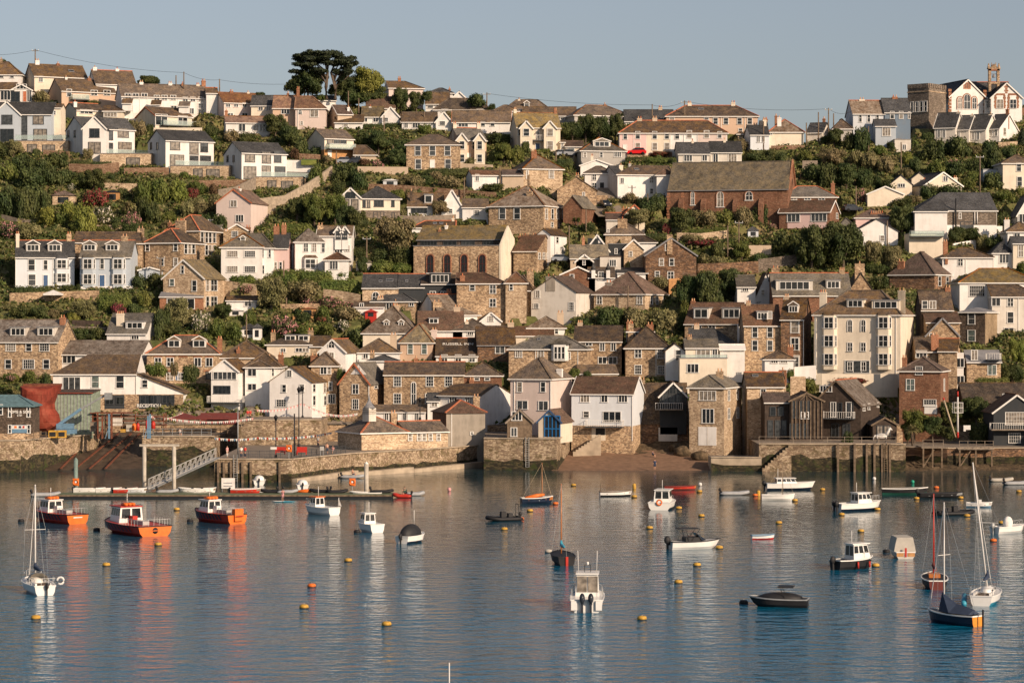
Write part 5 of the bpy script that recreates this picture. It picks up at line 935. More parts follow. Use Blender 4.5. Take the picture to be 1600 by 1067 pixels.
q.box(u0,u1,-.12,0,1.2,1.35,'blueglaze'); q.box(u0,u1,-.12,0,z1-.1,z1+.1,'blueglaze'); q.build('blue_doors', r.root)
H('tiny boarded hut with a triangular window', 'brown roof, beside the blue gabled boat store', -30,125,0,700,590,518,'gy','oldwood','rustroof', D=6, Y=404, w=((560,50,60,30,'3D'),(660,50,34,12,'2'),), cat='hut', fnd=1, trim='greytimber')
T(1200, 510)
H('low stone cottage with a shaded slate roof', 'left of the timber ribbed annexe', -60,65,75,480,372,285,'gx','palestone','greyslate', D=7, Y=420, ch=((92,255,46,BR,1,.8),))
H('white walled terrace shed with a dark slab roof', 'behind railings left of the cream hotel', -20,160,0,240,200,150,'hip','white','darkbrown', D=5, Y=430, w=((215,24,40,40,100,'3'),))
# ---------------------------------------------------------------- vegetation
foliage('leaf_green', (0.065,0.095,0.02), (0.15,0.165,0.04)); foliage('leaf_dark', (0.032,0.052,0.015), (0.095,0.11,0.034)); foliage('leaf_yellow', (0.13,0.16,0.03), (0.21,0.22,0.05))
foliage('leaf_olive', (0.13,0.125,0.05), (0.24,0.205,0.10)); foliage('leaf_red', (0.16,0.025,0.025), (0.28,0.07,0.06), (0.07,0.08,0.03), 0.3); foliage('leaf_pink', (0.07,0.09,0.03), (0.12,0.12,0.05), (0.55,0.26,0.26), 0.3)
foliage('leaf_white', (0.06,0.08,0.025), (0.12,0.13,0.05), (0.62,0.56,0.46), 0.3); foliage('leaf_cedar', (0.018,0.030,0.014), (0.035,0.048,0.02)); foliage('leaf_brown', (0.10,0.06,0.03), (0.15,0.09,0.05)); foliage('grass', (0.11,0.12,0.03), (0.21,0.18,0.07), (0.20,0.15,0.08), 0.15)
plain('bark', (0.10,0.075,0.055), 0.9, 0.35)
def leaf_cloud(lobes, n, size, rng, mats, flat=0.0):
    lob = np.array([(c[0], c[1], c[2], *r) for c, r in lobes]); wts = np.array([r[0]*r[1]+r[0]*r[2] for _, r in lobes]); wts = wts/wts.sum()
    idx = rng.choice(len(lobes), n, p=wts); d = rng.normal(size=(n,3)); d[:,2] = d[:,2]*.8+.15; d /= np.linalg.norm(d, axis=1)[:,None]
    rad = rng.uniform(.62, 1.22, n); c = lob[idx,:3]+d*lob[idx,3:]*rad[:,None]
    nn = d+rng.normal(size=(n,3))*.55; nn[:,2] += flat; nn /= np.linalg.norm(nn, axis=1)[:,None]
    a = np.cross(nn, rng.normal(size=(n,3))); a /= np.linalg.norm(a, axis=1)[:,None]; b = np.cross(nn, a); s = size*rng.uniform(.6, 1.4, n)[:,None]
    V = np.stack([c-a*s, c-b*s*.6, c+a*s, c+b*s*.6], 1).reshape(-1,3); keep = V.reshape(-1,4,3)[:,:,2].min(1) > -.12
    V = V.reshape(-1,4,3)[keep].reshape(-1,3); return V
def leaf_mesh(name, lobes, n, size, seed, mat, core=True, flat=0.0):
    rng = np.random.default_rng(seed); V = leaf_cloud(lobes, n, size, rng, mat, flat); k = len(V)//4
    mb = MB(); mb.v = [tuple(map(float, v)) for v in V]; mb.f = [(4*i,4*i+1,4*i+2,4*i+3) for i in range(k)]; mb.mi(mat); mb.m = [0]*k; mb.sm = [False]*k
    if core:
        for c, r in lobes: mb.ell(c, (r[0]*.66, r[1]*.66, r[2]*.66), mat, 8, 5)
    return mb.mesh(name)
def lobes_bush(rng, k=9):
    L_ = [((0,0,.42), (.62,.62,.48))]
    for i in range(k):
        t = rng.uniform(0, 6.28); r = rng.uniform(.35, .68); L_.append(((r*math.cos(t), r*math.sin(t), rng.uniform(.18, .68)), (rng.uniform(.22,.36),)*2+(rng.uniform(.2,.32),)))
    return L_
def lobes_crown(rng, k=20):
    L_ = [((0,0,.55), (.55,.55,.34))]
    for i in range(k):
        t = rng.uniform(0, 6.28); z = rng.uniform(.15, .85); r = math.sqrt(max(0.05, 1-((z-.5)/.5)**2))*rng.uniform(.4, .72); L_.append(((r*math.cos(t), r*math.sin(t), z), (rng.uniform(.12,.32),)*2+(rng.uniform(.09,.2),)))
    return L_
PRO = {}
MATK = {'g':'leaf_green','d':'leaf_dark','y':'leaf_yellow','o':'leaf_olive','r':'leaf_red','p':'leaf_pink','w':'leaf_white','b':'leaf_brown'}
for q, mk in MATK.items():
    for i in range(2):
        rr = random.Random(hash(q) % 7+i*31+ord(q)); PRO['bush', q, i] = leaf_mesh('bush', lobes_bush(rr), 2300, .07, ord(q)+i, mk)
        if q in 'gdyo': rr = random.Random(i*17+ord(q)); PRO['crown', q, i] = leaf_mesh('crown', lobes_crown(rr), 7000, .042, ord(q)*2+i, mk)
rr = random.Random(5)
PRO['hedge'] = leaf_mesh('hedge', [((x*.22, rr.uniform(-.1,.1), .5), (.2,.8,.5)) for x in range(-4,5)], 2600, .06, 3, 'leaf_dark')
PRO['hedgeg'] = leaf_mesh('hedge', [((x*.22, rr.uniform(-.1,.1), .5), (.2,.8,.5)) for x in range(-4,5)], 2600, .06, 4, 'leaf_green')
def trunk_mesh(seed, h=1.0, fan=5, r=.07):
    b = MB(); R_ = random.Random(seed); b.tube([(0,0,-.15),(.01,0,.2*h),(.02,.02,.45*h)], [r*1.3, r, r*.8], 'bark', 7)
    for i in range(fan):
        t = 6.28*i/fan+R_.uniform(-.3,.3); q = R_.uniform(.3,.55); b.tube([(.01,.01,.3*h), (q*.5*math.cos(t), q*.5*math.sin(t), .5*h), (q*math.cos(t), q*math.sin(t), .8*h)], [r*.6, r*.4, r*.15], 'bark', 5)
    return b.mesh('trunk')
TRK = [trunk_mesh(i) for i in range(3)]
# --- labels for plants and buoys are worded from what stands next to them
ANCH = []   # (px, py, ref)
def proj(v): return 800+F*v[0]/v[1], YH-F*(v[2]-H0)/v[1]
USED = set()
def rel_label(desc, px, py, far=False):
    cand = sorted((math.hypot(px-a[0], (py-a[1])*1.3), a) for a in ANCH)[:40]
    nw = len(desc.split())
    for d, (ax, ay, ref) in cand:
        if len(ref.split())+nw+4 > 16: continue
        dx, dy = px-ax, py-ay
        if abs(dx) > abs(dy)*1.15: w_ = 'just right of' if dx > 0 else 'just left of'
        else: w_ = 'just below' if dy > 0 else 'just above'
        l = '%s %s the %s' % (desc, w_, ref)
        if l not in USED: USED.add(l); return l
    for d, (ax, ay, ref) in cand:
        if len(ref.split())+nw+5 > 16: continue
        dx, dy = px-ax, py-ay; w_ = ('below' if dy > 0 else 'above')+' and '+('right of' if dx > 0 else 'left of')
        l = '%s %s the %s' % (desc, w_, ref)
        if l not in USED: USED.add(l); return l
    print('NOLABEL', desc, px, py); return desc
KD = {'g':'green','d':'dark green','y':'yellow green','o':'olive','r':'crimson','p':'pink flowering','w':'white flowering','b':'brown leaved'}
def V(kind, x, y, w_, h_, Y=None):
    """kind: two letters, first s(hrub)/t(ree)/h(edge)/c(edar)/f(ir)/p(alm), second the leaf colour; x centre, y foot, w, h in crop units"""
    px, py = X_(x), Y_(y); yy = Y or Yg(py); yc_ = crestY(px)
    if yy > yc_ and not Y: yy = yc_-1
    p = P(px, py, yy); ppm = F/yy; W_ = w_/4/ppm; Hh = h_/4/ppm
    z = p.z if Y and Y < 426 else gz(p.x, yy)
    if abs(z-p.z) > 2.5: z = p.z-.3
    k, q = kind[0], kind[1]; sz = 'broad' if W_ > 7 else 'small' if W_ < 3 else 'rounded'; i = int(x+y) % 2; rz = (x*7+y*3) % 6.28
    if k == 's':
        o = place('shrub', PRO['bush', q, i], None, (p.x, p.y, z-.15), rz); o.scale = (W_/1.6, W_/1.6*.9, Hh/.9)
        tag(o, rel_label('%s %s shrub' % (sz, KD[q]), px, py-h_/8), 'shrub', 'garden shrubs on the hillside')
    elif k == 't':
        r = empty('tree', (p.x, p.y, z-.2), rz); tag(r, rel_label('%s %s tree' % (sz, KD[q]), px, py-h_/8), 'tree', 'leafy trees on the hillside')
        c = place('crown', PRO['crown', q, i], r); c.scale = (W_/1.7, W_/1.7, Hh*.9/.97); c.location.z = Hh*.14
        t_ = place('trunk', TRK[i], r); t_.scale = (Hh*.5, Hh*.5, Hh*.85)
    elif k == 'h':
        o = place('hedge', PRO['hedge' if q == 'd' else 'hedgeg'], None, (p.x, p.y, z-.15), 0); o.scale = (W_/2.05, .9, Hh/.98)
        tag(o, rel_label('clipped %s hedge' % KD[q], px, py-h_/8), 'hedge', 'clipped hedges between the gardens')
    elif k == 'f':
        r = empty('conifer', (p.x, p.y, z-.2)); tag(r, rel_label('pointed dark conifer', px, py-h_/8), 'tree')
        lo = [((0,0,.1+.8*j/7), (.5*(1-j/8),.5*(1-j/8),.1)) for j in range(8)]
        me = leaf_mesh('crown', lo, 1500, .06, int(x), 'leaf_cedar'); c = place('crown', me, r); c.scale = (W_, W_, Hh)
        place('trunk', TRK[0], r).scale = (W_*.6, W_*.6, Hh*.6)
    elif k == 'p':
        r = empty('palm_tree', (p.x, p.y, z-.2)); tag(r, rel_label('spiky cordyline palm', px, py-h_/8), 'palm')
        b = MB(); R_ = random.Random(int(x)); nh = 3
        b2 = MB(); heads = [(R_.uniform(-.25,.25)*W_, R_.uniform(-.2,.2)*W_, Hh*R_.uniform(.62,.75)) for _ in range(nh)]
        for hx, hy, hz in heads:
            b2.tube([(0,0,-.3),(hx*.5,hy*.5,hz*.5),(hx,hy,hz)], [.14,.1,.08], 'bark', 6)
            for j in range(90):
                t = R_.uniform(0,6.28); e = R_.uniform(-.4,1.4); l = R_.uniform(.7,1)*W_*.38; v = Vector((math.cos(t)*math.cos(e), math.sin(t)*math.cos(e), math.sin(e)))
                s_ = Vector((-math.sin(t), math.cos(t), 0))*.05; a = Vector((hx,hy,hz)); m_ = a+v*l*.55; e_ = a+v*l+Vector((0,0,-l*.25))
                b.add([a-s_, a+s_, m_+s_*1.3, m_-s_*1.3, e_], [(0,1,2,3),(3,2,4)], 'leaf_'+{'o':'olive','g':'green','d':'dark'}[q])
        b.build('crown', r); b2.build('trunk', r)
# anchors are filled in once the houses stand
def setup_anchors():
    for h in HOUSES:
        ANCH.append(((h.x0p+h.x1p)/2, (h.rp+h.bp)/2, h.ref))
setup_anchors()
# ---------------------------------------------------------------- quays, beach, slipway
plain('gangsteel', (0.36,0.35,0.33), 0.6, 0.1); plain('oldpale', (0.33,0.27,0.20), 0.9, 0.3); plain('ruststeel', (0.16,0.055,0.03), 0.85, 0.4); plain('sand', (0.20,0.12,0.075), 0.95, 0.25, sc=1.2); plain('mud', (0.07,0.05,0.035), 0.6, 0.4, sc=0.8); plain('paving', (0.22,0.18,0.14), 0.9, 0.25); plain('quaycon', (0.38,0.31,0.23), 0.9, 0.3, sc=0.6)
plain('orange', (0.66,0.15,0.025), 0.45, 0.12); plain('redpaint', (0.42,0.03,0.02), 0.45, 0.1); plain('yellow', (0.50,0.29,0.05), 0.6, 0.25); plain('gelcoat', (0.72,0.71,0.68), 0.25, 0.04); plain('navy', (0.012,0.022,0.045), 0.4, 0.2)
plain('blackrubber', (0.015,0.015,0.017), 0.6, 0.2); plain('greyrubber', (0.32,0.33,0.34), 0.6, 0.1); plain('teal', (0.10,0.17,0.19), 0.7, 0.25); plain('astro', (0.12,0.14,0.08), 0.9, 0.3); plain('varnish', (0.40,0.14,0.04), 0.3, 0.2)
plain('canvas', (0.42,0.39,0.34), 0.9, 0.1); plain('canvasblue', (0.03,0.045,0.08), 0.85, 0.2); plain('mastw', (0.62,0.60,0.57), 0.4, 0.05); plain('maroon', (0.14,0.035,0.03), 0.85, 0.1); plain('deckgrey', (0.38,0.37,0.35), 0.7, 0.1)
plain('skin', (0.50,0.28,0.19), 0.6, 0.05); plain('hair', (0.05,0.03,0.02), 0.8); plain('clothred', (0.5,0.05,0.04), 0.9); plain('clothblue', (0.03,0.05,0.10), 0.9); plain('clothwhite', (0.65,0.63,0.6), 0.9); plain('clothpink', (0.6,0.3,0.3), 0.9); plain('greenpaint', (0.02,0.10,0.07), 0.5)
plain('carred', (0.55,0.01,0.012), 0.2, 0.03); plain('carsilver', (0.28,0.30,0.33), 0.25, 0.03, 0.3); plain('cardark', (0.03,0.035,0.045), 0.2); plain('tyre', (0.01,0.01,0.01), 0.9); plain('weathered_green', (0.22,0.27,0.21), 0.8, 0.3); plain('craneblue', (0.12,0.22,0.32), 0.6, 0.2); plain('ropetan', (0.4,0.32,0.22), 0.9)
m, t, b = newmat('rusthull', 0.8); n1 = N(t, 'TexNoise', Scale=0.5, Detail=8.0, Roughness=0.75); L(t, coords(t,1,1,.5), n1.inputs[0])
L(t, ramp(t, n1.outputs[0], [(0.3,(0.08,0.02,0.012)),(0.5,(0.24,0.04,0.022)),(0.7,(0.34,0.10,0.06))]), b.inputs['Base Color'])
bt = N(t, 'TexBrick', Scale=1.0); bt.inputs['Mortar Size'].default_value = 0.025; bt.inputs['Brick Width'].default_value = 2.2; bt.inputs['Row Height'].default_value = 1.1; L(t, coords(t, 1, 1, 1, wallmap=True), bt.inputs['Vector'])
bt.inputs['Color1'].default_value = (1,1,1,1); bt.inputs['Color2'].default_value = (.75,.72,.7,1); bt.inputs['Mortar'].default_value = (.35,.3,.3,1); L(t, mixc(t, 0.8, t.nodes['Color Ramp'].outputs[0], bt.outputs[0], 'MULTIPLY'), b.inputs['Base Color'])
m, t, b = newmat('rocky', 0.95); n1 = N(t, 'TexNoise', Scale=0.9, Detail=9.0, Roughness=0.8); L(t, coords(t), n1.inputs[0])
L(t, ramp(t, n1.outputs[0], [(0.35,(0.03,0.025,0.018)),(0.5,(0.10,0.07,0.04)),(0.65,(0.22,0.16,0.10))]), b.inputs['Base Color']); bump(t, b, n1.outputs[0], 1.0, .3)
def Wp(px, Y, z=0): return Vector(((px-800)*Y/F, Y, z))
def quay(name, label, pts, ztop, mat, weed=1.3, backY=430, cap='quaycon', top='paving', kind=None, cat='quay wall'):
    """pts = [(photo x, Y), ...] along the front edge, left to right"""
    w_ = [Wp(px, Y) for px, Y in pts]; poly = [(p.x, p.y) for p in w_]; poly += [(w_[-1].x+(backY-w_[-1].y)*.02, backY), (w_[0].x, backY)]
    b = MB(); b.prism(poly, -3, ztop, mat, top); r = empty(name, (0,0,0)); b.build('wall', r)
    if cap:
        c = MB()
        for p, q in zip(w_, w_[1:]): c.beam((p.x,p.y+.1,ztop+.06), (q.x,q.y+.1,ztop+.06), .55, cap, .16)
        c.build('coping', r)
    if weed:
        c = MB()
        for p, q in zip(w_, w_[1:]):
            d = (q-p).normalized(); nrm = Vector((d.y,-d.x,0)); n = max(1, int((q-p).length/1.6)); rr = random.Random(int(p.x*7)); hs_ = [weed*rr.uniform(.8,1.25) for _ in range(n+1)]
            for i in range(n):
                a, e = p.lerp(q, i/n), p.lerp(q, (i+1)/n); c.add([a+nrm*.14+Vector((0,0,-1)), e+nrm*.14+Vector((0,0,-1)), e+nrm*.05+Vector((0,0,hs_[i+1])), a+nrm*.05+Vector((0,0,hs_[i])), a+Vector((0,0,hs_[i])), e+Vector((0,0,hs_[i+1]))], [(0,1,2,3),(3,2,5,4)], 'weedstone')
        c.build('weed_band', r)
    tag(r, label, cat); ANCH.append(((pts[0][0]+pts[-1][0])/2, proj((w_[0].x, w_[0].y, ztop))[1], label.split(' with')[0])); return r
quay('quay_wall', 'pale stepped boatyard quay at the far left with a weedy foot', [(-60,393),(32,395),(90,405),(152,416)], 4.9, 'seawall', 2.2)
quay('quay_wall', 'long lit harbour pier wall with the pontoon gangway', [(335,372),(456,372),(552,388),(640,397),(752,412)], 3.3, 'seawall', 1.2)
quay('quay_wall', 'rough stone wall behind the tall gangway posts', [(222,411),(335,411)], 4.8, 'seawall', 2.9)
quay('quay_wall', 'high curving terrace wall under the white harbour cottage', [(372,414),(410,413.5),(502,415)], 7.3, 'seawall', 0)
quay('quay_wall', 'square stone bastion carrying the boat stores', [(756,402),(870,400.5),(893,419)], 4.9, 'seawall', 1.6)
quay('quay_wall', 'low pale concrete landing beside the dark beach', [(1111,399),(1190,398)], 2.1, 'quaycon', 1.0, 405)
quay('quay_wall', 'long stone terrace wall with timber fenders under the boathouses', [(1186,398.5),(1415,397)], 4.2, 'seawall', 2.2)
quay('quay_wall', 'shaded rocky quay at the far right with timber stages', [(1413,407),(1480,403),(1700,404)], 3.3, 'darkstone', 1.8)
# ledge at the foot of the pier wall
b = MB(); pts = [Wp(456,371.5),Wp(552,386.5),Wp(640,395),Wp(752,410)]
for p, q in zip(pts, pts[1:]): b.beam((p.x+.2,p.y+.4,.0),(q.x+.2,q.y+.4,.35),1.3,'quaycon',1.0)
tag(b.build('concrete_ledge'), 'pale concrete footing along the base of the pier wall', 'ledge')
def sheet(name, quadpts, m, nx=24, ny=14, amp=.12):
    a, b_, c, d = [Vector(q) for q in quadpts]; V_ = []; fs = []; rr = random.Random(1)
    for j in range(ny+1):
        for i in range(nx+1):
            u, v = i/nx, j/ny; p = a.lerp(b_, u).lerp(d.lerp(c, u), v); V_.append((p.x, p.y, p.z+rr.uniform(-amp, amp)*.6))
    for j in range(ny):
        for i in range(nx): k = j*(nx+1)+i; fs.append((k, k+1, k+nx+2, k+nx+1))
    mb = MB(); mb.add(V_, fs, m, True); o = mb.build(name); tag(o, None, None, kind='structure'); return o
sheet('beach', (Wp(862,396,-.5), Wp(1130,396,-.5), Wp(1130,424,3.1), Wp(862,424,3.1)), 'sand')
sheet('foreshore', (Wp(60,396,-.7), Wp(225,402,-.7), Wp(235,426,4.9), Wp(120,426,4.9)), 'mud', amp=.3)
sheet('foreshore', (Wp(1380,397,-.6), Wp(1700,397,-.6), Wp(1700,408,1.6), Wp(1380,408,1.6)), 'rocky', amp=.5)
sheet('foreshore', (Wp(900,414,1.6), Wp(1115,414,1.6), Wp(1115,424,4.6), Wp(900,424,3.6)), 'rocky', amp=.5)
# slipway rails and timbers
for i, (xa, xb) in enumerate(((95,150),(118,185),(140,205),(165,218))):
    b = MB(); p, q = Wp(xa,400,.35), Wp(xb,424,4.7); b.beam(p, q, .3, 'ruststeel', .12); tag(b.build('slipway_rail'), ('leftmost','second','third','rightmost')[i]+' rusty slipway rail running down the weedy boatyard ramp', 'rail', 'rusty rails on the slipway')
# rocks at the boathouse foot
for i, (px, Y, s) in enumerate(((905,417,.9),(928,418,1.1),(1070,413,1.4),(1095,409,1.2),(1060,416,1.2),(1085,414,1.5))):
    b = MB(); b.ell((0,0,0),(s*1.3,s,s*.8),'rocky',9,6); rr = random.Random(i); b.v = [(x*(1+rr.uniform(-.2,.2)), y*(1+rr.uniform(-.2,.2)), z) for x,y,z in b.v]
    o = b.build('rock', None, Wp(px,Y,(Y-396)*.13)); tag(o, 'dark weedy rock behind the beach, %s from the left' % ('first','second','fourth','sixth','third','fifth')[i], 'rock', 'rocks behind the beach')
# steps
def steps(label, px, Y, z0, z1, w_, dirx=1, mat='quaycon'):
    b = MB(); n = 10; p = Wp(px, Y)
    for i in range(n): b.box(p.x+dirx*i*.45-(0 if dirx > 0 else .45), p.x+dirx*i*.45+(.45 if dirx > 0 else 0), Y-w_, Y, -1+0, z0+(z1-z0)*(i+1)/n, mat)
    tag(b.build('stone_steps'), label, 'steps')
steps('stone steps descending the terrace wall to the water on its right', 1190, 398, .2, 4.1, 1.1, 1, 'seawall')
steps('steep steps beside the stone boat cellar', 895, 414, 2.0, 5.0, 1.5, 1, 'quaycon')
# timber fenders on the right terrace wall
for i, px in enumerate((1309,1354,1366,1378,1390,1335)):
    b = MB(); b.box(-.16,.16,-.35,0,-1.5,4.3,'oldwood'); o = b.build('timber_fender', None, Wp(px,397.3)); tag(o, rel_label('upright timber fender pile on the stone wall', px, 715+i*.1) if 0 else ('%s upright timber fender on the long terrace wall' % ('first','second','third','fourth','fifth','sixth')[[0,2,3,4,5,1][i]]+', counted from the left'), 'fender', 'timber fenders on the terrace wall')
def ladder(label, px, Y, z0, z1, m='oldwood'):
    b = MB(); b.box(-.3,-.22,-.12,0,z0,z1,m); b.box(.22,.3,-.12,0,z0,z1,m)
    for i in range(int((z1-z0)/.35)): b.box(-.3,.3,-.1,-.04,z0+i*.35,z0+i*.35+.06,m)
    tag(b.build('ladder', None, Wp(px,Y)), label, 'ladder')
ladder('timber ladder between two fenders on the terrace wall', 1384, 396.9, -.5, 4.6); ladder('iron ladder down the bastion face by the boarded hut', 824, 400.9, .5, 5.2, 'steel'); ladder('iron ladder on the pier front below the lamp posts', 368, 371.8, -.5, 4.0,'steel')
for i, px in enumerate((341,350,361,379,392,437)):
    b = MB(); b.box(-.14,.14,-.3,0,-1.5,3.0,'oldwood'); tag(b.build('timber_fender', None, Wp(px,371.9)), '%s dark timber fender on the pier front, counted from the left' % ('first','second','third','fourth','fifth','sixth')[i], 'fender', 'timber fenders on the pier front')
def railing(label, pts, h=1.1, m='dframe', step=1.5, bars=True, name='railing', base=None):
    r = empty(name, pts[0]); o0 = Vector(pts[0]); a = MB(); b = MB()
    for p, q in zip(pts, pts[1:]):
        p, q = Vector(p)-o0, Vector(q)-o0; n = max(1, round((q-p).length/step))
        for z in (h, h*.55, .15): a.beam(p+Vector((0,0,z)), q+Vector((0,0,z)), .05, m)
        for i in range(n+1): e = p.lerp(q, i/n); b.box(e.x-.04, e.x+.04, e.y-.04, e.y+.04, e.z, e.z+h+.05, m)
        if bars:
            k = int((q-p).length/.25)
            for i in range(k): e = p.lerp(q, i/k); a.box(e.x-.012, e.x+.012, e.y-.012, e.y+.012, e.z+.15, e.z+h, m)
    a.build('rails', r); b.build('posts', r); tag(r, label, 'railing'); return r
railing('black railing along the top of the pier wall', [Wp(372,372.4,3.4),Wp(455,372.4,3.4),Wp(540,387,3.4)])
railing('thin wooden rail above the terrace wall in front of the boathouses', [Wp(1186,398.9,4.25),Wp(1400,397.5,4.25)], m='greytimber', bars=False, step=2.6)
railing('rusty rail at the edge of the boatyard quay', [Wp(52,397.5,5),Wp(72,399.5,5)], m='oldwood', bars=False)
railing('pale rail over the rough wall behind the gangway posts', [Wp(224,411.4,4.9),Wp(330,411.4,4.9)], m='steel', bars=False)
railing('left wooden landing stage rail at the far right', [Wp(1442,402,3.6),Wp(1474,402,3.6)], m='greytimber', bars=False)
railing('long wooden stage rail at the far right', [Wp(1499,402.5,3.4),Wp(1552,402.5,3.4)], m='greytimber', bars=False)
def stage(label, x0, x1, Y0_, Y1_, z):
    b = MB(); p, q = Wp(x0,Y0_), Wp(x1,Y0_); b.box(p.x,q.x,Y0_,Y1_,z-.2,z,'greytimber')
    r = empty('landing_stage', (0,0,0)); b.build('deck', r); b = MB()
    for x in (p.x+.3, (p.x+q.x)/2, q.x-.3): b.box(x-.12,x+.12,Y0_+.1,Y0_+.35,-1.5,z-.2,'oldwood')
    b.beam((p.x+.2,Y0_+.2,.3),(p.x-3.2,Y0_+.2,-2) if 0 else (p.x+2,Y0_+.2,z-.4),.16,'oldwood'); b.build('legs', r); tag(r, label, 'landing stage')
stage('short timber landing stage right of the spiky plant', 1440, 1475, 401.5, 407, 3.6); stage('long low timber stage before the black gabled boathouse', 1497, 1553, 402, 407, 3.35)
# ---- garden and retaining walls  (crop coordinates of foot points, height in metres)
def wall(name, label, pts, h, m, th=.4, Y=None, cap=None):
    g = []
    for x, y in pts:
        yy = Y or Yg(Y_(y)); p = P(X_(x), Y_(y), yy); g.append(Vector((p.x, p.y, p.z)))
    b = MB(); o0 = g[0].copy()
    for p, q in zip(g, g[1:]):
        p, q = p-o0, q-o0; d = (q-p); nrm = Vector((-d.y, d.x, 0)).normalized()*th
        V_ = [p+Vector((0,0,-1.5)), q+Vector((0,0,-1.5)), q+Vector((0,0,h)), p+Vector((0,0,h))]; V_ += [v+nrm for v in V_]
        b.add(V_, [(0,1,2,3),(5,4,7,6),(3,2,6,7),(0,3,7,4),(1,5,6,2)], m)
        if cap: b.beam(p+nrm*.5+Vector((0,0,h+.05)), q+nrm*.5+Vector((0,0,h+.05)), th+.15, cap, .1)
    tag(b.build(name, None, o0), label, 'wall')
T(0,70)
wall('retaining_wall','orange brick retaining wall below the second modern villa',[(430,800),(620,805),(745,790)],1.9,'oldbrick'); wall('retaining_wall','orange brick wall under the third modern villa terrace',[(775,812),(1055,808)],1.4,'oldbrick'); wall('retaining_wall','brick wall running below the fourth villa',[(1200,885),(1545,880)],1.2,'oldbrick')
wall('retaining_wall','pale rubble wall beside the crimson bush',[(650,915),(860,920)],1.7,'palestone'); wall('retaining_wall','pale boarded garden wall above the pink gabled house',[(1365,985),(1480,965),(1600,905)],2.6,'greytimber'); wall('garden_wall','low pale terrace wall under the black gabled bungalow',[(960,545),(1262,545)],.9,'cream')
wall('garden_wall','red hued wall left of the second villa stairs',[(270,700),(430,712)],1.5,'oldbrick')
T(400,70)
wall('retaining_wall','tan brick wall with a white gate left of the square stone house',[(635,812),(950,815)],1.7,'tan'); wall('retaining_wall','long terracotta coloured garden wall across the shrubs',[(700,905),(940,915),(1500,960)],1.2,'oldbrick'); wall('garden_wall','pale orange wall below the grey twin gabled cottage',[(1275,768),(1480,778)],.9,'tan'); wall('retaining_wall','stepped brick beds beside the fourth villa',[(270,715),(400,722)],1.2,'oldbrick'); wall('garden_wall','bright white garden wall with a green bin',[(190,750),(365,755)],1.0,'white')
wall('retaining_wall','tall curving pale wall below the fourth villa',[(-20,1040),(185,1015),(330,935),(420,875),(478,830)],2.4,'oldpale')
T(800,70)
wall('garden_wall','low orange wall beside the red car',[(878,690),(1000,695)],.9,'oldbrick'); wall('garden_wall','tan fence wall behind the car port',[(530,985),(600,985)],1.4,'stone'); wall('garden_wall','dark hedge bank wall under the red car',[(720,708),(850,712)],.7,'stone')
T(1200,70)
wall('garden_fence','rough upright paling fence on the wooded slope',[(215,778),(310,778)],1.8,'greytimber',.12); wall('garden_wall','low red brown wall under the cream cube house',[(20,655),(230,652)],.8,'oldbrick'); wall('garden_wall','dark brick wall in front of the school',[(1340,440),(1600,432)],1.3,'redstone'); wall('retaining_wall','sunlit brick bank wall on the dark slope',[(740,612),(840,615)],.9,'oldbrick'); wall('retaining_wall','half hidden brown wall in the wooded slope',[(200,868),(330,870)],2.0,'redstone'); wall('garden_wall','stone edging below the fourth slate cottage',[(1440,640),(1560,632)],1.0,'palestone')
T(0,290)
wall('retaining_wall','rough stone retaining wall under the villa terrace',[(60,728),(300,722),(620,712)],1.7,'stone'); wall('garden_wall','low white wall in front of the mid grey villa',[(505,655),(835,650)],.7,'white'); wall('retaining_wall','tan fenced bank at the far left of the hillside',[(-20,205),(100,235),(225,250)],1.0,'greytimber'); wall('retaining_wall','pale terrace wall under the grey gabled shed',[(545,270),(770,275)],.8,'palestone'); wall('retaining_wall','stone bank right of the pale stone gable house',[(1370,640),(1600,668)],1.5,'palestone'); wall('garden_fence','dark trellis fence in the lower garden',[(450,885),(640,890)],1.3,'timber',.1); wall('garden_wall','mossy wall below the trellis fence',[(440,905),(670,910)],.8,'greystone')
T(400,290)
wall('retaining_wall','rubble wall right of the ivy bank',[(420,700),(545,715),(650,735)],1.6,'palestone'); wall('garden_fence','pale paling fence in front of the white bungalow',[(900,222),(1060,225),(1250,215)],1.1,'greytimber',.12); wall('retaining_wall','ivy topped stone wall below the big green hedge',[(150,775),(420,770)],1.0,'stone'); wall('garden_wall','orange timber deck wall in the lower garden',[(230,848),(360,848)],.9,'goldtimber')
T(800,290)
wall('retaining_wall','crumbling stone terrace wall below the church garden',[(1030,345),(1180,350),(1345,330)],1.6,'palestone'); wall('retaining_wall','long dark wall above the big tree clump',[(1160,560),(1340,555),(1540,545)],2.2,'darkstone'); wall('retaining_wall','low brick wall beside the two poles',[(1310,420),(1480,418)],.9,'tan'); wall('garden_fence','short boarded fence right of the dark gable house',[(980,630),(1075,622)],1.4,'goldtimber',.1); wall('garden_wall','long low stone wall with a slate coping right of the poles',[(1480,445),(1620,445)],2.2,'tan')
T(1200,290)
wall('retaining_wall','shadowed stone wall left of the great green tree',[(-60,540),(180,510)],2.4,'greystone'); wall('garden_wall','white curved wall right of the roof terrace garage',[(1160,385),(1300,360)],.7,'white'); wall('garden_fence','white picket fence by the right edge cottages',[(1390,282),(1465,282)],.9,'trim',.08)
T(1200,510)
wall('retaining_wall','pale plastered wall under the tall cream hotel',[(335,385),(810,385)],2.4,'cream',Y=431); wall('retaining_wall','blotched stone wall left of the dark timber boathouse',[(140,395),(235,395)],2.2,'palestone',Y=429); wall('garden_wall','zigzag white parapet left of the cream hotel',[(165,290),(300,280)],1.0,'white',Y=433)
wall('garden_wall','end wall of the boathouse terrace',[(805,742),(842,742)],2.1,'stone',Y=404)
T(400,510)
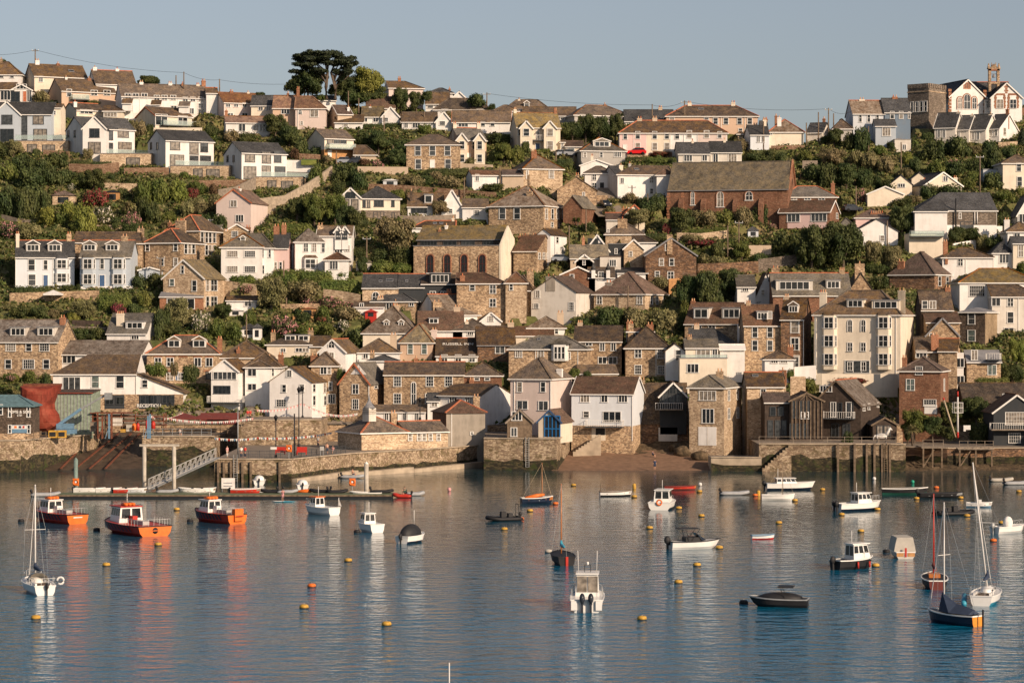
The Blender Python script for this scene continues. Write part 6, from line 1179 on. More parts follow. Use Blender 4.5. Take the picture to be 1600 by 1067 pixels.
wall('retaining_wall','rubble wall below the white harbour cottage end',[(350,590),(410,588)],1.0,'white',Y=424)
# small garden buildings
def hut(name, label, x0, x1, y, eave, top, wall_, roof_, d=3.0, Y=None, cat='shed', openf=True):
    yy = Y or Yg(Y_(y)); p, q = P(X_(x0), Y_(y), yy), P(X_(x1), Y_(y), yy); W_ = q.x-p.x; h = (y-eave)/4*yy/F; hr = (y-top)/4*yy/F
    r = empty(name, p); tag(r, label, cat); b = MB(); b.box(0,W_,0,d,-1,h,wall_); b.build('wall', r); PADS.append((p.x,p.y,1,0,W_,d,p.z))
    b = MB(); V_ = [(-.3,-.3,h),(W_+.3,-.3,h),(W_+.3,d+.3,h),(-.3,d+.3,h),(W_/2,d/2,hr)]; b.add(V_, [(0,1,4),(1,2,4),(2,3,4),(3,0,4),(3,2,1,0)], roof_); b.build('roof', r)
    b = MB(); b.box(W_*.25,W_*.75,-.03,0,.1,h*.8,'glass_dark'); b.build('door', r)
T(0,70)
hut('gazebo','stone gazebo with a pointed tiled roof by the crimson bush',328,462,992,942,908,'palestone','rustroof',3,cat='gazebo'); hut('shed','open timber store with vertical battens right of the crimson bush',655,748,975,922,905,'goldtimber','dark',2.5)
hut('shed','little red roofed shelter at the far left',-20,70,805,750,735,'oldwood','rustroof')
T(400,70)
hut('greenhouse','small white glasshouse below the tan brick wall',795,882,880,850,834,'paleblue','trim',2.5,cat='greenhouse'); hut('shed','white garden hut with a small gable above the brown roofs',1210,1270,965,948,935,'white','slate',2)
T(400,290)
hut('summerhouse','bright orange wooden summerhouse with two openings',272,372,815,768,762,'goldtimber','terracotta',2.5,cat='summerhouse'); hut('shelter','red garden shelter near the curved white gable',682,752,822,790,772,'redpaint','redpaint',2.5,cat='shelter')
hut('shed','grey hipped summer room behind the white pole',625,720,530,480,448,'offwhite','greyslate',3); hut('shed','tiny dark shed at the left edge of the lower garden',-20,30,950,890,860,'white','slate',2.5)
T(800,290)
hut('shed','little white garden shed with a blue grey roof',1475,1540,318,282,252,'paleblue','slate',2.5)
T(0,290)
hut('conservatory','small arched white conservatory below the long garage',1432,1512,812,782,768,'white','trim',2.5,cat='conservatory'); hut('summerhouse','white glazed pavilion behind a slim pole',1500,1610,935,895,860,'white','slate',3,cat='summerhouse')
T(0,0)
hut('shed','narrow bathing hut roof by the far right quay',5290,5400,2560,2500,2470,'stone','slate') if 0 else None
# ---- poles, wires, lamps
def pole(px, ytop, yfoot, label, r_=.14, arm=False, Y=None, m='oldwood', col=None):
    Yp = Y or min(Yg(Y_(yfoot)), crestY(X_(px))-1); p = P(X_(px), Y_(yfoot), Yp); h = (yfoot-ytop)/4*Yp/F
    b = MB(); b.tube([(0,0,-2),(0,0,h)], [r_*1.2, r_*.85], m, 7); r = empty('utility_pole', p); b.build('post', r); tag(r, label, 'utility pole')
    if arm: b = MB(); b.box(-.8,.8,-.06,.06,h-.5,h-.35,'steel'); b.tube([(-.7,0,h-.35),(-.7,0,h-.1)],.06,'trim',6); b.tube([(.7,0,h-.35),(.7,0,h-.1)],.06,'trim',6); b.build('crossarm', r)
    return Vector((p.x, p.y, p.z+h-.2))
PL = {}
def poles(ox, oy, s):
    T(ox, oy)
    for it in s.split(';'):
        it = it.split()
        if it: PL[it[0]] = pole(float(it[1]), float(it[2]), float(it[3]), rel_label('wooden utility pole', X_(float(it[1])), Y_((float(it[2])+float(it[3]))/2)), arm=len(it) > 4)
poles(0,70,'a 220 28 130 x;b 1149 170 262;c 1100 192 250;d 1372 215 292;e 42 140 240')
poles(400,70,'f 577 290 482;g 303 235 330;h 642 335 440;i 1443 300 402 x;j 800 440 570;k 857 632 720;l 1052 420 512;m 1302 830 955;n 502 665 762;n2 1525 762 900')
poles(800,70,'o 1078 350 468 x;p 876 372 470;q 750 880 1002 x;r 848 930 1042;s 275 670 742;t 1572 480 652')
poles(1200,70,'u 240 488 637;v 315 422 622;w 378 396 525 x;x 410 430 512;y 530 405 545;z 628 510 680;A 838 465 592;B 832 610 812;D 1325 690 952 x;E 550 885 1035')
poles(400,290,'F 692 320 518 x;G 173 470 612;H 190 700 772;I 330 662 732;J 588 505 560')
poles(800,290,'K 1348 252 470;L 1418 220 372 x;M 463 150 312;N 725 625 778;O 90 610 772;Q 1130 655 772;R 357 250 450')
poles(1200,290,'S 745 220 380;U 697 575 652'); poles(0,290,'W 1005 440 632 x;X 1540 805 962'); 
def wire(label, pts, sag=.8):
    b = MB(); P_ = []
    for p, q in zip(pts, pts[1:]):
        for i in range(9): e = Vector(p).lerp(Vector(q), i/8); e.z -= sag*4*(i/8)*(1-i/8); P_.append(e)
    b.tube(P_, .03, 'dark', 4, False); tag(b.build('overhead_wire'), label, 'wire')
wire('overhead wire sagging along the left skyline', [Wp(-60, PL['a'].y, PL['a'].z-.3), PL['a'], PL['b']], 1.0); wire('overhead wire from the twin skyline poles to the right', [PL['b'], PL['d'], PL['g']], .6)
wire('overhead wire over the centre skyline roofs', [PL['i'], PL['p'], PL['o']], .7); wire('overhead wires crossing the gap left of the castle terrace', [PL['o'], PL['w'], PL['y'], PL['A']], .9)
T(0,510)
def lamp(px, ytop, yfoot, Y, label, double=False):
    p = P(X_(px), Y_(yfoot), Y); h = (yfoot-ytop)/4*Y/F; r = empty('street_lamp', p); b = MB(); b.lathe([(.22,0),(.2,.5),(.09,.7),(.07,h-1.0),(.05,h-.9)], 'dark', 8)
    b.beam((-.4,0,h-1.1),(.4,0,h-1.1),.05,'dark'); b.build('post', r); b = MB(); b.lathe([(.12,h-.95),(.28,h-.45),(.32,h-.4),(.2,h-.2),(.06,h-.05),(.03,h+.05)], 'dark', 6); b.build('lantern', r); tag(r, label, 'street lamp')
T(400,510)
lamp(124,550,825,374,'ornate black lamp post at the left on the pier',); lamp(268,375,760,374.5,'tall black lamp post right of the pier lifebuoy'); lamp(291,370,580,425,'tall lamp post in front of the white harbour cottage'); lamp(730,480,600,421,'lamp post showing behind the quay store cupola'); lamp(1025,440,590,423,'black lamp post before the pub verandah')
b = MB(); p = P(X_(240), Y_(810), 373.5); h = (810-545)/4*373.5/F; b.tube([(0,0,0),(0,0,h)],[.12,.1],'dark',8); tag(b.build('mooring_post', None, p), 'plain black post standing between two lamp posts', 'post')
T(0,510)
b = MB(); p = P(X_(1487), Y_(830), 373); h = (830-500)/4*373/F; b.tube([(0,0,0),(0,0,h)],[.1,.07],'steel',8); tag(b.build('flagpole', None, p), 'slim pale flagpole by the railings at the pier head', 'flagpole')
# bunting
def bunting(label, a, b_, n, sag, cols):
    r = empty('bunting', (0,0,0)); ln = MB(); P_ = []
    for i in range(n+1): e = Vector(a).lerp(Vector(b_), i/n); e.z -= sag*4*(i/n)*(1-i/n); P_.append(e)
    ln.tube(P_, .02, 'ropetan', 4, False); ln.build('string', r); me = {}
    for c in cols: q = MB(); q.add([(-.17,0,0),(.17,0,0),(0,0,-.45),(-.17,.02,0),(.17,.02,0),(0,.02,-.45)], [(0,2,1),(3,4,5),(0,1,4,3),(1,2,5,4),(2,0,3,5)], c); me[c] = q.mesh('pennant')
    for i in range(1, n): place('pennant', me[cols[i % len(cols)]], r, P_[i])
    tag(r, label, 'bunting', 'strings of bunting on the harbour front')
RW = ['clothwhite','redpaint','clothwhite','clothwhite','craneblue']
T(0,510)
bunting('pink and white bunting over the parasols', P(X_(925),Y_(550),412), P(X_(1150),Y_(532),424), 22, .8, ['clothwhite','clothpink']); bunting('long line of white bunting from the parasols to the tall lamps', P(X_(1060),Y_(572),412), P(X_(1590),Y_(568),412), 44, .6, ['clothwhite','clothpink','clothwhite']); bunting('low coloured bunting below the terrace wall', P(X_(1300),Y_(688),411), P(X_(1610),Y_(692),411), 26, .3, RW)
T(400,510)
bunting('bunting crossing the front of the white harbour cottage', P(X_(0),Y_(518),424), P(X_(290),Y_(478),425), 28, .5, ['clothwhite','clothpink']); bunting('bunting from the tall lamp towards the stone inn', P(X_(291),Y_(478),425), P(X_(640),Y_(540),423), 34, 1.0, ['clothwhite','clothpink','clothwhite']); bunting('low coloured bunting by the curving terrace wall', P(X_(0),Y_(690),411), P(X_(480),Y_(660),409), 40, .4, RW)
# pontoon, gangway, piles
r = empty('pontoon', Wp(88,339)); a, b_ = Wp(88,339).x, Wp(612,339).x; b = MB(); b.box(0,b_-a,0,4.6,-.3,.42,'blackrubber'); b.build('float', r); b = MB(); b.box(.05,b_-a-.05,.08,4.5,.424,.46,'astro'); b.build('deck', r); b = MB(); b.box(-.03,b_-a+.03,-.06,.0,.25,.44,'oldwood'); b.build('fender_strip', r); tag(r, 'long low pontoon with a green deck', 'pontoon')
def pile(px, Y, ht, rad, label, m='greystone', topm='trim'):
    b = MB(); b.tube([(0,0,-3),(0,0,ht)], rad, m, 12); r = empty('mooring_pile', Wp(px,Y)); b.build('post', r); q = MB(); q.lathe([(rad*1.03,0),(rad*.6,.15),(.05,.3)], topm, 12, (0,0,ht)); q.build('cap', r); tag(r, label, 'pile')
plain('pilecon', (0.42,0.38,0.32), 0.9, 0.2); plain('greenpost', (0.16,0.22,0.20), 0.8, 0.2)
pile(118.5,346,4.7,.28,'dark pile with a pale green top beside the left lifebuoy','greenpost','greenpost'); pile(572.5,345,4.2,.3,'rust stained white pile at the right end of the pontoon','pilecon')
r = empty('pile_gantry', Wp(225,352))
b = MB()
for px in (225.5, 272): x = Wp(px,352).x-Wp(225,352).x; b = MB(); b.tube([(x,0,-3),(x,0,6.2)], .27, 'pilecon', 12); b.build('post', r)
x1 = Wp(272,352).x-Wp(225,352).x; b = MB(); b.box(-.6,x1+.7,-.25,.25,6.2,6.5,'pilecon'); b.build('crossbeam', r); tag(r, 'pair of tall concrete posts joined by a beam', 'pile gantry')
r = empty('gangway', Wp(233,349,.6)); A, B_ = Vector((0,0,0)), Wp(337,371,3.6)-Wp(233,349,.6); b = MB(); b.beam(A, B_, 1.3, 'steel', .15); b.build('walkway', r)
for sgn in (0, 1):
    b = MB(); off = Vector((0, -.65+1.3*sgn, 0)); up = Vector((0,0,1.35)); b.beam(A+off, B_+off, .1, 'gangsteel', .14); b.beam(A+off+up, B_+off+up, .08, 'gangsteel', .1); b.beam(A+off+up*.5, B_+off+up*.5, .05, 'gangsteel'); n = 13
    for i in range(n+1):
        p = A.lerp(B_, i/n)+off; b.beam(p, p+up, .07, 'gangsteel')
        if i < n: b.beam(p, A.lerp(B_, (i+1)/n)+off+up, .05, 'gangsteel')
    b.build('truss_rail', r)
tag(r, 'pale lattice gangway sloping from the pier to the pontoon', 'gangway')
def board(name, label, px, py, Y, w_, h_, m, lines=0, post=1.0, cat='sign', txt=None, tm='clothblue', ts=.3):
    p = P(px, py, Y); r = empty(name, p); b = MB(); b.box(-w_/2,w_/2,0,.06,0,h_,m); b.build('panel', r)
    if post: b = MB(); b.box(-w_/2+.05,-w_/2+.13,.06,.14,-post,h_,'steel'); b.box(w_/2-.13,w_/2-.05,.06,.14,-post,h_,'steel'); b.build('posts', r)
    if lines:
        b = MB()
        for i in range(lines): b.box(-w_*.35,w_*.3,-.01,0,h_*(.2+.6*i/lines),h_*(.2+.6*i/lines)+.07,tm)
        b.build('printed_lines', r)
    if txt: lettering(txt, ts, tm, r, (0,-.01,h_*.4), (math.pi/2,0,0))
    tag(r, label, cat); return r
board('notice_board','blank white notice board on the pontoon', 356.5, 763, 343.5, 1.8, 1.4, 'clothwhite', 2, 1.2)
def lifebuoy(label, px, py, Y, post=True, z=None):
    p = P(px, py, Y); r = empty('lifebuoy', p); b = MB(); pts = [(math.cos(6.283*i/16)*.36, -.12, math.sin(6.283*i/16)*.36) for i in range(17)]; b.tube(pts, .11, 'orange', 8, False); b.build('ring', r)
    b = MB(); b.box(-.42,.42,0,.06,-.5,.5,'orange'); b.box(-.12,.12,-.1,0,-.1,.15,'clothwhite'); b.build('backboard', r)
    if post: b = MB(); b.box(-.05,.05,.06,.16,-1.6,.4,'steel'); b.build('post', r)
    tag(r, label, 'lifebuoy')
lifebuoy('orange lifebuoy on the dark pile at the pontoon left end',118.5,753,345.3); lifebuoy('orange lifebuoy near the right end of the pontoon',550.5,753,343); 
T(400,510)
lifebuoy('orange red lifebuoy case on the pier railing',X_(206),Y_(762),372.3); board('noticeboard','small white notice on the pier railing left of the lifebuoy',X_(110),Y_(768),372.2,.9,.35,'clothwhite',0,0); board('noticeboard','grey notice on the railing right of the red seats',X_(412),Y_(775),378,.6,.6,'deckgrey',0,.8)
for i, x in enumerate((152, 286)): b = MB(); b.box(-.75,.75,-.4,.4,.35,.5,'redpaint'); b.box(-.75,.75,.3,.4,.5,1.1,'redpaint'); b.box(-.7,-.6,-.4,.4,0,.35,'redpaint'); b.box(.6,.7,-.4,.4,0,.35,'redpaint'); o = b.build('bench', None, P(X_(x),Y_(800),373.5)); tag(o, ('left','right')[i]+' red bench behind the pier railing', 'bench')
# ---- boatyard
T(0,510)
s = H('blue roofed boatyard office at the far left edge', 'slate hung, with curved white lettering', -60,203,0,705,490,430,'hipr','slatehung','teal', D=6, Y=399, w=((530,70,16,62,178,'s'),(640,50,18,62,180,'s'),(520,60,20,5,'s')), cat='office', lower=('stone',668), trim='teal', fnd=2)
for i, ch_ in enumerate('C. TOMS & SON'):
    pass
lettering('TOMS & SON', .62, 'trim', s.root, (s.front(X_(122),500)[0], -.06, s.front(100,Y_(542))[1]), (math.pi/2,0,0)); lettering('LTD', .4, 'trim', s.root, (s.front(X_(122),500)[0], -.06, s.front(100,Y_(560))[1]), (math.pi/2,0,0))
u, z = s.front(X_(122), Y_(665)); q = MB(); q.box(u-1.2,u+1.2,-.1,-.04,z,z+1.25,'craneblue'); q.box(u-1.15,u+1.15,-.12,-.1,z+.62,z+1.2,'clothwhite'); q.box(u-.8,u-.4,-.14,-.12,z+.75,z+1.1,'orange'); q.box(u-.1,u+.3,-.14,-.12,z+.75,z+1.1,'clothblue'); q.box(u+.5,u+.8,-.14,-.12,z+.75,z+1.1,'redpaint'); q.build('sign_panel', s.root)
# ship bow: red hull seen bow-on with bulb
def ship():
    r = empty('ship', Wp(64,413,4.9)); s_ = 413/F/4; tag(r, 'rusty red ship with a bulbous bow hauled out in the boatyard', 'ship')
    sil = [(128,368),(250,371),(368,362),(356,420),(336,478),(340,515),(364,548),(371,590),(360,632),(310,658),(130,664),(128,600),(128,500),(128,440)]
    cx, cz = 255, 520; V_ = []; n = len(sil); pr = ((4.5,.9),(1.5,1.0),(0,1.0),(-1.2,.93),(-2.0,.8),(-2.5,.55),(-2.75,.25))
    for y, k_ in pr: V_ += [((cx+(a-cx)*k_-256)*s_, y, (665-(cz+(c_-cz)*(k_ if c_ > 400 else 1-(1-k_)*.35)))*s_+.3) for a, c_ in sil]
    b = MB(); b.add(V_, [(i*n+j, i*n+(j+1) % n, (i+1)*n+(j+1) % n, (i+1)*n+j)[::-1] for i in range(len(pr)-1) for j in range(n)], 'rusthull', False); b.add(V_[-n:], [tuple(range(n))], 'rusthull'); b.build('hull', r)
    q = MB(); q.box(-6.9*.42,2.8,-.1,3.5,(665-372)*s_+.3,(665-362)*s_+.45,'ruststeel'); q.build('bulwark', r)
    q = MB(); 
    for i in range(3): q.box(-3+i*1.6,-2.7+i*1.6,-3.0,-2.2,-.3,.8,'oldwood')
    q.build('keel_blocks', r)
ship()
def simple(name, label, cat, fn, loc=(0,0,0), rz=0):
    r = empty(name, loc, rz); fn(r); tag(r, label, cat); return r
def part(r, nm, fn): b = MB(); fn(b); return b.build(nm, r)
shp = H('tall green corrugated boatyard shed', 'with sliding doors and a brown eave', 330,578,0,660,412,395,'shed','weathered_green','rustroof', D=8, Y=414, trim='rusthull', cat='shed', fnd=1)
b = MB()
for i in range(12): u = shp.W*(i+.5)/12; b.box(u-.05,u+.05,-.06,0,0,shp.h-.2,'steel')
b.build('door_ribs', shp.root)
def lift(r):
    part(r,'chassis',lambda b: b.box(-1.6,1.6,-1,1,.5,1.2,'craneblue')); part(r,'turret',lambda b: b.box(-1.4,1.2,-.8,.8,1.25,2.1,'craneblue'))
    for x in (-1.1,1.1): part(r,'wheel',lambda b: b.xf(Matrix.Identity(4)) or b.tube([(x,-1.15,.45),(x,-.75,.45)],.45,'tyre',12))
    part(r,'boom',lambda b: (b.beam((-1.2,0,1.9),(2.4,0,4.4),.45,'craneblue'), b.beam((2.2,0,4.3),(6.4,0,6.7),.3,'steel'))); part(r,'basket',lambda b: (b.box(6.2,7.3,-.6,.6,5.9,6.0,'steel'), b.box(6.2,7.3,-.62,-.56,6.0,7.0,'steel'), b.box(7.24,7.3,-.6,.6,6.0,7.0,'steel')))
simple('boom_lift','blue telescopic boom lift with a raised basket','boom lift',lift,Wp(103,407,4.95))
for i, x in enumerate((83,97)): b = MB(); b.box(-.65,.65,-.5,.5,0,1.15,'yellow'); b.box(-.5,.5,-.53,-.5,.2,.9,'dark'); o = b.build('container', None, Wp(x,403,5)); tag(o, ('left','right')[i]+' yellow box on the boatyard quay in front of the ship', 'box')
# rusty rack and scaffold shelter
def rack(r):
    W_ = 11.5
    for i in range(6):
        part(r,'post',lambda b: b.box(i*W_/5-.08,i*W_/5+.08,-.08,.08,0,2.9,'ruststeel')); part(r,'post',lambda b: b.box(i*W_/5-.08,i*W_/5+.08,2.4,2.56,0,2.9,'ruststeel'))
    for z in (.9,1.6,2.3): part(r,'shelf',lambda b: (b.box(-.2,W_+.2,-.1,2.6,z,z+.1,'ruststeel'), [b.beam((random.uniform(0,2),.3+j*.5,z+.25),(W_-random.uniform(0,3),.3+j*.5,z+.25),.16,random.choice(['steel','oldwood','ruststeel'])) for j in range(4)]))
    part(r,'roof',lambda b: b.box(-.4,W_*.55,-.6,3,2.9,3.02,'ruststeel'))
simple('storage_rack','long rusty pipe rack under the restaurant','storage rack',rack,P(X_(580),Y_(655),414))
r_ = random.Random(8)
for i, (x, y, w_, h_, m, lb) in enumerate(((635,655,30,60,'weathered_green','green stack of crates'),(590,655,50,55,'greytimber','pale wire cage of boatyard gear'),(735,620,55,45,'offwhite','tilted white box in the boatyard'),(770,660,30,16,'yellow','flat yellow bin in the boatyard'),(808,655,34,40,'canvas','tan sack in the boatyard'),(838,650,26,45,'orange','bright orange fuel drum'),(862,652,22,50,'redpaint','red upright drum beside the orange one'),(918,645,18,60,'redpaint','slim red bottle by the terrace wall'),(958,643,26,52,'redpaint','red cylinder near the blue posts'),(780,655,24,40,'darkstone','dark crate between the tan sack and white box'))):
    p = P(X_(x),Y_(y),411+i*.2); b = MB(); W_, h2 = w_/4*.103, h_/4*.103
    if 'drum' in lb or 'bottle' in lb or 'cyl' in lb: b.lathe([(W_/2,0),(W_/2,h2*.8),(W_*.3,h2*.9),(W_*.2,h2)], m, 10)
    else: b.box(-W_/2,W_/2,-.4,.4,0,h2,m); b.box(-W_/2-.04,W_/2+.04,-.45,.45,h2+.002,h2+.07,m); b.box(-W_/2-.03,W_/2+.03,-.43,-.401,h2*.4,h2*.5,'oldwood')
    o = b.build('crate' if 'drum' not in lb else 'drum', None, p); tag(o, lb, 'crate' if 'drum' not in lb else 'drum')
for i, (x, m) in enumerate(((640,'ruststeel'),(682,'craneblue'),(698,'ruststeel'),(925,'craneblue'),(938,'craneblue'),(610,'ruststeel'),(655,'oldwood'))):
    p = P(X_(x),Y_(700),407+i*.3); b = MB(); b.box(-.13,.13,-.13,.13,0,3.6+.3*(i%3),m); b.beam((-.6,0,0),(0,0,2),.1,m); b.build('cradle_post', None, p); o = bpy.context.scene.collection.objects[-1]; tag(o, '%s %s cradle upright on the slipway, counted from the left' % (['second','fourth','fifth','sixth','seventh','first','third'][i], {'ruststeel':'rusty','craneblue':'blue','oldwood':'brown'}[m]), 'cradle post', 'boat cradle uprights at the slipway head')
def parasol(label, px, py, Y, w_, m='maroon', h=2.6):
    p = P(px,py,Y); r = empty('parasol', p); b = MB(); b.tube([(0,0,0),(0,0,h)],.04,'dark',6); b.build('pole', r); b = MB(); V_ = [(-w_/2,-w_/2,h-.7),(w_/2,-w_/2,h-.7),(w_/2,w_/2,h-.7),(-w_/2,w_/2,h-.7),(0,0,h),(-w_/2,-w_/2,h-1.0),(w_/2,-w_/2,h-1.0),(w_/2,w_/2,h-1.0),(-w_/2,w_/2,h-1.0)]
    b.add(V_, [(0,1,4),(1,2,4),(2,3,4),(3,0,4),(0,5,6,1),(1,6,7,2),(2,7,8,3),(3,8,5,0)], m); b.build('canopy', r); tag(r, label, 'parasol')
parasol('largest maroon parasol on the pub terrace', X_(1155), Y_(640), 417, 3.8); parasol('middle maroon parasol on the pub terrace', X_(1275), Y_(640), 418, 3.0); parasol('maroon parasol below the balcony house', X_(1375), Y_(640), 419, 3.2)
for i, x in enumerate((1090,1180,1230,1330,1400,1560,1000,1040)):
    p = P(X_(x), Y_(665), 413+i % 3); r = empty('picnic_table', p); b = MB(); b.box(-.9,.9,-.4,.4,.72,.78,'oldwood'); b.build('table_top', r)
    for y0 in (-.8,.6): b = MB(); b.box(-.9,.9,y0,y0+.25,.42,.47,'oldwood'); b.build('bench_seat', r)
    b = MB(); b.beam((-.6,-.7,0),(-.6,.7,.7),.08,'oldwood'); b.beam((-.6,.7,0),(-.6,-.7,.7),.08,'oldwood'); b.beam((.6,-.7,0),(.6,.7,.7),.08,'oldwood'); b.beam((.6,.7,0),(.6,-.7,.7),.08,'oldwood'); b.build('legs', r)
    tag(r, 'brown picnic table on the pub terrace, %s from the left' % ('third','fourth','fifth','sixth','seventh','eighth','first','second')[i], 'table', 'picnic tables on the pub terrace')
b = MB(); b.box(-3.2,3.2,0,.3,0,1.9,'maroon'); tag(b.build('screen', None, P(X_(1375),Y_(612),421)), 'maroon canvas screen behind the parasols', 'screen')
T(0,290); parasol('white square parasol in the villa garden', X_(333), Y_(740), Yg(Y_(742)), 3.2, 'clothwhite')
T(1200,510)
# mast with crow's nest and red-white spar
r = empty('signal_mast', P(X_(1186),Y_(695),406)); h = (695-405)/4*406/F; b = MB(); b.tube([(0,0,0),(0,0,h)],[.16,.12],'mastw',8); b.build('mast', r); b = MB(); b.tube([(0,0,0),(0,0,.9)],.18,'redpaint',8); b.build('red_base', r); b = MB(); b.lathe([(.13,h-.9),(.13,h)],'redpaint',8); b.build('red_top', r)
b = MB()
for z in (h-3.4,h-2.6,h-1.8): b.tube([(math.cos(6.283*i/12)*.85,math.sin(6.283*i/12)*.85,z) for i in range(13)],.04,'mastw',5,False)
for i in range(8): t_ = 6.283*i/8; b.beam((math.cos(t_)*.85,math.sin(t_)*.85,h-3.4),(math.cos(t_)*.85,math.sin(t_)*.85,h-1.8),.05,'mastw')
b.build('crows_nest', r); tag(r, 'white signal mast with a round cage top and red ends', 'mast')
b = MB(); p, q = P(X_(1172),Y_(690),405), P(X_(1095),Y_(445),405); b.tube([p-p,(q-p)*.94],.13,'ropetan',8); b.tube([(q-p)*.94,(q-p)],.15,'redpaint',8); tag(b.build('spar', None, p), 'leaning pale spar with a red tip beside the signal mast', 'spar')
# white horse sculpture of cloth on the terrace -> covered sculpture
def horse(r):
    rg = MB(); rg.ell((0,0,1.35),(1.0,.36,.42),'clothwhite',10,7); rg.tube([(.8,0,1.5),(1.25,0,2.2),(1.35,0,2.55)],[.3,.2,.18],'clothwhite',8); rg.tube([(1.3,0,2.6),(1.75,0,2.25)],[.2,.1],'clothwhite',8)
    for x, y in ((-.7,-.2),(-.7,.2),(.7,-.2),(.7,.2)): rg.tube([(x,y,1.2),(x+.05,y,.65),(x-.03,y,0)],[.17,.09,.08],'clothwhite',7)
    rg.tube([(-.95,0,1.5),(-1.25,0,1.1),(-1.25,0,.6)],[.08,.1,.04],'clothwhite',6); rg.build('body', r)
    b = MB(); b.ell((0,0,1.5),(.9,.4,.3),'deckgrey',9,5); b.build('harness', r)
simple('horse_sculpture','white horse sculpture on the boathouse terrace','sculpture',horse,P(X_(708),Y_(738),401),.15)
b = MB(); b.box(-.55,.55,-.02,.02,0,.7,'clothwhite'); b.box(-.55,-.2,-.02,.02,-.25,0,'clothwhite'); tag(b.build('laundry', None, P(X_(1244),Y_(645),408)), 'white cloth hanging in the shade right of the signal mast', 'cloth')
# cars
def car(label, x, y, Y=None, m='carred', rz=0.0):
    yy = Y or Yg(Y_(y)); p = P(X_(x),Y_(y),yy); r = empty('car', p, rz); tag(r, label, 'car')
    body = [(-2.05,.35),(2.0,.3),(2.05,.75),(1.85,.9),(1.0,1.0),(-1.75,1.05),(-2.1,.85)]; part(r,'body',lambda b: b.ext(body,-.85,.85,m,'y'))
    part(r,'cabin',lambda b: b.add([(-1.85,-.75,1.02),(1.05,-.75,1.0),(.35,-.62,1.48),(-1.45,-.62,1.5),(-1.85,.75,1.02),(1.05,.75,1.0),(.35,.62,1.48),(-1.45,.62,1.5)],[(0,1,2,3),(5,4,7,6),(1,5,6,2),(4,0,3,7)],'glass_dark') ); part(r,'roof',lambda b: b.box(-1.45,.38,-.63,.63,1.48,1.54,m))
    for wx in (-1.3,1.25):
        for sy in (-.87,.67): part(r,'wheel',lambda b: b.tube([(wx,sy,.33),(wx,sy+.2,.33)],.33,'tyre',12))
    for sy in (-.6,.6): part(r,'headlight',lambda b: b.box(1.98,2.07,sy-.18,sy+.18,.6,.75,'clothwhite'))
T(800,70); car('bright red hatchback parked before the terrace',778,690,m='carred',rz=math.pi)
car('silver blue car parked left of the two tone house',320,703,m='carsilver',rz=.5); car('second silver car behind the first in the car park',358,700,m='carsilver',rz=.6); car('dark estate car coming down the steep lane',582,1018,m='cardark',rz=-1.3)
T(800,290); car('silver car tucked beside the brick fronted terrace',312,480,m='carsilver',rz=.1)
T(1200,290); car('dark blue car by the pink panelled bungalow',525,165,m='cardark',rz=.4); T(400,70); car('pale car in front of the timber fronted house',565,748,m='carsilver',rz=.1); car('grey car beside the pale one at the timber fronted house',640,750,m='cardark',rz=.1)
b = MB(); b.box(-1.6,1.6,-.4,.4,0,1.1,'leaf_yellow'); b.box(-1.65,1.65,-.45,.45,1.1,1.2,'greenpaint'); tag(b.build('bin', None, P(X_(330),Y_(752),Yg(Y_(752))-.8)), 'green bin in front of the bright white garden wall', 'bin')
# lane
T(800,70)
g = []
for x, y, w_ in ((600,870,30),(590,960,50),(590,1030,60),(650,1080,70)):
    yy = Yg(Y_(y)); p = P(X_(x),Y_(y),yy); g.append((p, w_*.1))
b = MB()
for (p, w1), (q, w2) in zip(g, g[1:]): b.add([(p.x-w1/2,p.y,p.z+.2),(p.x+w1/2,p.y,p.z+.2),(q.x+w2/2,q.y,q.z+.2),(q.x-w2/2,q.y,q.z+.2)], [(0,3,2,1)], 'paving')
tag(b.build('road'), None, None, kind='structure')
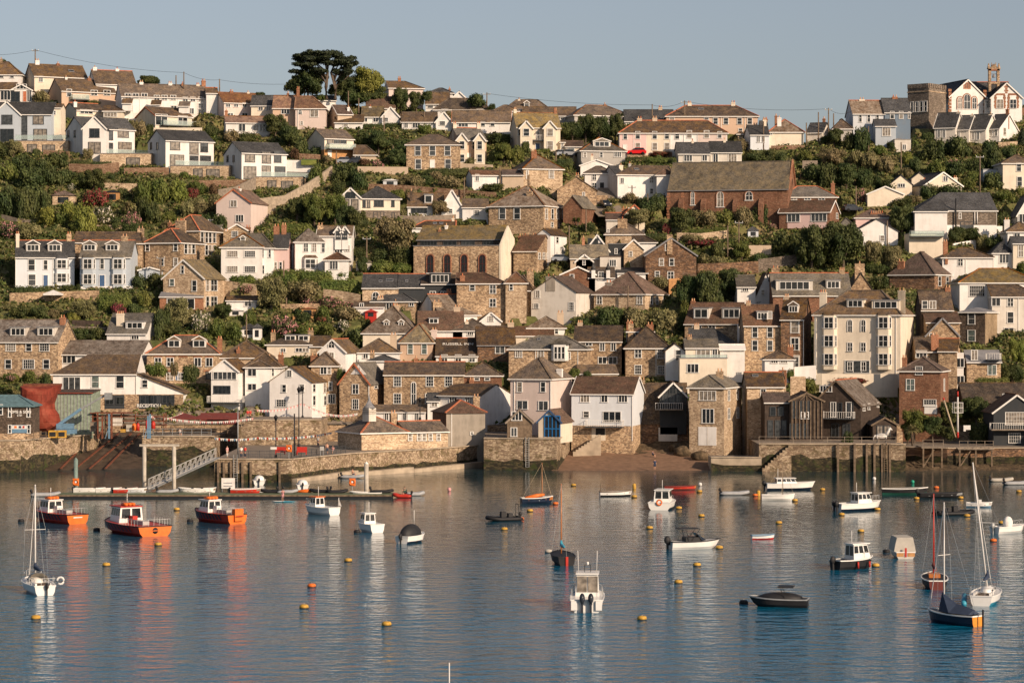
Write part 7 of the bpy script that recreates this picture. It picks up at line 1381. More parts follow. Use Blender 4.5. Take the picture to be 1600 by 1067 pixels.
# ---------------------------------------------------------------- boats
plain('bluegrp', (0.05,0.30,0.42), 0.4)
def hull(r, L_, B, H_, side='gelcoat', deck='deckgrey', trim_='gelcoat', boot='navy', transom=.8, rake=.14, open_=False, floor=None, side2=None, tm=None):
    n = 14; k = 5; V_ = []; st = []
    for i in range(n+1):
        t = i/n; x = -L_/2+L_*t; f = (transom+(1-transom)*math.sin(min(1, t/.45)*math.pi/2)) if t < .45 else math.cos(((t-.45)/.55)**1.7*math.pi/2)
        b_ = max(.02, B/2*f); s = H_*(.86+.10*(1-t)**2+.34*t*t); st.append((x, b_, s))
    def ring(x, b_, s, t): 
        xr = x
        return [(xr-rake*L_*t*.9*1.0*(t > .5)*(t-.5)*2, 0, -.35), (xr-rake*L_*(t > .5)*(t-.5)*1.6*t, b_*.72*(1-.3*t), -.05), (xr-rake*L_*(t > .5)*(t-.5)*.8, b_*.90, s*.32), (xr, b_, s)]
    rows = [ring(*q, i/n) for i, q in enumerate(st)]; full = []
    for rw in rows: full.append(rw+[(x,-y,z) for x,y,z in rw[::-1][:-1]])
    m_ = len(full[0]); b = MB(); V_ = [v for rw in full for v in rw]; fs = []; fb = []
    for i in range(n):
        for j in range(m_-1): (fb if j in (0, m_-2) or j in (1-0, m_-3) and False else fs).append((i*m_+j, (i+1)*m_+j, (i+1)*m_+j+1, i*m_+j+1))
    b.add(V_, [f for f in fs], side, False); b.add(V_, fb, boot, False); b.add(full[0], [tuple(range(m_))], side2 or side); b.build('hull', r)
    g = MB()
    for i in range(n):
        for sg in (1, -1):
            p, q = (st[i][0], sg*st[i][1], st[i][2]), (st[i+1][0], sg*st[i+1][1], st[i+1][2]); g.beam(p, q, .09, trim_, .1)
    g.beam((st[0][0], -st[0][1], st[0][2]), (st[0][0], st[0][1], st[0][2]), .09, trim_, .1); g.build('gunwale', r)
    d = MB(); dz = -.08 if not open_ else -H_*.62; sc = .97 if not open_ else .8; V2 = []
    for x, y, z in st: V2 += [(x, y*sc, z+dz if not open_ else max(.12, z+dz)), (x, -y*sc, z+dz if not open_ else max(.12, z+dz))]
    d.add(V2, [(2*i, 2*i+2, 2*i+3, 2*i+1)[::-1] for i in range(n)], floor or deck)
    if open_:
        V3 = []
        for (x, y, z), (vx, vy, vz) in zip(st, V2[::2]): V3 += [(x, y*.97, z), (x, -y*.97, z), (vx, vy, vz), (vx, -vy, vz)]
        d.add(V3, [f for i in range(n) for f in ((4*i, 4*i+4, 4*i+6, 4*i+2), (4*i+1, 4*i+3, 4*i+7, 4*i+5))], deck)
        for t in (.25, .5, .72): i = int(t*n); d.box(st[i][0]-.13, st[i][0]+.13, -st[i][1]*.93, st[i][1]*.93, st[i][2]-.3, st[i][2]-.24, deck if deck != 'deckgrey' else 'oldwood')
    d.build('deck', r); return st
def boat(name, label, px, py, ang, cat='boat', grp=None, z=0):
    p = W0(px, py); p.z = z; r = empty(name, p, math.radians(ang)); tag(r, label, cat, grp); ANCH.append((px, py-8, label if len(label.split()) <= 9 else ' '.join(label.split()[:0]) or label)); return r
def outboard(r, x, y, z=.55, m='dark', s=1.0, name='outboard'):
    b = MB(); b.ell((x-.25*s,y,z+.35*s),(.3*s,.2*s,.36*s),m,10,7); b.box(x-.33*s,x-.15*s,y-.07*s,y+.07*s,z-1.0*s,z+.1*s,m); b.box(x-.15*s,x+.05*s,y-.1*s,y+.1*s,z-.1*s,z+.1*s,m); return b.build(name, r)
def cabin(r, x0, x1, w0, w1, z0, h, m='gelcoat', roofm=None, rakef=.45, glass=True, over=.12):
    b = MB(); w_ = .88
    V_ = [(x0,-w0/2,z0),(x1,-w1/2,z0),(x1,w1/2,z0),(x0,w0/2,z0),(x0+.05,-w0/2*w_,z0+h),(x1-rakef,-w1/2*w_,z0+h),(x1-rakef,w1/2*w_,z0+h),(x0+.05,w0/2*w_,z0+h)]
    b.add(V_, [(3,2,1,0),(4,5,6,7),(0,1,5,4),(1,2,6,5),(2,3,7,6),(3,0,4,7)], m); b.build('cabin', r)
    q = MB(); q.box(x0-over, x1-rakef+over*2, -max(w0,w1)/2*w_-over*.6, max(w0,w1)/2*w_+over*.6, z0+h, z0+h+.09, roofm or m); q.build('cabin_roof', r)
    if glass:
        g = MB(); V = [Vector(v) for v in V_]
        def pane(a, b_, c, d, u0, u1, v0=.45, v1=.9, e=.015):
            nrm = (b_-a).cross(d-a).normalized()*e; P2 = lambda u, v: a.lerp(b_, u).lerp(d.lerp(c, u), v)+nrm
            g.add([P2(u0,v0),P2(u1,v0),P2(u1,v1),P2(u0,v1)], [(0,1,2,3)], 'glass_dark')
        nseg = max(1, round((x1-x0)/.8))
        for i in range(nseg): pane(V[0],V[1],V[5],V[4],(i+.1)/nseg,(i+.9)/nseg); pane(V[2],V[3],V[7],V[6],(i+.1)/nseg,(i+.9)/nseg)
        pane(V[1],V[2],V[6],V[5],.06,.48,.35,.92); pane(V[1],V[2],V[6],V[5],.52,.94,.35,.92)
        pane(V[3],V[0],V[4],V[7],.08,.46,.3,.9); pane(V[3],V[0],V[4],V[7],.54,.92,.3,.9); g.build('cabin_windows', r)
def rail(r, pts, h=.5, m='metal', name='pulpit_rail', step=.7):
    b = MB()
    for p, q in zip(pts, pts[1:]):
        p, q = Vector(p), Vector(q); b.beam(p+Vector((0,0,h)), q+Vector((0,0,h)), .035, m); n = max(1, round((q-p).length/step))
        for i in range(n+1): e = p.lerp(q, i/n); b.beam(e, e+Vector((0,0,h)), .03, m)
    b.build(name, r)
def mast(r, x, z0, h, L_, B, m='mastw', rd=.06, boom=0, tilt=(0,0), sail=None, fore=True, spread=True, shroud='steel'):
    top = Vector((x+tilt[0], tilt[1], z0+h)); b = MB(); b.tube([(x,0,z0-.2), top], [rd, rd*.65], m, 7)
    b.build('mast', r)
    g = MB(); w_ = .018
    if fore: g.beam(top-Vector((0,0,.2)), (L_/2-.1,0,z0+.1), .05 if fore == 'furl' else w_*1.4, 'mastw' if fore == 'furl' else shroud)
    g.beam(top, (-L_/2+.1,0,z0), w_, shroud)
    for sg in (-1, 1):
        if spread:
            mid = Vector((x,sg*B*.38,z0+h*.52)); g.beam(Vector((x,0,z0+h*.52)), mid, .04, m); g.beam(top, mid, w_, shroud); g.beam(mid, (x-.1,sg*B*.46,z0-.1), w_, shroud)
        else: g.beam(top, (x-.15,sg*B*.46,z0-.1), w_, shroud)
    g.build('rigging', r)
    if boom:
        q = MB(); q.tube([(x,0,z0+.75),(x-boom,0,z0+.8)], .045, m, 6); q.build('boom', r)
        if sail: q = MB(); q.tube([(x+.02,0,z0+1.45),(x-.1,0,z0+.95),(x-boom*.5,0,z0+.9),(x-boom*.97,0,z0+.85)], [.06,.19,.16,.06], sail, 8); q.build('furled_sail', r)
def sprayhood(r, x, w_, z, h, l, m='canvas'):
    b = MB(); n = 8; V_ = []
    for (xx, s) in ((x, 1), (x+l*.6, .95), (x+l, .25)):
        for i in range(n+1): t_ = math.pi*i/n; V_.append((xx, math.cos(t_)*w_/2*(.85+.15*s), z+math.sin(t_)**.7*h*s))
    b.add(V_, [(j*(n+1)+i, j*(n+1)+i+1, (j+1)*(n+1)+i+1, (j+1)*(n+1)+i) for j in range(2) for i in range(n)], m, True); b.build('sprayhood', r)
def rib(r, L_, B, tube_='greyrubber', floor='dark', motor=True, console=False, rt=.24):
    b = MB(); P_ = []
    for i in range(6): P_.append((-L_/2+i*L_*.13, -B/2+rt, rt*.9))
    for i in range(1, 10): t_ = -math.pi/2+math.pi*i/10; P_.append((L_*.15+math.cos(t_)*(L_*.35-rt), math.sin(t_)*(B/2-rt), rt*.9+.18*max(0, math.cos(t_))))
    for i in range(6)[::-1]: P_.append((-L_/2+i*L_*.13, B/2-rt, rt*.9))
    b.tube(P_, [rt*.5]+[rt]*(len(P_)-2)+[rt*.5], tube_, 9); b.build('inflated_tube', r)
    q = MB(); q.box(-L_*.44,L_*.3,-B/2+rt,B/2-rt,.08,.16,floor); q.box(-L_*.46,-L_*.43,-B/2+rt*1.4,B/2-rt*1.4,.0,.5,floor); q.build('floor', r)
    if motor: outboard(r, -L_*.45, 0, .5, 'dark', max(.6, L_/6))
    if console: c = MB(); c.box(-.3,.3,-.35,.35,.15,1.05,'dark'); c.box(-1.1,-.6,-.35,.35,.15,.85,'dark'); c.beam((-L_*.4,-.5,.3),(-L_*.4,-.45,1.9),.06,'dark'); c.beam((-L_*.4,.5,.3),(-L_*.4,.45,1.9),.06,'dark'); c.beam((-L_*.4,-.45,1.9),(-L_*.4,.45,1.9),.07,'dark'); c.build('console', r)
PERS = {}
def person(r_or_none, label, loc, rz=0, shirt='clothblue', legs='clothblue', arms='down', h=1.72, seated=False, short=False):
    r = empty('person', loc, rz); s = h/1.75
    # body: one skinned surface
    me = bpy.data.meshes.new('body'); vs_, es, rd = [], [], []
    def v(x, y, z, a, par=None):
        vs_.append((x*s, y*s, z*s)); rd.append(a*s); 
        if par is not None: es.append((par, len(vs_)-1))
        return len(vs_)-1
    hipz = .92 if not seated else .45
    pel = v(0,0,hipz,.14); wst = v(0,0,hipz+.17,.12,pel); chs = v(0,0,hipz+.42,.15,wst); nk = v(0,0,hipz+.56,.06,chs); hd = v(0,-.01,hipz+.68,.095,nk); v(0,0,hipz+.80,.07,hd)
    for sg in (-1, 1):
        if seated: a = v(sg*.1,-.08,hipz,.085,pel); k = v(sg*.12,-.45,hipz,.065,a); f = v(sg*.12,-.47,hipz-.38,.045,k); v(sg*.12,-.6,hipz-.42,.04,f)
        else: a = v(sg*.09,0,hipz-.08,.09,pel); k = v(sg*.1,-.02*sg,.48,.062,a); f = v(sg*.1,.05*sg,.07,.04,k); v(sg*.1,.05*sg-.15,.04,.038,f)
        sh = v(sg*.19,0,hipz+.47,.055,chs)
        if arms == 'down': e = v(sg*.24,.02,hipz+.2,.04,sh); w_ = v(sg*.25,-.06,hipz-.02,.028,e)
        else: e = v(sg*.2,-.2,hipz+.3,.04,sh); w_ = v(sg*.08,-.4,hipz+.4,.028,e)
        v(vs_[w_][0]/s, vs_[w_][1]/s-.03, vs_[w_][2]/s-.08, .03, w_)
    me.from_pydata(vs_, es, []); o = bpy.data.objects.new('body', me); C.objects.link(o); md = o.modifiers.new('skin', 'SKIN'); o.modifiers.new('sub', 'SUBSURF').levels = 1
    for i, sv in enumerate(me.skin_vertices[0].data): sv.radius = (rd[i], rd[i]*.85); sv.use_root = i == 0
    me.materials.append(M_('skin')); o.parent = r
    b = MB(); b.tube([(0,0,(hipz+.02)*s),(0,0,(hipz+.17)*s),(0,0,(hipz+.42)*s),(0,0,(hipz+.52)*s)], [.17*s,.155*s,.185*s,.09*s], shirt, 9); 
    for sg in (-1, 1): b.tube([(sg*.17*s,0,(hipz+.49)*s),(sg*.235*s,.0,(hipz+.26)*s)], [.075*s,.06*s], shirt, 7)
    b.build('shirt', r)
    b = MB()
    if seated:
        for sg in (-1, 1): b.tube([(sg*.09*s,0,hipz*s),(sg*.12*s,-.4*s,hipz*s)], [.115*s,.09*s], legs, 7)
    else:
        for sg in (-1, 1): b.tube([(sg*.08*s,0,(hipz+.06)*s),(sg*.1*s,-.01*sg*s,.5*s)]+([] if short else [(sg*.1*s,.04*sg*s,.1*s)]), [.13*s,.085*s]+([] if short else [.06*s]), legs, 7)
    b.build('trousers', r); b = MB(); b.ell((0,.02*s,(hipz+.74)*s),(.1*s,.11*s,.09*s),'hair',8,6); b.build('hair', r)
    tag(r, label, 'person'); return r
# --- the three orange and red launches
def launch(label, px, py, ang, L_, B, big=False, box_=False):
    r = boat('workboat', label, px, py, ang, 'workboat', 'orange harbour workboats'); st = hull(r, L_, B, 1.15, 'redhull', 'deckgrey', 'blackrubber', 'teal', .86, .1, side2='orange')
    for sg, i in [(q_, j_) for q_ in (1, -1) for j_ in range(2, 11)]:       # dark diagonal bands on the topsides
        b = MB(); (x, y, z), (x2, y2, z2) = st[i], st[i+1]
        b.add([(x-.1,sg*(y*.93+.05),z*.4),(x+.25,sg*(y*.93+.05),z*.4),(x2+.05,sg*(y2+.04),z2*.95),(x2-.3,sg*(y2+.04),z2*.95)], [(0,1,2,3) if sg < 0 else (3,2,1,0)], 'navy')
        b.build('hull_stripe', r)
    cabin(r, -.2*L_*0+.3, L_*.3, B*.62, B*.5, 1.1, 1.75 if big else 1.4, 'gelcoat', 'redpaint' if big else 'gelcoat')
    q = MB(); z = 1.1+(1.75 if big else 1.4)+.12
    for y in (-.45,.0,.45): q.tube([(.5,y,z+.15),(1.7,y,z+.15)], .17, 'orange', 8)
    q.build('roof_floats', r)
    q = MB(); q.tube([(1.4,0,z),(1.35,0,z+1.3)], .04, 'mastw', 6); q.beam((1.35,-.3,z+.8),(1.35,.3,z+.8),.05,'dark'); q.build('antenna', r)
    rail(r, [(-L_*.1,-B*.46,1.15),(-L_*.47,-B*.42,1.12),(-L_*.47,B*.42,1.12),(-L_*.1,B*.46,1.15)], .7, 'metal', 'stern_rail')
    q = MB(); q.box(-L_*.3,-L_*.08,-.4,.4,1.05,1.5,'deckgrey'); q.box(-L_*.06,L_*.03,-.3,.3,1.05,1.9,'redpaint' if big else 'gelcoat'); q.build('engine_box', r)
    if box_: q = MB(); q.box(-L_*.5-.3,-L_*.5+.3,-.65,.55,.35,1.75,'orange'); q.build('stern_locker', r)
    if big: q = MB(); q.lathe([(.34,-.01),(.34,.01)],'dark',16); q.xf(Matrix.Translation((-L_/2-.02,0,.62)) @ Matrix.Rotation(math.pi/2,4,'Y')); q.box(-L_/2-.05,-L_/2-.03,-.5,.5,.58,.66,'orange'); q.build('transom_emblem', r)
    else: q = MB(); q.box(-L_/2-.03,-L_/2-.01,-.6,.6,.72,.84,'clothwhite') if not box_ else q.box(-L_/2-.55,-L_/2-.5,-.5,.5,.9,1.0,'redpaint'); q.build('transom_lettering', r)
plain('goldvarnish', (0.62,0.24,0.04), 0.3, 0.15); plain('redhull', (0.42,0.035,0.022), 0.4, 0.1)
launch('large orange and red workboat with roof floats and a railed stern', 207, 832, 124, 11.4, 4.7, True)
launch('orange sterned red workboat nearest the left edge', 89, 815, 132, 9.0, 3.4)
launch('orange workboat with an upright orange box on its stern', 338, 815, 132, 8.4, 3.2, False, True)
# --- sailing yachts
def yacht(label, px, py, ang, L_, B, mh, side='gelcoat', boot='navy', sail='canvasblue', tilt=(0,0), fore='furl', cat='sailing boat', extra=None, mastm='mastw', tr=.75):
    r = boat('sailing_yacht', label, px, py, ang, cat); st = hull(r, L_, B, .85, side, 'deckgrey', 'gelcoat', boot, tr, .16)
    b = MB(); b.ell((L_*.12,0,.85),(L_*.22,B*.27,.42),'gelcoat',12,8); b.build('coachroof', r); g = MB()
    for sg in (-1,1):
        for x in (0,.12,.22): g.box(L_*x-.14,L_*x+.14,sg*B*.24-.02*1,sg*B*.24+.02,.95,1.08,'glass_dark')
    g.build('portlights', r); q = MB(); q.box(-L_*.4,-L_*.12,-B*.22,B*.22,.78,.84,'oldwood'); q.box(-L_*.4,-L_*.12,-B*.3,-B*.24,.8,1.0,'gelcoat'); q.box(-L_*.4,-L_*.12,B*.24,B*.3,.8,1.0,'gelcoat'); q.build('cockpit', r)
    mast(r, L_*.12, 1.1, mh, L_, B, mastm, .085, L_*.38, tilt, sail, fore)
    rail(r, [(L_*.28,-B*.3,1.0),(L_*.47,-.1,1.15),(L_*.47,.1,1.15),(L_*.28,B*.3,1.0)], .55, 'metal', 'pulpit'); rail(r, [(-L_*.25,-B*.43,.85),(-L_*.47,-B*.38,.85),(-L_*.47,B*.38,.85),(-L_*.25,B*.43,.85)], .6, 'metal', 'pushpit'); return r
r = yacht('white yacht on the far left with a horseshoe buoy and outboard', 58, 924, 112, 6.9, 2.4, 8.2, tilt=(0,.0)); sprayhood(r, -.6, 1.7, .95, .75, 1.1, 'canvas'); outboard(r, -3.5, -.1, .55, 'dark', .8)
b = MB(); b.tube([(-3.55,-1.0+math.cos(t_*.6)*.3-.3,1.25+math.sin(t_*.6)*.3) for t_ in range(10)], .09, 'clothwhite', 7); b.build('horseshoe_buoy', r)
r = yacht('white yacht with a pale blue boot stripe and tall tilted mast', 1541, 940, 72, 6.6, 2.4, 10.6, boot='bluegrp', tilt=(-.3,1.2)); b = MB(); b.tube([(-3.3,1.4,.1),(-1.0,1.7,.6)], .22, 'bluegrp', 8); b.build('side_fender', r)
r = boat('day_sailer', 'red masted wooden sailing boat near the right edge', 1460, 916, 85, 'sailing boat'); hull(r, 6.2, 2.3, .85, 'blackrubber', 'deckgrey', 'gelcoat', 'maroon', .62, .1, floor='deckgrey', side2='maroon'); mast(r, .9, .8, 7.4, 6.2, 2.3, 'redhull', .08, 2.6, (0,0), 'maroon', True, False); b = MB(); b.box(-.4,1.4,-.5,.5,.8,1.15,'varnish'); b.build('cuddy', r)
r = boat('day_sailer', 'dark wooden sailboat with a varnished stern under a navy boom tent', 1489, 974, 130, 'sailing boat'); hull(r, 5.0, 1.9, .85, 'navy', 'varnish', 'gelcoat', 'navy', .72, .08, side2='goldvarnish'); mast(r, .9, .85, 8.6, 5.0, 1.9, 'mastw', .07, 0, (0,0), None, 'furl')
b = MB(); b.add([(1.1,0,2.4),(1.0,-.55,.95),(1.0,.55,.95),(-2.1,0,1.3),(-2.1,-.7,.9),(-2.1,.7,.9),(-.4,0,1.6),(-.4,-1.0,.95),(-.4,1.0,.95)], [(0,1,7,6),(6,7,4,3),(0,6,8,2),(6,3,5,8),(3,4,5),(0,2,1)], 'canvasblue'); b.build('boom_tent', r); b = MB(); b.box(-3.05,-2.95,-.06,.06,-.3,1.35,'dark'); b.build('rudder', r)
r = boat('day_sailer', 'black hulled sailboat with a varnished mast and blue bundle', 879, 880, 98, 'sailing boat'); hull(r, 5.2, 2.2, .9, 'blackrubber', 'deckgrey', 'blackrubber', 'blackrubber', .75, .1); mast(r, .8, .8, 6.9, 5.2, 2.2, 'varnish', .07, 2.2, (0,0), 'bluegrp', True, False); b = MB(); b.box(-2.72,-2.6,-.12,.12,-.2,.9,'redpaint'); b.build('rudder', r)
r = boat('day_sailer', 'small dark sailing dinghy with a red folded sail', 839, 786, 18, 'sailing boat'); hull(r, 4.3, 1.7, .75, 'navy', 'varnish', 'gelcoat', 'navy', .6, .08, open_=True); mast(r, .7, .6, 4.6, 4.3, 1.7, 'varnish', .05, 0, (0,0), None, True, False, 'ropetan'); b = MB(); b.tube([(-1.6,0,.75),(0,.1,.95),(1.0,0,1.1)], [.15,.28,.15], 'orange', 8); b.build('folded_sail', r)
r = boat('day_boat', 'white open boat with a short mast at its left end', 962, 775, 12, 'rowing boat'); hull(r, 4.4, 1.6, .65, 'gelcoat', 'deckgrey', 'oldwood', 'dark', .5, .06, open_=True); b = MB(); b.tube([(-2.1,0,.3),(-2.15,0,3.3)], .05, 'oldwood', 6); b.build('mast', r)
r = boat('day_boat', 'white sailing dinghy with a tan cover and bare mast', 1216, 781, -3, 'sailing boat'); hull(r, 4.3, 1.7, .7, 'gelcoat', 'canvas', 'gelcoat', 'gelcoat', .7, .08); mast(r, .6, .6, 4.3, 4.3, 1.7, 'oldwood', .045, 0, (0,0), None, True, False, 'ropetan')
# --- motor boats
r = boat('cabin_boat', 'large white cabin boat with twin grey outboards', 918, 949, 87, 'motor boat'); hull(r, 7.0, 2.75, 1.05, 'gelcoat', 'deckgrey', 'gelcoat', 'gelcoat', .95, .1); cabin(r, -.5, 2.4, 2.0, 1.7, .95, 1.85, 'gelcoat', 'gelcoat', .8)
b = MB(); b.box(-.56,-.5,-.85,-.05,1.35,2.65,'glass_curtain'); b.box(-.56,-.5,.05,.85,1.35,2.65,'glass_curtain'); b.build('cabin_doors', r)
for y in (-.35,.35): outboard(r, -3.45, y, .75, 'cardark', 1.2)
b = MB(); b.tube([(0,-.75,2.9),(0,-.8,4.7)],.03,'mastw',5); b.tube([(0,.75,2.9),(0,.8,4.7)],.03,'mastw',5); b.beam((.4,-.25,2.9),(.4,-.25,3.5),.05,'dark'); b.beam((.4,.25,2.9),(.4,.25,3.5),.05,'dark'); b.beam((.4,-.25,3.5),(.4,.25,3.5),.05,'dark'); b.lathe([(.1,3.5),(.1,3.75)],'gelcoat',8,(.4,0,0)); b.build('aerials', r)
rail(r, [(-1.0,-1.3,1.0),(1.6,-1.15,1.1),(3.3,-.15,1.3),(3.3,.15,1.3),(1.6,1.15,1.1),(-1.0,1.3,1.0)], .6); b = MB(); b.box(-3.7,-3.3,-1.25,-.75,.2,.95,'gelcoat'); b.box(-3.7,-3.3,.75,1.25,.2,.95,'gelcoat'); b.build('swim_platform', r)
def cruiser(label, px, py, ang, L_, B, side='gelcoat', boot='navy', cab=(-.1,.55,1.35), motors=1, roofm=None, ring=False, raily=True, name='cabin_boat', tr=.85):
    r = boat(name, label, px, py, ang, 'motor boat'); hull(r, L_, B, .95, side, 'deckgrey', 'gelcoat', boot, tr, .13); cabin(r, L_*cab[0], L_*cab[0]+L_*cab[1]*.7, B*.7, B*.55, .85, cab[2], 'gelcoat', roofm, .5)
    for i in range(motors): outboard(r, -L_/2+.02, (i-(motors-1)/2)*.6, .6, 'dark', 1.05)
    if raily: rail(r, [(L_*.15,-B*.38,1.05),(L_*.46,-.1,1.3),(L_*.46,.1,1.3),(L_*.15,B*.38,1.05)], .5)
    b = MB(); b.tube([(L_*cab[0]+.3,0,.85+cab[2]),(L_*cab[0]+.3,0,.85+cab[2]+1.3)],.035,'mastw',6); b.build('antenna', r)
    if ring: b = MB(); b.tube([(-L_/2-.08, math.cos(i*.628)*.32, .95+math.sin(i*.628)*.32) for i in range(11)], .1, 'orange', 7, False); b.build('lifebuoy', r)
    return r
cruiser('white cabin cruiser with an orange ring on its stern', 1036, 794, 78, 6.2, 3.0, cab=(-.15,.75,1.45), ring=True, motors=0, tr=.95)
r = cruiser('white workboat with an open wheelhouse and black fenders', 500, 803, 135, 5.4, 2.2, boot='dark', cab=(0,.4,1.2), motors=0, roofm='orange'); b = MB(); b.tube([(-2.3,-.9,.9),(-2.45,-.9,2.1)],.03,'mastw',5); b.add([(-2.4,-.9,2.1),(-2.5,-1.3,1.0),(-2.42,-.88,1.1)],[(0,1,2),(2,1,0)],'clothwhite'); b.build('ensign', r)
cruiser('small white rounded cabin boat in the left middle water', 577, 830, 118, 4.4, 2.0, boot='craneblue', cab=(-.05,.55,1.15), motors=0)
cruiser('white fishing boat with a bow rail and engine at its left', 1342, 797, 28, 6.6, 2.4, cab=(-.1,.5,1.3), motors=2)
r = cruiser('black hulled boat with a white wheelhouse and red fenders', 1334, 888, 32, 4.6, 2.0, side='blackrubber', boot='blackrubber', cab=(-.12,.7,1.5), motors=1)
b = MB()
for x in (-.4, 1.0): b.tube([(x,-1.13,.75),(x,-1.15,.15)],.1,'redpaint',7)
b.build('fenders', r)
r = boat('covered_boat', 'small white motorboat under a black canopy cover', 644, 847, 60, 'motor boat'); hull(r, 4.2, 1.95, .8, 'gelcoat', 'deckgrey', 'gelcoat', 'navy', .85, .12); b = MB(); b.ell((-.3,0,.75),(1.75,.9,1.25),'dark',12,9); b.build('cover', r); outboard(r, -2.1, 0, .5, 'dark', .9); b = MB(); b.tube([(.4,0,1.9),(.4,0,3.4)],.03,'mastw',5); b.build('antenna', r)
r = boat('speedboat', 'white speedboat with a black folding canopy', 1086, 857, 14, 'motor boat'); hull(r, 5.4, 2.1, .85, 'gelcoat', 'gelcoat', 'dark', 'gelcoat', .9, .2); b = MB()
for x0, x1 in ((-.9,-1.2),(-.6,.3)): b.beam((x0,-.8,.85),(x1,-.7,2.1),.05,'dark'); b.beam((x0,.8,.85),(x1,.7,2.1),.05,'dark')
b.box(-1.9,.3,-.75,.75,2.08,2.16,'dark'); b.build('bimini_canopy', r); b = MB(); b.add([(.5,-.8,.9),(.5,.8,.9),(-.1,.7,1.7),(-.1,-.7,1.7),(1.2,0,.9)],[(0,4,3),(4,1,2),(4,2,3),(0,3,2,1)],'glass_dark'); b.build('windscreen', r); b = MB(); b.box(-1.2,.4,-.7,.7,.8,1.25,'dark'); b.build('seats', r); outboard(r, -2.7, 0, .55, 'dark', 1.2)
r = boat('speedboat', 'low black and silver speedboat under a black cover', 1216, 947, -12, 'motor boat'); hull(r, 4.9, 2.0, .7, 'blackrubber', 'dark', 'metal', 'gelcoat', .9, .2); r.rotation_euler.z = math.radians(168); b = MB(); b.ell((-.2,0,.7),(1.9,.85,.5),'dark',12,8); b.build('cover', r); b = MB(); b.beam((-.6,-.8,.8),(-.2,-.7,1.65),.05,'dark'); b.beam((-.6,.8,.8),(-.2,.7,1.65),.05,'dark'); b.box(-1.3,.0,-.75,.75,1.62,1.72,'dark'); b.build('bimini_canopy', r)
r = cruiser('long low white cruiser with a raked cabin by the terrace wall', 1235, 765, 6, 6.9, 2.4, cab=(-.3,.62,.75), motors=1, raily=False); 
r = boat('covered_boat', 'pale canvas tented boat beyond the black hulled wheelhouse boat', 1409, 870, 92, 'covered boat'); hull(r, 4.2, 2.1, .7, 'offwhite', 'deckgrey', 'gelcoat', 'greenpaint', .9, .1); b = MB(); b.ext([(-1.08,.7),(-1.0,1.2),(-.8,2.1),(.8,2.1),(1.0,1.2),(1.08,.7)], -1.7, 1.5, 'canvas'); 
b.build('canvas_cover', r); b = MB(); b.box(-2.15,-2.1,-.1,.1,.2,1.1,'redpaint'); b.box(-2.14,-2.1,-.9,-.2,.25,.7,'goldtimber'); b.box(-2.14,-2.1,.2,.9,.25,.7,'goldtimber'); b.build('transom_boards', r)
r = boat('launch', 'dark open launch with a grey cover near the terrace wall', 1414, 772, -2, 'launch'); hull(r, 6.2, 2.0, .8, 'blackrubber', 'canvas', 'gelcoat', 'greenpaint', .5, .06)
r = boat('launch', 'black low workboat moored in the dark reflections', 1470, 777, 3, 'launch'); hull(r, 5.8, 2.0, .6, 'blackrubber', 'steel', 'dark', 'blackrubber', .85, .1, open_=True); outboard(r, -2.9, 0, .5, 'dark', 1)
r = boat('skiff', 'tiny white skiff with a red waterline', 1192, 842, 8, 'rowing boat'); hull(r, 2.5, 1.2, .45, 'gelcoat', 'paleblue', 'craneblue', 'redpaint', .7, .06, open_=True)
r = boat('launch', 'dark red canoe shaped boat behind the white cabin cruiser', 1063, 765, 3, 'rowing boat'); hull(r, 4.4, 1.3, .5, 'redhull', 'varnish', 'maroon', 'maroon', .3, .04, open_=True)
r = boat('motor_dinghy', 'small white dinghy with a low screen behind the tall mast', 1530, 792, -12, 'dinghy'); hull(r, 3.2, 1.5, .55, 'gelcoat', 'deckgrey', 'gelcoat', 'craneblue', .8, .08, open_=True); b = MB(); b.box(-.3,.3,-.3,.3,.2,.95,'gelcoat'); b.build('console', r)
r = boat('motor_dinghy', 'white motorboat with a covered console near the right edge', 1577, 832, 30, 'motor boat'); hull(r, 4.3, 1.9, .75, 'gelcoat', 'deckgrey', 'gelcoat', 'gelcoat', .9, .12); b = MB(); b.ell((-.2,0,1.1),(.6,.5,.75),'clothwhite',10,7); b.build('console_cover', r); outboard(r, -2.1, 0, .5, 'steel', 1); rail(r, [(.5,-.7,.8),(1.8,-.1,1.0),(1.8,.1,1.0),(.5,.7,.8)], .4)
for lb, x, y, a, L_, B, tb, con in (('black rigid inflatable with an engine arch near centre',786,813,200,4.4,2.2,'blackrubber',True),('dark grey inflatable with a large silver engine',1492,804,15,5.2,2.3,'blackrubber',True),('long white inflatable with a small black motor',1148,773,5,4.1,1.6,'greyrubber',False),('grey inflatable at the left end of the pontoon',72,775,8,4.0,1.6,'greyrubber',False),('upper of the two pale tenders at the right edge',1565,752,5,3.6,1.5,'canvas',False),('lower of the two pale tenders at the right edge',1589,757,8,4.0,1.5,'greyrubber',False),('small inflatable carrying a person off the pier wall',551,747,-8,3.6,1.6,'greyrubber',False),('small white inflatable off the right end of the pontoon',649,774,10,2.6,1.4,'greyrubber',False),('dark red inflatable with a seated person at the pontoon end',628,777,175,2.6,1.5,'redhull',False)):
    r = boat('inflatable_boat', lb, x, y, a, 'inflatable boat'); rib(r, L_, B, tb, 'dark' if tb != 'canvas' else 'oldwood', True, con)
r = boat('dinghy', 'plain white dinghy in front of the pontoon right end', 571, 776, 178, 'dinghy'); hull(r, 4.3, 1.6, .6, 'gelcoat', 'greytimber', 'gelcoat', 'gelcoat', .7, .06, open_=True)
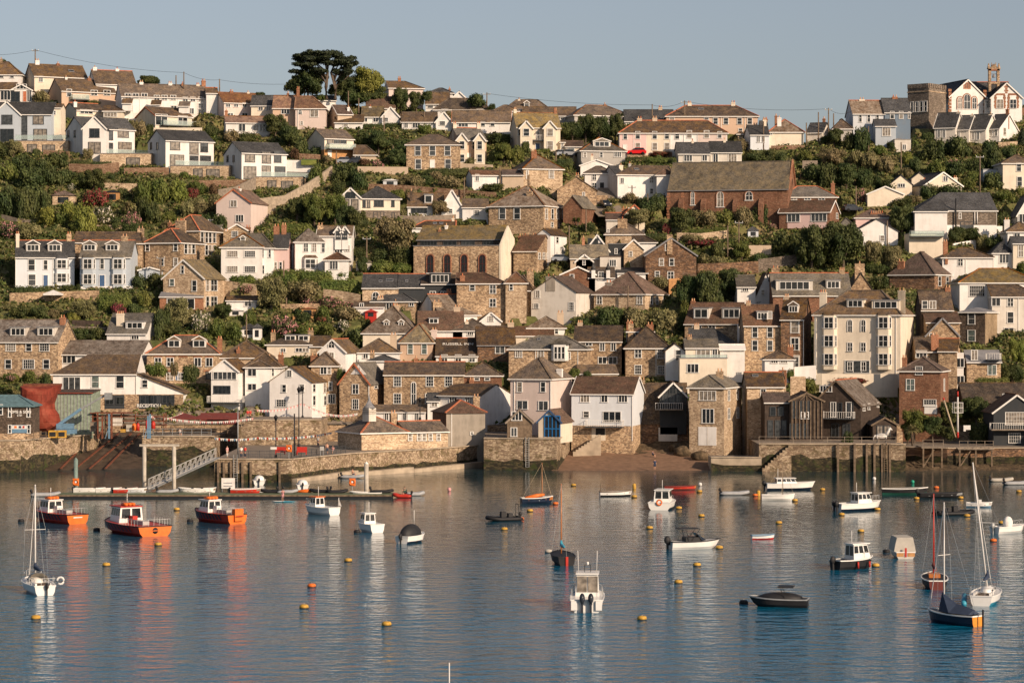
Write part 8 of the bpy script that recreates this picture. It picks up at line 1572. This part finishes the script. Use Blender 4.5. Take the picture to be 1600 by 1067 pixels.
# tenders parked along the far side of the pontoon
tl = [(140,'gelcoat','long white dinghy beside the left lifebuoy pile',4.2,0),(170,'gelcoat','second white dinghy along the pontoon from the left',3.4,5),(196,'redhull','white and red dinghy left of the gantry posts',3.2,8),(214,'paleblue','pale blue tender beside the gantry posts',2.6,3),(262,'greyrubber','grey tender under the gangway foot',3.0,0),(296,'gelcoat','white tender with an engine right of the gangway',3.2,170),(320,'gelcoat','white runabout left of the notice board',3.0,10),(384,'redhull','red hulled dinghy right of the notice board',4.0,0),(424,'blackrubber','black inflatable at the middle of the pontoon',3.2,175),(450,'greyrubber','grey inflatable next to the black one',2.8,5),(500,'blackrubber','dark tender on the pontoon right of the orange canoe',3.0,170),(528,'blackrubber','second dark tender before the right lifebuoy',2.8,5),(597,'blackrubber','black tender by the rust stained pile',3.2,0)]
for x, m, lb, L_, a in tl:
    r = boat('dinghy', lb, x, 768.2 if x > 100 else 770, a, 'dinghy'); r.location = Wp(x, 342.4+(x % 3)*.4, .46)
    if 'rubber' in m: rib(r, L_, 1.4, m, 'dark', True, False, .2)
    else: hull(r, L_, 1.35, .55, m, 'greytimber', 'gelcoat', m, .75, .08, open_=True); outboard(r, -L_/2, 0, .35, 'dark', .6)
b = MB(); b.tube([(-1.6,0,.1),(0,0,.15),(1.6,0,.2)], [.08,.28,.05], 'orange', 8); tag(b.build('canoe', None, Wp(478,343.5,.5)), 'orange canoe lying on the pontoon', 'canoe')
for x, y, lb in ((405,757,'small white boat with a screen moored by the pier corner'),(473,764,'white dinghy with a grey windscreen behind the pontoon')):
    r = boat('motor_dinghy', lb, x, y, 95, 'motor boat'); hull(r, 3.6, 1.8, .7, 'gelcoat', 'deckgrey', 'gelcoat', 'gelcoat', .85, .1); b = MB(); b.ell((.2,0,.8),(1.0,.75,.55),'gelcoat',10,7); b.build('foredeck', r); outboard(r, -1.8, 0, .5, 'dark', .8)
r = boat('sailing_yacht', 'mast and cabin top just entering the bottom edge', 702, 1130, 100, 'sailing boat'); hull(r, 6.0, 2.2, .8, 'gelcoat', 'deckgrey', 'gelcoat', 'navy', .8, .12); b = MB(); b.tube([(0,0,.8),(0,0,3.6)],.04,'mastw',6); b.build('stub_mast', r); b = MB(); b.box(-.5,.8,-.6,.6,.75,1.35,'gelcoat'); b.build('cabin', r)
# paddle boarder
p = W0(443, 784); b = MB(); b.ell((0,0,.06),(1.65,.4,.07),'bluegrp',16,4); b.ell((-.6,0,.1),(.95,.36,.05),'clothwhite',12,4); tag(b.build('paddleboard', None, p), 'turquoise and white paddleboard in front of the pontoon', 'paddleboard')
person(None, 'person in a swimsuit standing on the paddleboard', p+Vector((-.1,0,.12)), .3, 'clothpink', 'clothpink', 'fwd', 1.6, short=True); b = MB(); b.tube([(0,0,0),(.35,.0,1.9)],.02,'dark',6); b.box(-.1,.08,-.02,.02,-.45,0,'dark'); tag(b.build('paddle', None, p+Vector((-.05,-.42,-.0))), 'black paddle held by the paddleboarder', 'paddle')
person(None, 'bare legged child paddling at the edge of the beach', Wp(1023,399,.2), 0, 'clothblue', 'clothblue', 'down', 1.7, short=True)
person(None, 'person in pink beside the beach steps', Wp(928,416,1.9), .4, 'clothpink', 'clothpink', 'down', 1.6)
person(None, 'crouching dark figure at the back of the beach', Wp(1020,411,1.5), 1, 'clothblue', 'dark', 'fwd', 1.5, seated=True)
person(None, 'person walking in white behind the pier railings', Wp(377,376,3.35), .5, 'clothwhite', 'clothblue', 'down'); person(None, 'person in a red top beside the one in white', Wp(383,376.5,3.35), -.5, 'clothred', 'clothblue', 'down'); person(None, 'person in pale clothes at the gangway head', Wp(355,377,3.35), 1, 'clothpink', 'clothwhite', 'down')
person(None, 'sunlit person leaning on the pier railing by the red bench', Wp(511,385,3.35), .2, 'skin', 'clothblue', 'down', short=True); person(None, 'person seated at the pier end by the grey notice', Wp(520,387,3.35), -.3, 'clothpink', 'clothwhite', 'fwd', seated=True)
person(None, 'person in red on the left part of the pub terrace', Wp(387,413,4.9+2.5), 0, 'clothred', 'clothblue'); person(None, 'second person in red at the terrace end', Wp(391,413.5,7.4), .6, 'redpaint', 'dark'); person(None, 'person in white seated under the largest parasol', Wp(281,413,4.8), .4, 'clothwhite', 'clothblue', 'fwd', seated=True)
person(None, 'bare shouldered person in the small inflatable', W0(551,747)+Vector((0,0,.2)), 1.2, 'skin', 'clothblue', 'fwd', seated=True); person(None, 'person in dark green in the red inflatable', W0(632,777)+Vector((0,0,.2)), -.6, 'greenpaint', 'dark', 'fwd', seated=True)
person(None, 'person in grey walking on the slope road under the parasols', Wp(497,407,3.4), -.6, 'deckgrey', 'clothblue')
# --- buoys
BM = {}
def buoy(px, py, kind='y', s=.74):
    col = {'y':'yellow','d':'dark','r':'orange','t':'canvas','g':'teal2','w':'clothwhite','p':'clothpink','tall':'yellow'}[kind]
    if kind not in BM:
        b = MB()
        if kind in 'wpg': b.ell((0,0,.3),(.36,.36,.38),col,12,8)
        elif kind == 'tall': b.lathe([(.25,-.2),(.34,-.05),(.34,.75),(.25,.9),(.08,.95)],col,12)
        else: b.lathe([(.42,-.25),(.52,-.1),(.52,.08)], 'blackrubber' if kind != 'd' else 'dark', 14); b.lathe([(.52,.08),(.50,.3),(.38,.42),(.12,.46)], col, 14); b.tube([(0,0,.44),(0,0,.56)],.06,'steel',6)
        BM[kind] = b.mesh('mooring_buoy')
    o = place('mooring_buoy', BM[kind], None, W0(px, py), px % 3); o.scale = (s, s, s)
    nm = {'y':'yellow mooring buoy','d':'dark mooring buoy','r':'orange mooring buoy','t':'tan mooring buoy','g':'green ball buoy','w':'white ball buoy','p':'pink ball buoy','tall':'tall yellow buoy'}[kind]
    tag(o, rel_label(nm, px, py), 'buoy', 'mooring buoys on the water')
plain('teal2', (0.02,0.28,0.18), 0.5)
for d in '33 815 d,151 829 d,276 797 y,297 815 d,247 852 y,166 884 y,56 967 y,544 877 y,487 917 r,475 950 y,604 977 y,788 828 y,702 767 p,558 832 d,896 759 y,868 788 r,828 799 y,814 812 r,991 763 tall,991 777 y,1061 795 y,1015 826 y,1096 807 y,857 863 t,1124 857 y,1089 884 y,1060 911 y,1003 968 y,1162 943 d,1094 759 w,1093 769 y,1180 775 r,1185 774 tall,1285 766 y,1242 783 y,1315 805 y,1371 797 y,1217 818 y,1345 831 y,1366 750 w,1426 755 g,1432 780 y,1463 763 r,1501 779 y,1511 807 y,1565 818 y,1552 846 r,1368 885 y,1592 769 y,1385 863 d'.split(','):
    a, b_, k = d.split(); buoy(int(a), int(b_), k)
# ---------------------------------------------------------------- terrain
def make_terrain():
    xs = np.arange(-140, 141, 1.25); ys = np.concatenate([np.arange(426, 620, 1.0), np.array([625,640,670,720,800,1000,1500])])
    Z = np.array([[ground(x, y) for x in xs] for y in ys]); Xg, Yy = np.meshgrid(xs, ys)
    for (X0, Y0, c, s, W, D, zb) in PADS:
        dx, dy = Xg-X0, Yy-Y0; u = dx*c+dy*s; v = -dx*s+dy*c
        m = (u > -1.6) & (u < W+1.6) & (v > -3.2) & (v < D+2.0)
        Z = np.where(m & (Z > zb-.06), zb-.06, Z)
    return xs, ys, Z
TX, TY, TZ = make_terrain()
def gz(x, y):
    i = min(len(TX)-2, max(0, int((x-TX[0])/1.25))); j = min(len(TY)-2, max(0, int(np.searchsorted(TY, y))-1)); 
    a = (x-TX[i])/1.25; b = (y-TY[j])/(TY[j+1]-TY[j]); a = min(1, max(0, a)); b = min(1, max(0, b))
    return (TZ[j,i]*(1-a)+TZ[j,i+1]*a)*(1-b)+(TZ[j+1,i]*(1-a)+TZ[j+1,i+1]*a)*b
m, t, b = newmat('hillside', 0.95); co = coords(t)
n1 = N(t, 'TexNoise', Scale=0.09, Detail=8.0, Roughness=0.7); L(t, co, n1.inputs[0]); n2 = N(t, 'TexNoise', Scale=1.1, Detail=6.0, Roughness=0.75); L(t, co, n2.inputs[0])
c1 = ramp(t, n1.outputs[0], [(0.35, (0.055,0.075,0.02)), (0.5, (0.13,0.135,0.045)), (0.62, (0.22,0.165,0.08))])
L(t, mixc(t, 0.8, c1, ramp(t, n2.outputs[0], [(0.3, (0.4,0.4,0.4)), (0.7, (1.4,1.4,1.4))]), 'MULTIPLY'), b.inputs['Base Color']); bump(t, b, n2.outputs[0], 0.6, 0.4)
nx, ny = len(TX), len(TY); tv = [(float(x), float(y), float(TZ[j,i])) for j, y in enumerate(TY) for i, x in enumerate(TX)]
tf = [(j*nx+i, j*nx+i+1, (j+1)*nx+i+1, (j+1)*nx+i) for j in range(ny-1) for i in range(nx-1)]
tb = MB(); tb.add(tv, tf, 'hillside')
tb.add([(-140,426,TZ[0,0]),(140,426,TZ[0,-1]),(140,426,-3),(-140,426,-3)], [(0,3,2,1)], 'stone')
tag(tb.build('hillside'), None, None, kind='structure')
def pave(xa, xb, ya, yb):
    b = MB(); nx_, ny_ = int((xb-xa)/1.25), int(yb-ya); V_ = [(xa+1.25*i, ya+j, gz(xa+1.25*i, ya+j)+.09) for j in range(ny_+1) for i in range(nx_+1)]
    b.add(V_, [(j*(nx_+1)+i, j*(nx_+1)+i+1, (j+1)*(nx_+1)+i+1, (j+1)*(nx_+1)+i) for j in range(ny_) for i in range(nx_)], 'paving', True); tag(b.build('street'), None, None, kind='structure')
pave(-86, 70, 426, 436)
# unseen hill right of the view, added to shade the right end of the waterfront
b = MB(); n_, k_ = 28, 8; V_ = []
for j in range(k_+1):
    for i in range(n_):
        t_ = 6.2832*i/n_; q_ = j/k_; rr_ = 1-q_; V_.append((140+math.cos(t_)*44*rr_, 376+math.sin(t_)*30*rr_, -2+40*math.sin(q_*math.pi/2)**.9))
b.add(V_, [(j*n_+i, j*n_+(i+1) % n_, (j+1)*n_+(i+1) % n_, (j+1)*n_+i) for j in range(k_) for i in range(n_)], 'hillside', True); tag(b.build('hillside'), None, None, kind='structure')
# ---------------------------------------------------------------- water
m, t, b = newmat('water', 0.06); b.inputs['Base Color'].default_value = (0.000,0.052,0.098,1); b.inputs['IOR'].default_value = 1.33; b.inputs['Specular IOR Level'].default_value = 0.44
co = coords(t, 1.0, 0.55, 1)
n1 = N(t, 'TexNoise', Scale=0.9, Detail=4.0, Roughness=0.6); L(t, co, n1.inputs[0])
n2 = N(t, 'TexNoise', Scale=0.12, Detail=3.0); L(t, coords(t, 1, 0.5, 1), n2.inputs[0])
n3 = N(t, 'TexNoise', Scale=3.2, Detail=3.0); L(t, co, n3.inputs[0])
a1 = N(t, 'Math', operation='MULTIPLY_ADD'); L(t, n2.outputs[0], a1.inputs[0]); a1.inputs[1].default_value = 2.2; L(t, n1.outputs[0], a1.inputs[2])
a2 = N(t, 'Math', operation='MULTIPLY_ADD'); L(t, n3.outputs[0], a2.inputs[0]); a2.inputs[1].default_value = 0.3; L(t, a1.outputs[0], a2.inputs[2])
n7 = N(t, 'TexNoise', Scale=0.75, Detail=2.5); L(t, coords(t, 0.5, 1, 1), n7.inputs[0]); a3 = N(t, 'Math', operation='MULTIPLY_ADD'); L(t, n7.outputs[0], a3.inputs[0]); a3.inputs[1].default_value = 1.9; L(t, a2.outputs[0], a3.inputs[2]); a2 = a3
tcw = N(t, 'TexCoord'); sw = N(t, 'SeparateXYZ'); L(t, tcw.outputs['Object'], sw.inputs[0]); n5 = N(t, 'TexNoise', Scale=0.02, Detail=2.0); L(t, coords(t, 1, 1.5, 1), n5.inputs[0])
ay = N(t, 'MapRange'); L(t, sw.outputs[1], ay.inputs[0]); ay.inputs[1].default_value = 195; ay.inputs[2].default_value = 300; ay.inputs[3].default_value = 1.0; ay.inputs[4].default_value = 0.0   # the lee of the town is calm, open water is ruffled
am = N(t, 'MapRange'); ad = N(t, 'Math', operation='MULTIPLY'); L(t, ay.outputs[0], ad.inputs[0]); L(t, n5.outputs[0], ad.inputs[1]); L(t, ad.outputs[0], am.inputs[0]); am.inputs[1].default_value = 0; am.inputs[2].default_value = .55; am.inputs[3].default_value = 0.03; am.inputs[4].default_value = 0.15
sy = N(t, 'MapRange'); L(t, sw.outputs[1], sy.inputs[0]); sy.inputs[1].default_value = 235; sy.inputs[2].default_value = 350   # dark town reflection inshore, sky blue further out, put into the base colour
L(t, mixc(t, sy.outputs[0], (0.002,0.105,0.195), (0.012,0.040,0.050)), b.inputs['Base Color'])
hh = N(t, 'Math', operation='MULTIPLY'); L(t, a2.outputs[0], hh.inputs[0]); L(t, am.outputs[0], hh.inputs[1]); bump(t, b, hh.outputs[0], 1.0, 1.0)
wb = MB(); wb.add([(-4000,-200,0),(4000,-200,0),(4000,6000,0),(-4000,6000,0)], [(0,1,2,3)], 'water'); tag(wb.build('water'), None, None, kind='structure')

def VV(ox, oy, s):
    T(ox, oy)
    for it in s.split(';'):
        it = it.split()
        if not it: continue
        k = it[0]; a, b_, c_, d_ = map(float, it[1:5])   # left, right, top, foot
        V(k, (a+b_)/2, d_, b_-a, d_-c_, float(it[5]) if len(it) > 5 else None)
VV(0, 70, 'hd 305 615 335 372;so 205 310 295 372;so 820 920 468 572;sd 905 962 490 545;sd 1280 1372 498 560;so 1385 1500 530 605;sd 1480 1600 545 608;to 20 150 585 700;sd -20 90 600 700;sd 60 220 690 800;sd 180 330 720 830;sd 300 430 668 762;sg -20 120 740 860;sd 110 300 770 900;sd 260 400 760 880;sd 350 475 780 860;hd 440 560 708 752;hd 570 700 712 756;so 520 585 645 710;sd 200 255 648 695;td 500 670 788 918;sr 518 692 905 1018;sp 330 398 868 935;sw 415 478 864 912;sd -40 160 880 1040;sd 130 320 880 1040;sg 830 960 850 1000;sg 930 1060 845 990;sy 1040 1180 850 980;sr 1162 1238 893 962;sb 1300 1368 868 942;so 1180 1300 950 1040;so 1290 1400 940 1040;sd 780 850 840 890;so 920 1000 790 830;so 1030 1110 792 830;sg 1110 1190 780 825;sg 1220 1300 860 930;sd 670 730 800 850;sd 730 820 880 960;sg 440 520 830 900;sd 440 540 800 870;so 640 700 850 905;sg 1180 1260 840 900;sb 1430 1500 880 930;so 700 780 900 960;fd 1240 1290 850 920;td 860 1005 182 262;sd 0 40 80 120;so 560 640 1000 1040;sg 740 830 1000 1045;so 1190 1280 470 520;sd 1215 1290 480 512;sg 720 830 380 425')
VV(400, 70, 'td 200 450 150 335;ty 600 795 138 315;td 530 650 235 372;td 640 800 270 360;td 838 965 268 422;td 950 1052 290 425;sd 1310 1425 298 372;sd 1448 1502 358 395;sd 1040 1110 280 340;td 40 200 438 580;td 130 285 500 640;sd 225 330 590 690;sd 320 425 600 690;sb 208 275 638 712;hd 668 792 482 520;hd 805 905 476 512;so 1180 1242 405 466;sg 1008 1098 503 562;sd 610 720 540 625;td 700 830 530 660;sd 800 990 525 640;td 828 955 638 758;sb 630 725 718 762;hd 1065 1320 768 828;sg 328 420 748 880;sg 208 275 878 948;sd 480 620 750 860;sd 580 700 780 900;sd 470 560 840 930;so 870 970 792 862;so 965 1060 815 890;so 1150 1290 828 908;sd 1420 1560 876 925;sd 1440 1530 640 730;tg 1488 1610 608 742;pg 608 665 498 560;so 1090 1170 790 850;sd 760 850 800 860;sd 1030 1120 820 880;sg 840 930 895 960;so 930 1010 890 950;sd 980 1030 900 950;so 420 480 690 750;sd 620 700 910 960;so 1300 1380 690 740;sd 1390 1440 690 735;sp 720 800 730 800;sg 270 330 690 740;sd 1440 1600 545 610;sg 380 440 300 340;sd 0 60 285 312;to 690 760 1000 1060')
VV(800, 70, 'sg -10 70 635 740;sd 50 112 618 690;td 308 450 470 605;td 400 520 428 600;td 480 620 440 610;td 590 700 430 600;pd 640 708 415 545;td 1338 1412 538 602;hd 710 860 700 738;hg 850 1020 712 750;sg 985 1038 628 700;so 690 785 938 1002;sd 780 880 940 1020;sd 860 972 935 1030;hd 280 380 712 770;sg 230 280 895 930;pd 380 440 790 860;so 1400 1480 570 640;sd 1440 1600 660 720;sd 970 1030 705 760;so 560 640 1000 1060;sg 170 240 660 690;sr 860 980 660 690')
VV(1200, 70, 'sd -30 60 640 720;sd 40 120 655 722;sg 178 278 648 718;to 315 480 638 770;sd 330 392 568 618;td 358 470 528 640;sd 460 560 560 660;sd 540 640 530 680;so 500 610 665 760;so 590 700 670 780;sd 320 440 755 900;td 420 560 750 910;sd 540 650 780 900;sd 640 720 770 880;so 690 800 690 800;sy 840 908 665 742;sd 955 1110 590 720;sd 1080 1250 575 700;fd 1188 1238 602 692;so 1240 1332 622 680;sd 1328 1432 588 672;sg 985 1120 705 810;sd 1100 1250 720 810;sp 1120 1212 715 765;sd 1240 1360 660 790;sd 1340 1470 640 780;fd 1555 1620 500 625;sg 1245 1322 785 852;sd 940 1060 870 962;sd 1040 1240 872 962;sy 690 742 822 892;sp 540 612 858 960;sd -20 80 940 1042;sd 1330 1460 800 900;sd 700 830 830 920;so 800 900 760 820;sg 660 740 640 700;sd 740 800 600 670;sd 880 960 690 780;sd 1460 1560 640 720;sg 1400 1540 920 980;sd 760 900 950 1000;so 560 640 500 560;sd 960 1040 530 590;sg 1540 1600 880 940;sd 200 330 760 870;sg 1200 1300 830 900')
VV(0, 290, 'sd -30 130 20 200;sd 100 240 30 220;sd 220 325 40 180;sy 375 480 110 240;sy 460 600 112 300;sy 228 350 152 262;sg 330 440 180 262;sw 575 712 130 240;sd 845 940 60 200;sd 900 1010 90 215;sg 1008 1105 150 212;so 1130 1220 90 182;so 1200 1300 95 180;sd 1200 1320 165 250;sd 1300 1432 170 262;sp 0 130 235 330;so 100 250 240 335;sg 430 560 225 300;sg 600 700 240 300;sd 690 790 190 262;sp 770 880 160 262;sd 760 900 230 300;po 725 868 80 212;hd 90 310 622 690;sd 385 475 625 662;sd 478 508 620 655;hg 615 815 655 770;sg 855 945 645 742;sr 695 790 715 800;sd 780 870 720 790;to 445 600 700 835;sd 815 930 548 640;sd 900 1015 550 640;sg 1438 1600 560 632;sp 1500 1585 618 662;to 1030 1200 712 905;sw 1190 1312 788 912;sd 955 1060 780 965;sg 1300 1420 830 950;sg 1400 1525 850 955;sd 440 560 890 962;sd 550 672 890 962;sd 75 200 765 830;sd 190 310 755 830;so 290 370 770 830;sy 420 500 780 840;td 1010 1140 860 960;sg 1230 1330 920 970;so 10 90 740 780;sd 1440 1560 660 700;so 830 890 490 560;td 1330 1460 740 830;sg 1520 1600 760 850;so 1000 1080 210 270')
VV(400, 290, 'td 195 320 75 225;tg 290 440 40 250;tg 420 570 40 240;td 480 620 120 310;td 560 700 150 330;to 720 1005 212 450;sd 700 840 370 470;sd 820 985 380 500;sd 600 710 372 440;sg 705 860 462 548;sg 840 960 480 548;so 905 945 90 185;to 1088 1212 90 195;sd 1190 1362 150 210;tg 1388 1520 60 185;hg 140 340 218 290;hg 110 300 520 590;hg 280 470 525 600;sg 130 260 555 640;hg 400 640 570 680;sy 380 520 560 640;so 208 430 592 725;to -10 200 570 790;sp 270 380 695 745;sp 390 520 690 760;sp 500 640 680 730;sg 360 472 750 845;so 470 640 762 838;sp 95 250 808 925;sg 250 390 860 925;sg 370 500 850 920;sw 488 592 838 905;sd 560 740 850 965;sd -10 100 780 870;sd 230 330 740 800;sd 620 720 780 850;sr 380 450 800 850;td 620 700 440 560;sd 700 780 540 600;sg 30 150 550 630;sg 500 600 520 570;hd 1080 1220 520 545;so 940 1000 60 130;sd 250 350 780 850')
VV(800, 290, 'td 38 190 470 612;pg 368 442 188 280;sd 430 530 236 298;to 700 880 138 250;sd 780 900 80 165;td 970 1140 128 295;so 1135 1290 150 250;sg 1280 1400 130 230;so 1380 1495 130 240;sd 1370 1480 80 170;sd 1480 1600 80 210;hd 830 975 288 332;hg 1110 1260 265 300;hg 1260 1400 258 298;sr 1100 1300 345 385;so 1160 1240 385 455;sd 1230 1320 370 460;tg 1378 1495 355 475;td 1285 1475 478 700;td 1000 1180 560 800;td 1130 1320 540 830;so 868 985 555 625;sd 520 700 752 868;so 700 860 752 880;so 840 1032 755 885;sy 300 400 818 880;sd 390 480 825 880;sd 1430 1570 688 735;sg 1040 1120 680 830;so 1060 1200 300 360;sg 1480 1560 310 360;sd 1500 1600 420 500;so 1220 1330 450 500;sd 1000 1100 790 870;sg 680 760 560 600;sr 935 990 220 290;td 120 160 390 450;sg 1150 1250 500 560;sd 1300 1420 400 450')
VV(1200, 290, 'sd -30 80 60 195;sd 15 140 288 420;sd 120 260 285 425;td 170 380 270 540;td 340 600 260 545;ty 200 340 380 520;ty 310 480 350 510;to 590 720 365 545;to 700 855 375 545;sg 610 710 478 545;td 758 918 112 305;td 1108 1230 258 375;td 1200 1330 262 365;so 1298 1366 288 372;sd 1320 1440 200 300;sd 1440 1520 150 250;sg 1428 1492 484 512;sp 270 330 270 310;sp 0 60 200 240;sd 600 760 500 560;sd 620 760 560 640;sg 470 560 180 215;sd 1360 1470 310 380;so 880 960 60 110;sd 1000 1100 0 80;sg 1560 1640 470 540;sg 1490 1620 655 760')
VV(0, 510, 'sg 130 232 265 332 431;sd 250 322 275 362 430;sg 915 1050 210 292 432;sd 1140 1248 225 330 431;so 1068 1120 205 290 431;sg 20 120 280 335 431;sp 40 100 290 320 430')
VV(1200, 510, 'tg 830 1000 508 700 420;td 960 1095 560 705 419;td 1040 1215 470 645 425;po 828 975 600 725 408;td 1455 1600 200 345 440;ty 1488 1620 65 235 443;hg 1300 1500 303 350 438;td 1200 1400 475 650 426;sg 218 305 308 392 430;sr 370 600 303 342 431;sd 460 540 655 742 405;sd 1090 1200 620 700 418;sd 1260 1400 600 720 418;sg 118 160 250 330 430;td 850 900 640 720 414;sd 1330 1420 560 650 422')
VV(800, 510, 'sg 358 425 248 308 434;sd 440 500 262 300 436')
VV(400, 510, 'sg 505 560 250 335 433;sg -10 60 170 230 450')
# the great layered pine on the skyline
T(400, 70)
def cedar():
    yy = crestY(X_(480))-3; p = P(X_(470), Y_(315), yy); s = yy/F/4; r = empty('pine_tree', (p.x, p.y, p.z-.4)); tag(r, 'huge dark layered pine with bare leaning limbs on the skyline', 'tree')
    R_ = random.Random(3); lo = []
    pads = [(-170,262,75),(-120,225,70),(-60,250,60),(-150,190,60),(-20,262,85),(60,225,75),(100,190,50),(20,205,55),(-80,160,60),(130,150,45),(40,150,50),(100,235,40),(-190,230,45),(-30,225,55),(60,262,45),(-200,160,45),(90,110,45),(-100,265,50),(-190,165+40,50),(125,205,35)]
    for (dx, dz, w_) in pads:
        for k in range(3): lo.append(((dx*s+R_.uniform(-1.2,1.2), R_.uniform(-2.5,2.5), dz*s+R_.uniform(-.4,.4)), (w_*s*R_.uniform(.45,.8), w_*s*R_.uniform(.45,.8), R_.uniform(.35,.6))))
    c = place('crown', leaf_mesh('crown', lo, 15000, .25, 9, 'leaf_cedar', True, .5), r)
    b = MB()
    for bx in (-30, 25):
        b.tube([(bx*s,0,-.5),(bx*s*1.1,0,60*s),(bx*s*.4-10*s,0,150*s),(bx*s,0,230*s)], [.45,.38,.28,.12], 'bark', 7)
    for (dx, dz, w_) in pads[:14]: b.tube([((-25 if dx < 0 else 22)*s,0,max(60,dz-110)*s),((dx*.6)*s,R_.uniform(-1,1),(dz-45)*s),(dx*s,0,dz*s)], [.2,.14,.06], 'bark', 5)
    b.build('trunk', r)
cedar()
T(400,70); [V(*q) for q in (('td',570,335,150,150),('td',500,330,110,90),('tg',690,345,120,130),('td',250,330,150,130),('td',760,360,120,110),('sd',640,350,200,60))]
# undergrowth that nobody could count
def undergrowth():
    rng = np.random.default_rng(4); pts = []
    for _ in range(120000):
        x = rng.uniform(-125, 125); y = rng.uniform(427, 606)
        if abs(x) > .2*y+24: continue
        n = math.sin(x*.11+y*.05)*math.sin(y*.13-x*.07)+math.sin(x*.31)*math.sin(y*.37)*.6
        if n < rng.uniform(-1.5, .8): continue
        ok = True
        for (X0, Y0, c, s, W, D, zb) in PADS:
            dx, dy = x-X0, y-Y0; u = dx*c+dy*s; v = -dx*s+dy*c
            if -.5 < u < W+.5 and -.7 < v < D+.5: ok = False; break
        if ok: pts.append((x, y, gz(x, y)))
    pts = np.array(pts[:44000]); mb = {}
    rngm = rng.integers(0, 10, len(pts)); out = []
    for mi, mt in enumerate(('grass','leaf_green','leaf_dark','leaf_olive')):
        sel = pts[(rngm >= (0,4,6,9)[mi]) & (rngm < (4,6,9,10)[mi])]; n = len(sel)*9
        base = np.repeat(sel, 9, 0); rad = np.repeat(rng.uniform(.35,1.1,len(sel)),9)[:,None]; d = rng.normal(size=(n,3)); d /= np.linalg.norm(d,axis=1)[:,None]; d[:,2] = abs(d[:,2])
        c = base+d*rad*rng.uniform(.6,1,(n,1)); c[:,2] = base[:,2]+(c[:,2]-base[:,2])*.8
        nn = d+rng.normal(size=(n,3))*.5; nn /= np.linalg.norm(nn,axis=1)[:,None]; a = np.cross(nn, rng.normal(size=(n,3))); a /= np.linalg.norm(a,axis=1)[:,None]; b = np.cross(nn,a); s = rng.uniform(.16,.42,(n,1))
        out.append((mt, np.stack([c-a*s,c-b*s*.7,c+a*s,c+b*s*.7],1).reshape(-1,3)))
    V_ = np.concatenate([o[1] for o in out]); k = len(V_)//4; me = bpy.data.meshes.new('undergrowth')
    me.vertices.add(len(V_)); me.vertices.foreach_set('co', V_.astype(np.float32).ravel()); me.loops.add(k*4); me.loops.foreach_set('vertex_index', np.arange(k*4, dtype=np.int32))
    me.polygons.add(k); me.polygons.foreach_set('loop_start', np.arange(0,k*4,4,dtype=np.int32)); mi = []
    for i, (mt, v) in enumerate(out): me.materials.append(M_(mt)); mi += [i]*(len(v)//4)
    me.polygons.foreach_set('material_index', np.array(mi, dtype=np.int32)); me.update(calc_edges=True); me.validate()
    o = bpy.data.objects.new('undergrowth', me); C.objects.link(o); tag(o, 'rough grass and low scrub covering the slope between the houses', 'undergrowth', kind='stuff')
undergrowth()
